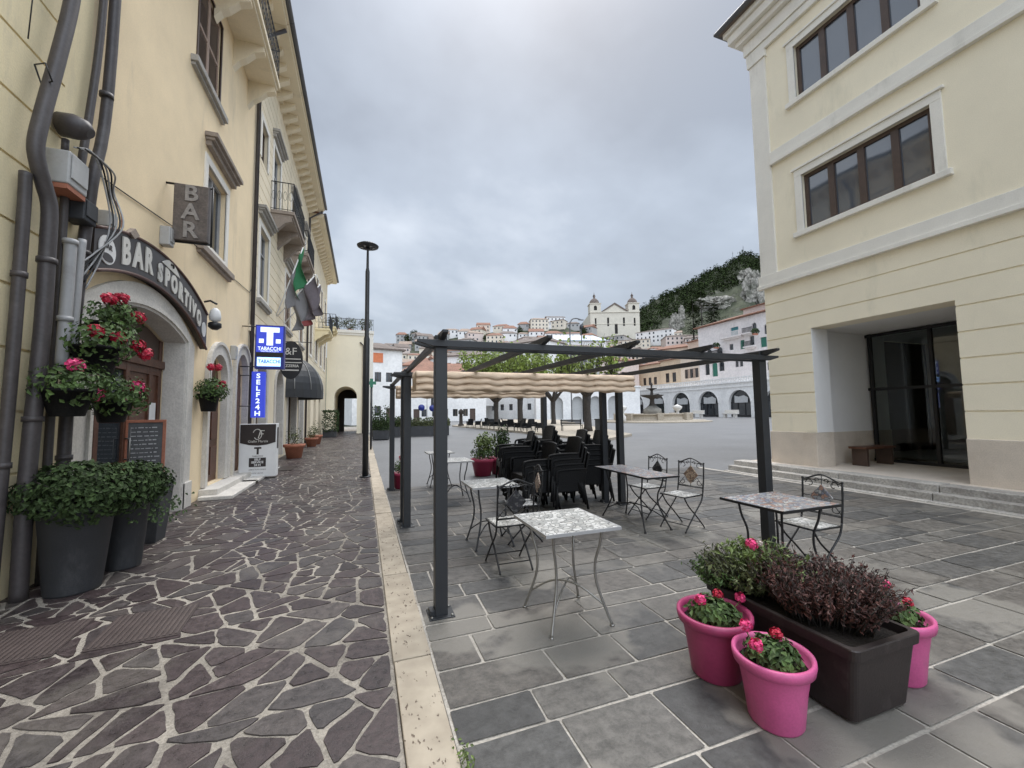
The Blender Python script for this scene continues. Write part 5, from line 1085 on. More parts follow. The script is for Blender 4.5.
pink_pot('bright pink pot with geraniums in front of the brown trough', (2.03, 1.66, 0), .19, .335, M['pink'], 32, [(-.14, .07, .08), (.04, -.02, .075), (.05, .12, .08)])
pink_pot('pink pot half hidden behind the right end of the brown trough', (3.04, 1.66, 0), .19, .36, M['pink'], 33, [(-.02, .03, .16), (.07, -.08, .05)], fol=600)
tr = thing('planter_trough', 'dark brown rectangular plastic trough with olive and dark red shrubs', 'planter', (2.56, 1.90, 0))
mb = MB(); X, Y_, h = .26, .47, .40; k = .86
prof = [(X*k, Y_*k*1.05, .02), (X*.97, Y_*.985, h-.06), (X*1.03, Y_*1.02, h-.055), (X*1.04, Y_*1.03, h-.005), (X*1.03, Y_*1.02, h), (X*.93, Y_*.955, h), (X*.91, Y_*.94, h-.05)]
vs = []; nc = 5
for (a, b, z) in prof:
    for q, (sx, sy) in enumerate(((1, 1), (-1, 1), (-1, -1), (1, -1))):
        for c in range(nc): an = q*pi/2+c*pi/2/(nc-1); rr_ = .035; vs.append((sx*(a-rr_)+rr_*cos(an), sy*(b-rr_)+rr_*sin(an), z))
n_ = 4*nc; fs = [tuple(reversed(range(n_)))]+[(i*n_+j, i*n_+(j+1) % n_, (i+1)*n_+(j+1) % n_, (i+1)*n_+j) for i in range(len(prof)-1) for j in range(n_)]
mb.add(vs, fs); mb.build('trough', M['boxpl'], tr)
for sx in (-1, 1):
    for sy in (-1, 1): MB().cbox((sx*X*.62, sy*Y_*.72, .012), (.07, .10, .022)).build('foot', M['boxpl'], tr, bevel=.004)
MB().box(-X*.92, X*.92, -Y_*.945, Y_*.945, h-.06, h-.045).build('soil', M['soil'], tr)
def sprigs(c, n, ln, r, seed, leaf, spread=1.0, lz=.5, ncl=12):
    """many curved twigs carrying small leaves"""
    rr = random.Random(seed); st = MB(); lf = MB(); c = Vector(c)
    for _ in range(n):
        a = rr.uniform(0, 2*pi); e = rr.uniform(.15, 1)**.6; d = Vector((cos(a)*spread*(1.05-e*.5), sin(a)*spread*(1.05-e*.5), lz*e+.25)).normalized(); l = ln*rr.uniform(.65, 1.1); b0 = c+Vector((cos(a)*r[0]*rr.random(), sin(a)*r[1]*rr.random(), 0))
        pts = [b0+d*l*t+Vector((0, 0, -.10*l*t*t)) for t in (0, .35, .7, 1)]; st.tube(pts, [.004, .003, .0025, .0015], 4)
        for k in range(ncl):
            t = .2+.8*k/ncl; p = b0+d*l*t+Vector((0, 0, -.10*l*t*t)); o = Vector((rr.gauss(0, 1), rr.gauss(0, 1), rr.gauss(0, 1)))
            lf.leaf(p+o*.008, o+d*.4, leaf*rr.uniform(.7, 1.3), asp=.42)
    return st, lf
st, lf = sprigs((-.02, .28, h-.03), 300, .32, (.17, .18), 41, .042, .8, .7); st.build('stem', M['bark'], tr); lf.build('olive_foliage', M['olive'], tr)
st, lf = sprigs((-.16, .40, h-.03), 90, .24, (.12, .08), 45, .040, .9, .5); st.build('stem', M['bark'], tr); lf.build('dark_green_foliage', M['leaf'], tr)
st, lf = sprigs((.02, -.12, h-.03), 520, .36, (.19, .27), 42, .030, .62, 1.0, 15); st.build('stem', M['bark'], tr); lf.build('dark_red_foliage', M['purple'], tr)
st, lf = sprigs((-.02, .22, h+.10), 70, .26, (.12, .14), 43, .05, .8, .9, 8); st.build('stem', M['leafl'], tr); lf.build('spiky_foliage', M['leafl'], tr)
cluster(MB(), (-.10, .22, h+.30), .04, 90, 44).build('flower', M['petal'], tr); cluster(MB(), (.02, .26, h+.28), .025, 50, 46).build('flower', mat('cream_petal', (.6, .5, .45), .6), tr); MB().tube([(-.08, .22, h), (-.10, .22, h+.28)], .004, 4).build('flower_stem', M['leafl'], tr)
# crimson pots by the stacked chairs
for loc, lb, sd in (((2.92, 10.4, 0), 'crimson pot with a bushy light green shrub at the back of the pergola', 51), ((3.42, 10.5, 0), 'crimson pot right behind its twin, with a small conical conifer', 52)):
    t = thing('flower_pot', lb, 'flower pot', loc, group='crimson pots near the stacked chairs'); t.scale = (1.4, 1.4, 1.35); MB().lathe([(.15, 0), (.20, .26), (.225, .26), (.225, .32), (.2, .32), (.19, .28)], 28).build('pot', M['pinkd'], t); MB().lathe([(.195, .27), (0, .28)], 16).build('soil', M['soil'], t)
    foliage(MB(), (0, 0, .42), (.25, .25, .13), 420, .05, sd, shell=.1).build('foliage', M['leaf'], t)
    foliage(MB(), (.05, 0, .62), (.17, .17, .32) if sd == 52 else (.22, .2, .2), 700, .055, sd+5, shell=.15).build('upper_foliage', M['leafl'] if sd == 51 else M['leafb'], t)
t = thing('flower_pot', 'crimson pot with a red flower between the kerb-side pergola posts', 'flower pot', (.78, 9.35, 0)); MB().lathe([(.13, 0), (.18, .28), (.20, .28), (.20, .34), (.18, .34), (.17, .3)], 24).build('pot', M['pinkd'], t)
foliage(MB(), (0, 0, .46), (.2, .2, .16), 300, .05, 55, shell=.1).build('foliage', M['leaf'], t); cluster(MB(), (0, -.1, .66), .06, 60, 56).build('flower', M['petalr'], t)

# ================================================================ THE SQUARE AND THE TOWN BEHIND
def G2(px, D): p = atD(px, 400, D); return Vector((p.x, p.y, 0))
def zat(px, py, D): return atD(px, py, D).z
# planted island kerb with benches, trees and terrace chairs
isl = MB(); a_, b_, c_, d_ = at(452, 426.5), at(520, 433), at(603, 442), at(640, 432); e_ = at(560, 420.5)
pl = [a_, b_, c_, at(632, 436), e_, at(500, 420)]; isl.prism([(p.x, p.y) for p in pl], -.01, .14, lambda u, v, h: Vector((u, v, h))); struct(isl.build('raised_pavement', M['travertine']))
def tree(px, D, label, th, cw, ctop, cbot, nleaf, seed, sparse=False):
    b = G2(px, D); rr = random.Random(seed); t = thing('plane_tree', label, 'tree', (b.x, b.y, .1 if D < 45 else 0), group='pollarded trees on the square')
    tk = MB(); tk.tube([(0, 0, 0), (.03, 0, .4), (0, .03, th*.6), (.03, 0, th)], [.40, .30, .26, .30], 12)
    tk.build('trunk', M['bark'], t); ends = []
    for k in range(7):
        a = k*2*pi/7+rr.uniform(-.3, .3); q = Vector((cos(a)*cw*.55, sin(a)*cw*.55, th+(ctop-th)*.28)); MB().tube(smooth_path([(0, 0, th*.9), q*.45+Vector((0, 0, th*.62)), q], 3), [.20]*3+[.13]*3+[.08], 7).build('limb', M['bark'], t); ends.append(q)
    tw = MB(); lf = MB()
    for q in ends:
        for _ in range(12 if sparse else 9):
            l = (ctop-q.z)*rr.uniform(.5, 1.05); d = Vector((rr.gauss(0, .32), rr.gauss(0, .32), 1)).normalized()
            tw.tube([q, q+d*l*.6, q+d*l+Vector((rr.gauss(0, .2), rr.gauss(0, .2), 0))], [.035, .02, .008], 4)
            for k in range(nleaf):
                s_ = rr.random(); lf.leaf(q+d*l*s_+Vector((rr.gauss(0, .2), rr.gauss(0, .2), rr.gauss(0, .2))), (rr.gauss(0, 1), rr.gauss(0, 1), rr.gauss(.3, 1)), .34)
    tw.build('twigs', M['bark'], t); lf.build('crown', M['treegreen'], t); return t
tree(587, 31.5, 'nearest pollarded tree beside the metal bench, thin green shoots', 2.9, 3.6, 7.2, 3, 12, 1, True)
tree(520, 41, 'pollarded tree in the middle of the island with fresh green shoots', 3.1, 4.2, 8.4, 3, 40, 2)
tree(496, 48, 'leftmost pollarded tree with a dense yellow-green crown', 3.1, 5.4, 9.4, 3, 90, 3)
tree(553, 52, 'furthest pollarded tree behind the island, pale green', 3.2, 4.5, 9.2, 3, 34, 4, True)
# metal bench and bin on the island
b = at(572, 432.5); t = thing('park_bench', 'dark slatted metal bench beside the nearest tree', 'bench', (b.x, b.y, .13), radians(-12))
mb = MB(); [mb.box(-.85, .85, -.2+k*.1, -.13+k*.1, .43, .46) for k in range(4)]; mb.box(-.8, -.75, -.2, .2, .40, .43); mb.box(.75, .8, -.2, .2, .4, .43); mb.build('seat', M['black'], t)
mb = MB(); [mb.box(-.85, .85, .22+.02*k, .25+.02*k, .52+k*.12, .61+k*.12) for k in range(3)]; mb.box(-.8, -.75, .2, .3, .4, .9); mb.box(.75, .8, .2, .3, .4, .9); mb.build('backrest', M['black'], t)
for s in (-1, 1):
    for y in (-.18, .2): MB().box(s*.78-.025, s*.78+.025, y-.02, y+.02, 0, .4).build('leg', M['black'], t)
b = at(601, 437); t = thing('litter_bin', 'square dark litter bin at the near corner of the island', 'litter bin', (b.x, b.y, .13)); MB().box(-.26, .26, -.26, .26, .05, .95).build('body', M['gplanter'], t, bevel=.02); MB().box(-.29, .29, -.29, .29, .955, 1.02).build('lid', M['black'], t, bevel=.01)
b = at(461, 427); t = thing('stone_bollard', 'dark tall bollard at the left tip of the island', 'bollard', (b.x, b.y, 0)); MB().lathe([(.35, 0), (.35, .3), (.22, .4), (.2, 1.5), (.32, 1.6), (.3, 1.9), (.1, 2.1), (0, 2.15)], 14).build('shaft', M['bark'], t)
# terrace armchairs on the island
k_ = 0
for i, (px, py, dx) in enumerate([(470, 428.3, 0), (478, 428, 0), (486, 429, 0), (494, 429.5, 0), (503, 430, 0), (511, 430.5, 0), (519, 431, 0), (527, 432, 0), (533, 430, 0), (505, 427, 0), (488, 426, 0), (522, 428, 0), (540, 432, 0)]):
    p = at(px, py, .14); dup(rc, (p.x, p.y, .14), radians((i*67) % 360), 'black woven armchair of the terrace under the trees on the island', 'terrace chairs on the island')
# planters left of centre
def box_planter(px, py, w_, d_, h, label, seed, fm='leafb', hh=.7):
    b = at(px, py); t = thing('box_planter', label, 'planter', (b.x, b.y+d_/2, 0), group='dark box planters on the square'); MB().box(-w_/2, w_/2, -d_/2, d_/2, .03, h).build('box', M['gplanter'], t, bevel=.02)
    mb = MB(); rr = random.Random(seed)
    for _ in range(int(900*w_)): mb.leaf((rr.uniform(-w_/2, w_/2)*1.05, rr.uniform(-d_/2, d_/2)*1.1, h+rr.random()**1.3*hh*(.7+.3*sin(rr.random()*6))), (rr.gauss(0, 1), rr.gauss(-.3, 1), rr.gauss(.3, 1)), .13)
    mb.build('foliage', M[fm], t)
box_planter(424, 436.5, 3.6, .7, .75, 'long dark planter with a yellow-green hedge left of the square signs', 1, 'olive', .6)
box_planter(392, 437.5, 2.6, .7, .75, 'long dark planter with a dark hedge beside the kerb', 2, 'leafb', .75)
box_planter(441, 434.5, .9, .7, .95, 'small square dark planter at the right end of the row', 3, 'olive', .5)
box_planter(381, 440, 1.0, .8, .6, 'low dark planter with loose branches, nearest the street lamp', 4, 'leafb', 1.6)
# blue round signs
p = at(427, 434); t = thing('road_sign', 'two round blue traffic signs on a grey pole behind the planters', 'sign', (p.x, p.y, 0)); MB().tube([(0, 0, 0), (0, 0, 3.0)], .035, 8).build('pole', M['gpipe'], t)
for x, z in ((-.45, 2.1), (.42, 2.05)): MB().lathe([(0, 0), (.26, 0), (.26, .02), (0, .02)], 20, T=lambda v, x=x, z=z: Vector((x+v.x, -.05-v.z, z+v.y))).build('disc', M['blue'], t)
p = at(437, 434); t = thing('info_board', 'square dark information sign on a pole behind the small planter', 'sign', (p.x, p.y+.5, 0)); MB().tube([(0, 0, 0), (0, 0, 2.6)], .035, 8).build('pole', M['gpipe'], t); MB().box(-.4, .4, -.06, 0, 2.3, 3.0).build('board', M['gplanter'], t, bevel=.02); MB().box(-.22, .22, -.066, -.062, 2.48, 2.85).build('symbol', M['white'], t)
# tall street lights of the square
for px, D, hy, lb in ((571.5, 60, 318, 'tall curved double street light rising above the pergola in front of the church'), (583, 66, 324, 'slim dark lamp post right of the curved street light'), (541, 58, 352, 'slim pole behind the second rafter gap')):
    b = G2(px, D); h = zat(px, hy, D); t = thing('lamp_post', lb, 'street light', (b.x, b.y, 0), group='tall street lights on the square'); 
    if D == 60: MB().tube(smooth_path([(0, 0, 0), (0, 0, h*.85), (.2, 0, h*.97), (.9, 0, h), (1.8, 0, h-.1)]), .09, 8).build('pole', M['steel'], t); MB().box(1.5, 2.3, -.15, .15, h-.22, h-.1).build('lamp_head', M['steel'], t, bevel=.03)
    else: MB().tube([(0, 0, 0), (0, 0, h)], [.1, .07], 8).build('pole', M['dmetal'], t); MB().lathe([(.1, 0), (.3, .2), (.22, .7), (0, .9)], 10, (0, 0, h-.9)).build('lamp_head', M['dmetal'], t)
# fountain
Df = 62; b = G2(652, Df); t = thing('fountain', 'pale stone fountain with a dark two-tier bronze centrepiece', 'fountain', (b.x, b.y, 0)); t.scale = (.85, .85, .82); MS = M['travertine']
MB().lathe([(9.5, -.01), (9.5, .15), (8.6, .15), (8.6, .3), (7.6, .3), (7.6, .34), (0, .34)], 48).build('steps', MS, t)
MB().lathe([(6.3, .34), (6.3, .5), (6.0, .55), (6.0, 1.25), (6.25, 1.3), (6.25, 1.45), (5.7, 1.45), (5.7, 1.0), (0, 1.0)], 32).build('basin', MS, t)
for k in range(8): a = k*pi/4+.3; MB().cbox((6.25*cos(a), 6.25*sin(a), .95), (.9, .9, 1.25), a).build('pier', MS, t, bevel=.05)
MB().lathe([(1.6, 1.0), (1.5, 2.3), (1.0, 2.6), (.7, 2.9)], 16).build('rock_base', M['rock'], t)
MB().lathe([(.7, 2.85), (.45, 3.2), (.35, 4.0), (.5, 4.2), (1.9, 4.7), (2.0, 4.85), (.3, 4.8), (.2, 5.6), (.3, 5.8), (.9, 6.0), (.9, 6.1), (.15, 6.1), (.16, 6.6), (.25, 6.8), (.12, 7.1), (0, 7.2)], 20).build('centrepiece', M['bark'], t)
for i, (px, lb) in enumerate(((622, 'pale stone urn at the left of the fountain'), (677, 'pale stone urn at the right of the fountain'))):
    b = G2(px, 58); t = thing('stone_urn', lb, 'urn', (b.x, b.y, .3 if i else .3)); MB().lathe([(.5, -.3), (.5, .6), (.25, .8), (.2, 1.2), (.6, 1.6), (.65, 1.9), (.4, 2.0), (0, 2.2)], 14).build('urn', M['stonew'], t)

# ---- wall-with-openings house: facade between two ground points
def plane_T(A, B):
    A = Vector(A); B = Vector(B); d = (B-A); L_ = d.length; d.normalize(); n = Vector((-d.y, d.x, 0))
    if (A+n).length < A.length: n = -n
    return (lambda u, v, dd: Vector((A.x+d.x*u+n.x*dd, A.y+d.y*u+n.y*dd, v))), L_, d, n
def u_of(A, d, n, px):      # where the bearing of a photo column meets the facade plane
    r = ray(px, 400); r = Vector((r.x, r.y, 0)); A = Vector((A[0], A[1], 0)); k = A.dot(n)/r.dot(n); return (r*k-A).dot(d)
def pmat(name, c, **k): return mat(name, c, .9, .08, .3, fine=.08, bscale=2.5, stain=(tuple(x*.7 for x in c), .25, .56, .5, (1, 1, .4)), **k)
PW = [pmat('white_plaster_far', (.80, .78, .75)), pmat('cream_plaster_far', (.72, .64, .52)), pmat('pink_plaster_far', (.66, .55, .49)), pmat('ochre_plaster_far', (.62, .48, .34)), pmat('grey_plaster_far', (.40, .39, .37)), pmat('peach_plaster_far', (.70, .58, .47))]
def tiled_roof(mb, T, L_, dep, z, h, o=.5, hip=.3):
    k = min(dep*.5, L_*.5)*hip*2
    v = [T(-o, z, -o), T(L_+o, z, -o), T(L_+o, z, dep+o), T(-o, z, dep+o), T(k, z+h, dep/2), T(L_-k, z+h, dep/2)]
    v2 = [p-Vector((0, 0, .2)) for p in v[:4]]
    mb.add(v+v2, [(0, 1, 5, 4), (1, 2, 5), (2, 3, 4, 5), (3, 0, 4), (0, 6, 7, 1), (1, 7, 8, 2), (2, 8, 9, 3), (3, 9, 6, 0), (6, 9, 8, 7)])
def far_window(parent, T, u0, u1, v0, v1, dep=.2, m=None, sh=None):
    mb = MB(); tb(mb, T, u0, u1, v0, v1, dep-.03, dep); o = mb.build('window', m or M['win'], parent, True)
    f = MB(); k = (u1-u0)*.07; tb(f, T, u0, u0+k, v0, v1, dep-.06, dep-.031); tb(f, T, u1-k, u1, v0, v1, dep-.06, dep-.031); tb(f, T, (u0+u1)/2-k*.6, (u0+u1)/2+k*.6, v0, v1, dep-.06, dep-.031); tb(f, T, u0+k, u1-k, v1-k, v1, dep-.059, dep-.032); part2(f, 'frame', M['woodm'] if sh is None else sh, o); return o
def house(name, label, A, B, z0, z1, dep, wm, rm, wins=(), roof_h=1.6, cat='house', group=None, doors=(), flat=False, gm=None, sh=None, shut=None, o=.5):
    T, L_, d, n = plane_T(A, B); c = T(L_/2, 0, 0); t = thing(name, label, cat, (c.x, c.y, z0), 0, group)
    mb = facade(MB(), T, 0, L_, z0, z1, [(*w, 0 if len(w) < 5 else 0, .2) if len(w) == 4 else (*w[:4], w[4], .2) for w in list(wins)+list(doors)])
    for u in (0, L_): mb.quad(T(u, z0, 0), T(u, z0, dep), T(u, z1, dep), T(u, z1, 0))
    mb.quad(T(0, z0, dep), T(L_, z0, dep), T(L_, z1, dep), T(0, z1, dep)); mb.quad(T(0, z1, 0), T(L_, z1, 0), T(L_, z1, dep), T(0, z1, dep)); mb.build('wall', wm, t, True)
    if not flat: mb = MB(); tiled_roof(mb, T, L_, dep, z1+.2, roof_h, o); mb.build('roof', rm, t, True)
    else: mb = MB(); tb(mb, T, -.2, L_+.2, z1, z1+.35, -.25, dep+.2); mb.build('parapet', rm, t, True)
    for w in wins: far_window(t, T, *w[:4], m=gm)
    for w in doors: mb = MB(); tb(mb, T, *w[:4], .16, .2); mb.build('door', M['woodm'], t, True)
    if shut:
        for w in wins[::2]:
            for s in (0, 1): mb = MB(); ww = (w[1]-w[0])*.48; u = w[0]-ww-.03 if s == 0 else w[1]+.03; tb(mb, T, u, u+ww, w[2], w[3], -.06, -.005); mb.build('shutter', shut, t, True)
    return t, T, L_, d, n
def grid(L_, z0, z1, nx, nz, w_, h, pad=1.2, base=1.0):
    out = []
    for j in range(nz):
        for i in range(nx):
            u = pad+(L_-2*pad)*(i+.5)/nx; v = z0+base+(z1-z0-base)*(j)/nz; out.append((u-w_/2, u+w_/2, v+.25, min(v+.25+h, z1-.3)))
    return out
# ---- arcade on the right of the square
DA, DB = 74., 122.; A = G2(800, DA); B = G2(628, DB)
T, L_, d, n = plane_T(B, A); ua = lambda px: u_of(B, d, n, px)
arcs = [(650.5, 664, 393.6), (672.5, 689.5, 392.6), (698.6, 718, 391.2), (729, 750.5, 389.8), (765, 788, 388.4)]; holes = []
for (p0, p1, pt) in arcs:
    u0, u1 = ua(p0), ua(p1); um = (u0+u1)/2; P_ = T(um, 0, 0); Dm = P_.dot(FH); zt = zat((p0+p1)/2, pt, Dm); holes.append((u0, u1, .05, zt, (u1-u0)/2*.98, .7))
du = holes[1][0]-holes[0][0]
holes.insert(0, (holes[0][0]-du, holes[0][1]-du, .05, holes[0][3], holes[0][4], .7))
ztop = zat(740, 382.5, T(ua(740), 0, 0).dot(FH))
c = T(L_/2, 0, 0); AR = thing('arcade_building', 'long white arcade building with glazed arches behind the fountain', 'arcade', (c.x, c.y, 0)); mb = facade(MB(), T, -2, L_+4, 0, ztop, holes)
mb.quad(T(-2, 0, 0), T(-2, 0, 9), T(-2, ztop, 9), T(-2, ztop, 0)); mb.quad(T(L_+4, 0, 0), T(L_+4, 0, 9), T(L_+4, ztop, 9), T(L_+4, ztop, 0)); mb.quad(T(-2, ztop, 0), T(L_+4, ztop, 0), T(L_+4, ztop, 9), T(-2, ztop, 9)); mb.build('wall', PW[0], AR, True)
mb = MB(); tb(mb, T, -2.2, L_+4, ztop-.9, ztop-.7, -.18, 0); tb(mb, T, -2.3, L_+4, ztop, ztop+.22, -.3, .2); mb.build('cornice', PW[0], AR, True)
mb = MB(); tb(mb, T, -2, L_+4, ztop+1.05, ztop+1.25, -.1, .2); u = -2
while u < L_+4: tb(mb, T, u, u+.3, ztop+.22, ztop+1.05, -.05, .15); u += .62
mb.build('balustrade', PW[0], AR, True)
awn_m = mat('pale_awning_print', (.50, .50, .49), .8)
for i, h in enumerate(holes):
    a, b, c0, zt, rise, dp = h; zs = zt-rise
    mb = MB(); pl = [(a, 0.05), (b, .05), (b, zs)]+[(u, v) for u, v in reversed(arc_pts(a, b, zs, rise))][1:-1]+[(a, zs)]; mb.prism(pl, .6, .66, T); g = mb.build('shopfront', M['win'], AR, True)
    f = MB(); 
    for k in range(4): u = a+(b-a)*k/3; tb(f, T, u-.09, u+.09, .05, zs+(.0 if k in (0, 3) else rise*.6), .5, .6)
    tb(f, T, a, b, zs-.1, zs+.1, .49, .6); tb(f, T, a, b, .05, .5, .49, .6); part2(f, 'frame', M['black'], g)
    f = MB(); uc = (a+b)/2; pts = [(uc-(b-a)*.3, zs-.1), (uc+(b-a)*.3, zs-.1), (uc+(b-a)*.34, zs+rise*.35), (uc+(b-a)*.15, zs+rise*.55), (uc-(b-a)*.1, zs+rise*.45), (uc-(b-a)*.3, zs+rise*.55)]; f.prism(pts, .40, .46, T); part2(f, 'shop_banner', awn_m, g)
    mb = MB(); po = arc_pts(a-.25, b+.25, zs, rise+.25); pi_ = arc_pts(a, b, zs, rise)
    for k in range(len(po)-1): (u0, v0), (u1, v1), (s0, t0), (s1, t1) = pi_[k], pi_[k+1], po[k], po[k+1]; mb.add([T(u0, v0, -.08), T(u1, v1, -.08), T(s1, t1, -.08), T(s0, t0, -.08), T(s0, t0, 0), T(s1, t1, 0)], [(0, 1, 2, 3), (3, 2, 5, 4)])
    mb.build('arch_moulding', PW[0], AR, True)
for px, lb in ((706, 'white stone bench before the third arch'), (740, 'white stone bench before the large right arch')):
    u = ua(px+6); p = T(u, 0, -4.5); t = thing('stone_bench', lb, 'bench', (p.x, p.y, 0), atan2(d.y, d.x)); MB().box(-1.7, 1.7, -.4, .4, .75, .98).build('seat', M['stonew'], t, bevel=.04); MB().box(-1.7, 1.7, .42, .55, .75, 1.6).build('backrest', M['stonew'], t, bevel=.03)
    for s in (-1, 1): MB().box(s*1.2-.25, s*1.2+.25, -.3, .3, 0, .75).build('leg', M['stonew'], t)
# ---- arcade wing on the left (behind the trees)
A2, B2 = G2(536, 88), G2(640, 88); T, L_, d, n = plane_T(A2, B2); ua = lambda px: u_of(A2, d, n, px); holes = []
for p0, p1 in ((550, 563), (572, 583), (590, 601), (608, 620)): u0, u1 = ua(p0), ua(p1); holes.append((u0, u1, .05, zat(570, 396.5, 88), (u1-u0)/2*.98, .8))
zt = zat(570, 388, 88); c = T(L_/2, 0, 0); t = thing('arcade_wing', 'white arcade wing with tall arched doorways seen under the canvas', 'arcade', (c.x, c.y, 0)); mb = facade(MB(), T, 0, L_, 0, zt, holes)
for u in (0, L_): mb.quad(T(u, 0, 0), T(u, 0, 8), T(u, zt, 8), T(u, zt, 0))
mb.quad(T(0, zt, 0), T(L_, zt, 0), T(L_, zt, 8), T(0, zt, 8)); mb.build('wall', PW[0], t, True); mb = MB(); tb(mb, T, -.2, L_+.2, zt, zt+.3, -.3, .2); mb.build('cornice', PW[0], t, True)
for h in holes: mb = MB(); a, b, _, z_, rise, _d = h; mb.prism([(a, .05), (b, .05), (b, z_-rise)]+[(u, v) for u, v in reversed(arc_pts(a, b, z_-rise, rise))][1:-1]+[(a, z_-rise)], .7, .76, T); mb.build('arched_door', M['gbox'], t, True)
# ---- houses placed by bearing: (px0, px1, D0, D1, top py, base py, material, roof, nx, nz, label)
def hb(px0, px1, D0, D1, ytop, ybase, wm, rm, nx, nz, label, rh=1.6, dep=9, flat=False, name='house', shut=None, wsz=(1.0, 1.5), doors=0, base=1., o=.5, cat='house'):
    A, B = G2(px0, D0), G2(px1, D1); pm, Dm = (px0+px1)/2, (D0+D1)/2; z0 = max(0, zat(pm, ybase, Dm)); z1 = zat(pm, ytop, Dm); L_ = (B-A).length
    z0b = 0 if z0 < 2 else z0-1.5
    w = grid(L_, z0, z1, nx, nz, wsz[0], wsz[1], base=base) if nx else []
    dr = [((i+.5)*L_/doors-.6, (i+.5)*L_/doors+.6, z0b+.02, z0b+2.6) for i in range(doors)]
    w = [x for x in w if not any(x[0] < q[1]+.1 and x[1] > q[0]-.1 and x[2] < q[3]+.1 for q in dr) and x[3]-x[2] > .5]
    return house(name, label, A, B, z0b, z1, dep, wm, rm, w, rh, flat=flat, doors=dr, shut=shut, o=o, cat=cat)
RT, RG = M['rooftile'], M['roofgrey']
GS = mat('green_shutter', (.03, .16, .11), .6, .1, 5); TS_ = mat('teal_shutter', (.05, .20, .22), .6, .1, 5)
h1, T1, L1, d1, n1_ = hb(352, 402, 62, 66, 349.5, 424, PW[0], RG, 3, 2, 'white house with dark hipped roof and an orange window panel left of the pergola', 1.6, doors=2)
mb = MB(); u = u_of(G2(352, 62), d1, n1_, 376); tb(mb, T1, u-1.0, u+1.0, zat(376, 362.5, 64), zat(376, 353, 64), -.08, -.01); mb.build('orange_panel', mat('orange_panel', (.62, .19, .08), .7), h1, True)
hb(402, 486, 84, 88, 374, 419, PW[0], RT, 7, 1, 'low white building with wide red-brown tiled roof behind the first pergola post', 2.6, doors=3, o=.9, base=.3)
hb(402, 440, 96, 98, 366, 400, PW[4], RT, 3, 2, 'small grey house with red tiles behind the wide red-brown roof', 1.8)
hb(440, 486, 104, 102, 356, 400, PW[0], RG, 4, 3, 'white house with grey roof between the red roof and the long white block', 1.6)
hb(486, 548, 112, 100, 344.5, 415, PW[0], RG, 6, 4, 'long white block with two rows of small windows above the green trees', 1.8, wsz=(1.2, 1.6))
hb(546, 600, 106, 108, 347, 415, PW[4], M['roofgrey'], 7, 4, 'pale grey apartment front with many tall windows behind the spring trees', 1.2, wsz=(1.0, 1.9), flat=False)
hb(547, 608, 124, 126, 341, 380, PW[0], mat('pale_metal_roof', (.42, .47, .52), .5, .1, 1), 5, 1, 'building with a pale blue metal roof below the church', 2.4)
hb(600, 640, 122, 124, 361, 415, PW[2], RT, 4, 3, 'pinkish house with tall shutters below the church', 1.4, shut=M['shutter'])
hb(640, 662, 126, 118, 365, 410, PW[3], RT, 3, 2, 'narrow ochre house above the arcade balustrade, leftmost', 1.3, wsz=(1.2, 2.2))
hb(662, 682, 117, 110, 360, 410, PW[3], RT, 2, 2, 'orange house with three tall brown windows above the arcade', 1.3, wsz=(1.4, 2.6))
hb(682, 704, 110, 102, 352, 410, PW[5], RT, 3, 2, 'peach house with white balcony next to the pink villa', 1.5, wsz=(1.3, 2.4), shut=M['shutter'])
hb(655, 690, 132, 124, 349, 380, PW[1], RT, 3, 1, 'cream house with reddish roof line rising towards the villa', 1.6)
hb(690, 716, 122, 112, 340, 380, PW[5], RT, 3, 1, 'peach house with a row of dark windows under its eave left of the villa', 1.4)
# villa
A, B = G2(701, 102), G2(800, 79); T, L_, d, n = plane_T(A, B); ua = lambda px: u_of(A, d, n, px)
def uz(px, py): u = ua(px); return u, zat(px, py, T(u, 0, 0).dot(FH))
zr = uz(745, 318)[1]; Z0 = ztop-.5; c = T(L_/2, 0, 0); V = thing('pink_villa', 'pale pink villa with arched loggia, green shutters and round balconies above the arcade', 'house', (c.x, c.y, Z0))
wl = []; sp = [(706.5, 711, 363, 375, 1), (713.5, 719, 362, 376.5, 1), (720.5, 726, 361, 371, 1), (737, 740.5, 359, 367, 1), (741.3, 745, 358.5, 366.5, 1), (734, 742, 327, 335, 0), (732, 736, 344, 350, 0), (743, 747.5, 340, 349, 0), (753, 757.5, 336, 345, 0), (756, 760.5, 322.5, 330, 1), (763.5, 770, 337, 347, 0), (768, 773, 324, 334, 1), (709, 714, 349, 356, 1), (719, 725, 347, 356, 1), (769, 773, 362, 370, 0), (783, 788, 335, 350, 0)]
for (p0, p1, y0_, y1_, ar) in sp: u0, _ = uz(p0, y1_); u1, _ = uz(p1, y1_); _, zb = uz((p0+p1)/2, y1_); _, zt_ = uz((p0+p1)/2, y0_); wl.append((u0, u1, zb, zt_, (u1-u0)*.48 if ar else 0, .35))
mb = facade(MB(), T, 0, L_, Z0, zr, wl)
for u in (0, L_): mb.quad(T(u, Z0, 0), T(u, Z0, 12), T(u, zr, 12), T(u, zr, 0))
mb.quad(T(0, Z0, 12), T(L_, Z0, 12), T(L_, zr, 12), T(0, zr, 12)); mb.quad(T(0, zr, 0), T(L_, zr, 0), T(L_, zr, 12), T(0, zr, 12)); VP = pmat('villa_plaster', (.76, .70, .67)); mb.build('wall', VP, V, True)
mb = MB(); tiled_roof(mb, T, L_, 12, zr+.25, 2.0, .8); mb.build('roof', RT, V, True)
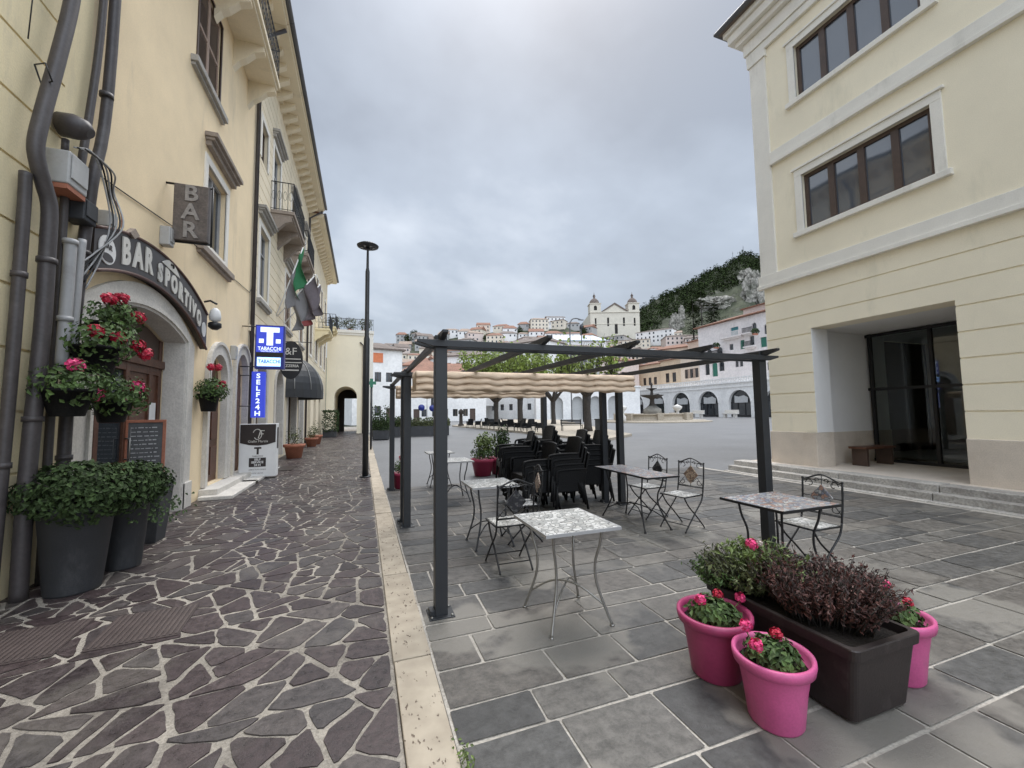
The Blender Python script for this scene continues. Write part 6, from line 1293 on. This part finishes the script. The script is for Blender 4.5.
mb = MB(); tb(mb, T, ua(738), ua(772), zr+.3, zr+2.6, 3, 9); mb.build('attic', PW[2], V, True); mb = MB(); TT2 = lambda u, v, q: T(ua(738)+u, v, 3+q); tiled_roof(mb, TT2, ua(772)-ua(738), 6, zr+2.7, 1.0, .5); mb.build('attic_roof', RT, V, True)
for i, w in enumerate(wl):
    a, b, z_, zt_, rise, _d = w; mb = MB(); zs = zt_-rise
    if rise: mb.prism([(a, z_), (b, z_), (b, zs)]+[(u, v) for u, v in reversed(arc_pts(a, b, zs, rise))][1:-1]+[(a, zs)], .28, .33, T)
    else: tb(mb, T, a, b, z_, zt_, .28, .33)
    mb.build('window', {5: TS_, 7: GS, 10: GS, 1: GS}.get(i, M['win']), V, True)
for (p0, p1, py) in ((727, 748, 338.5), (749.5, 760, 333.5), (749.5, 760, 347), (705, 727, 357.5)):
    u0, zf = uz(p0, py); u1, _ = uz(p1, py); mb = MB(); tb(mb, T, u0, u1, zf-.3, zf, -1.2, 0); tb(mb, T, u0+.3, u1-.3, zf-.6, zf-.3, -.8, 0); bl = mb.build('balcony', VP, V, True, bevel=.05)
    mb = MB(); tb(mb, T, u0, u1, zf+.95, zf+1.05, -1.2, -1.1); u = u0
    while u < u1: tb(mb, T, u, u+.12, zf, zf+.95, -1.18, -1.1); u += .3
    part2(mb, 'railing', VP if p0 == 727 else M['black'], bl)
# plants on villa balconies
for (px, py, D, lb) in ((716, 345, 92, 'dark potted plants on the villa terrace'), (755, 331, 82, 'dark flower box plants on the narrow villa balcony')):
    p = atD(px, py, D); t = thing('balcony_plant', lb, 'plant', (p.x, p.y, p.z-.8)); MB().box(-.6, .6, -.2, .2, 0, .3).build('pot', M['terra'], t); foliage(MB(), (0, 0, .8), (1.1, .5, .6), 200, .35, 3).build('foliage', M['leafb'], t)

# ================================================================ HILLSIDE TOWN
def lerp_tab(tab, x):
    for (a, ya), (b, yb) in zip(tab, tab[1:]):
        if a <= x <= b: return ya+(yb-ya)*(x-a)/(b-a)
    return tab[0][1] if x < tab[0][0] else tab[-1][1]
SK1 = [(250, 366), (330, 356), (370, 352), (405, 340), (440, 338), (470, 333), (500, 331), (545, 328), (565, 325), (595, 336), (640, 338), (680, 330), (720, 318), (760, 306), (820, 300), (900, 320)]
def t1(px, t): D = 128+200*t; return atD(px, 411+(lerp_tab(SK1, px)-411)*(t**.85), D)
mb = MB(); NX, NT = 80, 14; rr = random.Random(9)
for i in range(NX+1):
    for j in range(NT+1): p = t1(250+650*i/NX, j/NT); mb.v.append((p.x+rr.uniform(-1, 1), p.y+rr.uniform(-1, 1), p.z-1.0 if j else -.5))
for i in range(NX):
    for j in range(NT): mb.f.append((i*(NT+1)+j, (i+1)*(NT+1)+j, (i+1)*(NT+1)+j+1, i*(NT+1)+j+1)); mb.sm.append(True)
struct(mb.build('hillside', M['scrub']))
roofs = [RT, RT, RG, RG, mat('pale_roof_tiles', (.30, .22, .17), .85, .2, .6, fine=.2, bscale=3)]
hr = random.Random(21); cols = ['white', 'cream', 'pink', 'ochre', 'grey', 'peach']; WM = [None]
win_me = None
def small_house(px, t, w_, h, label, seed, mi=None, ri=None, nz=None):
    global win_me
    r_ = random.Random(seed); p = t1(px, t); A = Vector((p.x, p.y, 0)); view = Vector((p.x, p.y, 0)).normalized(); a = atan2(view.y, view.x)-pi/2+r_.uniform(-.5, .5)
    mi = r_.choice([0, 0, 0, 1, 1, 4, 4, 4, 2, 5]) if mi is None else mi; ri = r_.randrange(5) if ri is None else ri; dep = w_*.8
    th = thing('hill_house', label % cols[mi] if '%s' in label else label, 'house', (p.x, p.y, p.z-1.5), a, 'houses stacked up the hillside'); H = h+1.5
    mb = MB(); mb.box(-w_/2, w_/2, 0, dep, 0, H); mb.build('wall', PW[mi], th)
    Tl = lambda u, v, q: Vector((u-w_/2, q, v)); mb = MB(); tiled_roof(mb, Tl, w_, dep, H+.2, r_.uniform(1.6, 3.0), .35, r_.choice([.0, .3, .3])); mb.build('roof', roofs[ri], th)
    if win_me is None: q = MB(); q.box(-.5, .5, -.05, .02, 0, 1.4); o = q.build('window', M['win'], th); win_me = o.data; bpy.data.objects.remove(o)
    nz = nz or max(1, int(h/2.9)); nx = max(2, int(w_/2.8))
    for j in range(nz):
        for i in range(nx):
            if r_.random() < .12: continue
            o = bpy.data.objects.new('window', win_me); C.objects.link(o); o.parent = th; o.location = (-w_/2+w_*(i+.5)/nx, 0, H-2.2-j*2.9)
    return th
names = []
rows_ = [(.12, 12), (.25, 14), (.37, 14), (.48, 15), (.59, 15), (.70, 15), (.83, 15), (.965, 15)]
adj = ['wide', 'narrow', 'tall', 'low', 'plain', 'slim', 'stout', 'long']
lev = ['in the bottom row of the hill', 'in the second row up the hill', 'in the third row up the hill', 'in the fourth row up the hill', 'in the fifth row up the hill', 'in the sixth row up the hill', 'in the row below the skyline', 'along the skyline ridge']
sd = 100
for ri_, (t_, nh) in enumerate(rows_):
    for k in range(nh):
        x0, x1 = (396, 590) if ri_ < 7 else (410, 588)
        if ri_ in (0, 1, 2, 3): x1 = 700
        if ri_ in (4, 5): x1 = 670
        if ri_ == 6: x1 = 620
        px = x0+(x1-x0)*(k+.5)/nh+hr.uniform(-4, 4); sd += 1
        place = '%s from the left' % ['first', 'second', 'third', 'fourth', 'fifth', 'sixth', 'seventh', 'eighth', 'ninth', 'tenth', 'eleventh', 'twelfth', 'thirteenth', 'fourteenth', 'fifteenth'][k]
        small_house(px, min(1, t_+hr.uniform(-.04, .04)), (hr.uniform(8, 13) if ri_ > 5 else hr.uniform(10, 19)), hr.uniform(3.5, 7), '%s ' + 'house ' + lev[ri_] + ', ' + place, sd)
for k, (px, t_, w_, h, mi, lb) in enumerate(((378, .95, 10, 5, 4, 'grey house on the ridge just right of the street lamp'), (391, .85, 12, 6, 0, 'white house high behind the dark hipped roof'), (402, .98, 9, 6, 4, 'grey house beside the bushes on the left ridge'), (654, .86, 27, 10, 0, 'boxy white house right below the church with one dark window'), (628, .80, 30, 7, 1, 'cream house directly beneath the church steps'), (606, .84, 26, 7, 4, 'grey house under the left bell tower'), (682, .72, 20, 9, 2, 'pink house right of the boxy white house'), (670, .84, 17, 7, 1, 'cream house under the conifers'), (700, .66, 17, 8, 2, 'pink house above the peach terrace row'), (556, .99, 15, 8, 0, 'white house on the ridge with pointed gable left of the church'), (540, .97, 14, 9, 1, 'cream tall house on the ridge above the metal roof'))): small_house(px, t_, w_, h, lb, 500+k, mi)
# bushes and trees between the houses
for k, (px, t_, s_) in enumerate([(408, .93, 5), (414, 1., 5), (452, .8, 3.5), (486, .86, 3.5), (520, .93, 4), (585, .93, 4.5), (592, .75, 4), (640, .8, 5), (470, .5, 4), (430, .62, 4), (610, .35, 4.5), (665, .9, 4)]):
    p = t1(px, t_); t = thing('hill_tree', 'dark green tree %s' % ['at the left end of the ridge', 'on the ridge between grey houses', 'high left among the roofs', 'among the upper roofs above the metal roof left part', 'near the skyline above the white block', 'on the ridge just left of the church', 'below the left bell tower', 'right of the church foot', 'in the middle of the slope above the red roof', 'on the left slope above the low building', 'between roofs under the church', 'behind the boxy white house'][k], 'tree', (p.x, p.y, p.z-1)); MB().tube([(0, 0, 0), (0, 0, s_)], [.35, .2], 6).build('trunk', M['bark'], t)
    foliage(MB(), (0, 0, s_*1.1), (s_*.7, s_*.6, s_*.75), 320, s_*.22, k, shell=.3).build('crown', M['pine'], t)
p = t1(583, .9); t = thing('cypress_tree', 'slender dark cypress left of the church', 'tree', (p.x, p.y, p.z-1)); MB().tube([(0, 0, 0), (0, 0, 6)], .3, 6).build('trunk', M['bark'], t); foliage(MB(), (0, 0, 6), (1.6, 1.6, 7), 500, .9, 4, shell=.2).build('crown', M['pine'], t)
# ---- church
Dc = 335.; A, B = G2(592.5, Dc), G2(642.5, Dc); T, L_, d, n = plane_T(A, B); zc = lambda y: zat(617, y, Dc); pxu = L_/50.; z0 = zc(334); zcor = zc(312.5)
c = T(L_/2, 0, 0); CH_ = thing('twin_tower_church', 'pale stone church with pediment and two domed bell towers on the hill', 'church', (c.x, c.y, z0)); CM = pmat('church_stone', (.64, .59, .49))
tw = 11.*pxu; hs = [(17*pxu, 19*pxu, zc(326), zc(317.5), 0, .4), (33*pxu, 35*pxu, zc(326), zc(317.5), 0, .4), (24.5*pxu, 27.5*pxu, z0+.2, zc(323.5), 0, .4), (4.5*pxu, 6.2*pxu, zc(326), zc(318), 0, .4), (44*pxu, 45.7*pxu, zc(326), zc(318), 0, .4)]
mb = facade(MB(), T, 0, L_, z0-6, zcor, hs); 
for u in (0, L_): mb.quad(T(u, z0-6, 0), T(u, z0-6, 34), T(u, zcor, 34), T(u, zcor, 0))
mb.quad(T(0, z0-6, 34), T(L_, z0-6, 34), T(L_, zcor, 34), T(0, zcor, 34)); mb.quad(T(0, zcor, 0), T(L_, zcor, 0), T(L_, zcor, 34), T(0, zcor, 34)); mb.build('wall', CM, CH_, True)
for h in hs: mb = MB(); tb(mb, T, h[0], h[1], h[2], h[3], .3, .4); mb.build('window' if h[3] > zc(322) else 'door', M['dark'], CH_, True)
mb = MB(); tb(mb, T, -.4, L_+.4, zcor, zcor+.7, -.6, .5); tb(mb, T, -.2, L_+.2, zc(324)-.1, zc(324)+.25, -.25, 0); mb.build('cornice', CM, CH_, True)
mb = MB(); pa, pb, pt = 12*pxu, 38*pxu, zc(304); mb.prism([(pa, zcor+.7), (pb, zcor+.7), ((pa+pb)/2, pt)], -.1, 1.2, T); pd = mb.build('pediment', CM, CH_, True)
mb = MB(); mb.prism([(pa-1, zcor+.7), (pa+.5, zcor+.7), ((pa+pb)/2, pt-.2), (pb-.5, zcor+.7), (pb+1, zcor+.7), ((pa+pb)/2, pt+1.2)], -.7, 30, T); mb.build('roof', RG, CH_, True)
for k, u in enumerate((0, L_-tw)):
    for q in range(1): pass
    zt_ = zc(303.5); TT3 = lambda a, v, q, u=u: T(u+a, v, q); mb = facade(MB(), TT3, 0, tw, zcor+.7, zt_, [(tw*.36, tw*.64, zc(310), zc(305.3), tw*.13, .5)])
    for a in (0, tw): mb.quad(TT3(a, zcor+.7, 0), TT3(a, zcor+.7, tw), TT3(a, zt_, tw), TT3(a, zt_, 0))
    mb.quad(TT3(0, zcor, tw), TT3(tw, zcor, tw), TT3(tw, zt_, tw), TT3(0, zt_, tw)); tb(mb, TT3, -.5, tw+.5, zt_, zt_+.6, -.5, tw+.5); tw_o = mb.build('bell_tower', CM, CH_, True)
    cc = TT3(tw/2, zt_+.6, tw/2); r = tw*.46; mb = MB(); H = zc(297)-zt_-.6; mb.lathe([(r, 0), (r*1.0, H*.25), (r*.85, H*.6), (r*.5, H*.92), (r*.22, H*1.05), (r*.22, H*1.4), (r*.3, H*1.45), (r*.05, H*1.8), (.12, H*2.1), (0, H*2.12)], 16, cc); part2(mb, 'dome', RG, tw_o)
    mb = MB(); tb(mb, TT3, tw*.38, tw*.62, zc(310), zc(306), .45, .5); part2(mb, 'belfry_opening', M['dark'], tw_o)
# ---- mountain on the right
SK2 = [(560, 346), (600, 338), (625, 322), (640, 307), (655, 297), (670, 290), (680, 287), (690, 281), (702, 274), (712, 267), (725, 265), (735, 256), (742, 252), (752, 252), (762, 257), (775, 263), (800, 268), (850, 280), (950, 320), (1050, 370)]
def t2(px, t): D = 340+170*t; return atD(px, 352+(lerp_tab(SK2, px)+3-352)*t, D)
mb = MB(); NX, NT = 130, 40; rr = random.Random(31)
from mathutils import noise
for i in range(NX+1):
    for j in range(NT+1):
        t_ = j/NT; px = 560+490*i/NX; p = t2(px, t_); q = Vector((p.x, p.y, p.z)); f = noise.fractal(q*.03, 1., 2., 5)*5*sin(pi*min(1, t_*1.05+.02)); r2 = noise.fractal(q*.11, .8, 2., 4)*2.2
        mb.v.append((q.x-FH.x*(f+r2), q.y-FH.y*(f+r2), q.z+f*.25+r2*.3))
for i in range(NX):
    for j in range(NT): mb.f.append((i*(NT+1)+j, (i+1)*(NT+1)+j, (i+1)*(NT+1)+j+1, i*(NT+1)+j+1)); mb.sm.append(True)
# slope behind the crest so that it is solid from any side
struct(mb.build('mountain', M['scrub']))
def crag(px, t_, w_, h, label, seed):
    p = t2(px, t_); t = thing('rock_outcrop', label, 'rock', (p.x, p.y, p.z-4)); bm = bmesh.new(); bmesh.ops.create_icosphere(bm, subdivisions=4, radius=1)
    for v in bm.verts:
        q = v.co*2.1+Vector((seed*7.3, 0, 0)); k = 1+.42*noise.fractal(q, .7, 2.1, 7)-.30*abs(noise.noise(q*3.1))-.16*abs(noise.noise(q*8)); v.co = Vector((v.co.x*w_*k, v.co.y*w_*.5*k, v.co.z*h*k+h*.55))
    me = bpy.data.meshes.new('cliff_face'); bm.to_mesh(me); bm.free(); me.materials.append(M['rock']); o = bpy.data.objects.new('cliff_face', me); C.objects.link(o); o.parent = t; t.rotation_euler = (0, 0, -YAW); return t
crag(757, .50, 13, 26, 'tall grey limestone cliff at the right end of the hill', 1); crag(748, .72, 11, 13, 'grey cliff shoulder below the summit trees', 2); crag(716, .56, 22, 9, 'broad pale rock face in the middle of the hill', 3)
crag(676, .36, 7, 13, 'narrow pale rock spur above the white houses', 4); crag(682, .52, 4, 12, 'slender rock pinnacle on the slope', 5); crag(738, .30, 13, 6, 'low boulder mass under the big cliff', 6); crag(648, .28, 9, 3.5, 'pale bare ledge left of the rock spur', 7)
# pine wood on the crest: reads as one mass
wd = MB(); rr = random.Random(77)
def clump(p, r, n, hgt=1.25):
    for _ in range(n):
        v = Vector((rr.gauss(0, 1), rr.gauss(0, 1), rr.gauss(0, 1))).normalized(); k = .55+.45*rr.random(); wd.leaf(p+Vector((v.x*r*k, v.y*r*k, v.z*r*hgt*k)), v+Vector((0, 0, .4)), r*.5*rr.uniform(.6, 1.3))
for _ in range(1150):
    px = rr.uniform(632, 830); band = .42 if px < 700 else (.30 if px < 745 else .22); t_ = 1-rr.random()**1.3*band
    if px < 660: t_ = 1-rr.random()*.75
    if 744 < px < 775 and t_ < .84: continue
    p = t2(px, t_); clump(p+Vector((0, 0, 2.0)), rr.uniform(2.6, 5.2), 30)
for _ in range(420):
    px = rr.uniform(640, 800); t_ = rr.uniform(.0, .62)
    if noise.noise(Vector((px*.06, t_*5, 3))) < .02: continue
    p = t2(px, t_); clump(p+Vector((0, 0, .5)), rr.uniform(1.2, 2.8), 16, .8)
o = wd.build('pine_wood', M['pine']); tag(o, 'dark pine wood covering the crest of the hill', 'woodland', kind='stuff')
def conifer(px, D, yb, yt, label, seed, wf=.26):
    b = atD(px, yb, D); h = zat(px, yt, D)-b.z; t = thing('conifer_tree', label, 'tree', tuple(b)); r_ = random.Random(seed); MB().tube([(0, 0, 0), (0, 0, h)], [.5, .08], 7).build('trunk', M['bark'], t); mb = MB()
    for k in range(120):
        z = h*(.08+.9*r_.random()**.8); rad = h*wf*(1-z/h)**.7*r_.uniform(.7, 1.15)+.3; a = r_.uniform(0, 2*pi)
        for q in range(14): s_ = .25+.75*q/14; mb.leaf((cos(a)*rad*s_+r_.gauss(0, .25), sin(a)*rad*s_+r_.gauss(0, .25), z-.12*rad*s_+r_.gauss(0, .25)), (cos(a)*.3, sin(a)*.3, 1), 1.0*r_.uniform(.6, 1.2))
    mb.build('crown', M['pine'], t)
conifer(703, 225, 345, 291, 'tall dark cedar in front of the rocky slope', 1, .40); conifer(694, 235, 340, 300, 'dark cedar immediately left of the tallest one', 2, .42); conifer(715, 230, 338, 303, 'dark cedar to the right of the tallest one', 3, .42)
for px, lb in ((733, 'thin mast on the summit, left'), (743.5, 'thin mast on the summit, right')):
    p = t2(px, 1.); t = thing('antenna_mast', lb, 'mast', tuple(p)); MB().tube([(0, 0, 0), (0, 0, 12)], .22, 5).build('pole', M['steel'], t); MB().box(-.7, .7, -.1, .1, 9, 9.6).build('crossbar', M['steel'], t)
p = t1(350, .9)
# green pharmacy cross on the street side
p = atY(371.5, 383, 20); t = thing('pharmacy_cross', 'small green lit cross sign just right of the street lamp pole', 'sign', (p.x, p.y, p.z)); MB().tube([(0, 0, -p.z), (0, 0, 0)], .05, 8).build('pole', M['dmetal'], t); mb = MB(); mb.box(-.2, .2, -.06, .06, -.07, .07); mb.box(-.07, .07, -.061, .061, -.2, .2); mb.build('cross', M['green_led'], t)

# weed in the gap at the kerb end
wd_ = thing('weed', 'small green weed growing at the near end of the pale kerb', 'weed', (.455, 1.97, 0)); mb = MB(); rr = random.Random(8)
for _ in range(60): mb.leaf((rr.gauss(0, .02), rr.gauss(0, .05), rr.uniform(.005, .05)), (rr.gauss(0, 1), rr.gauss(0, 1), 1), .022)
mb.build('leaves', M['leafl'], wd_)
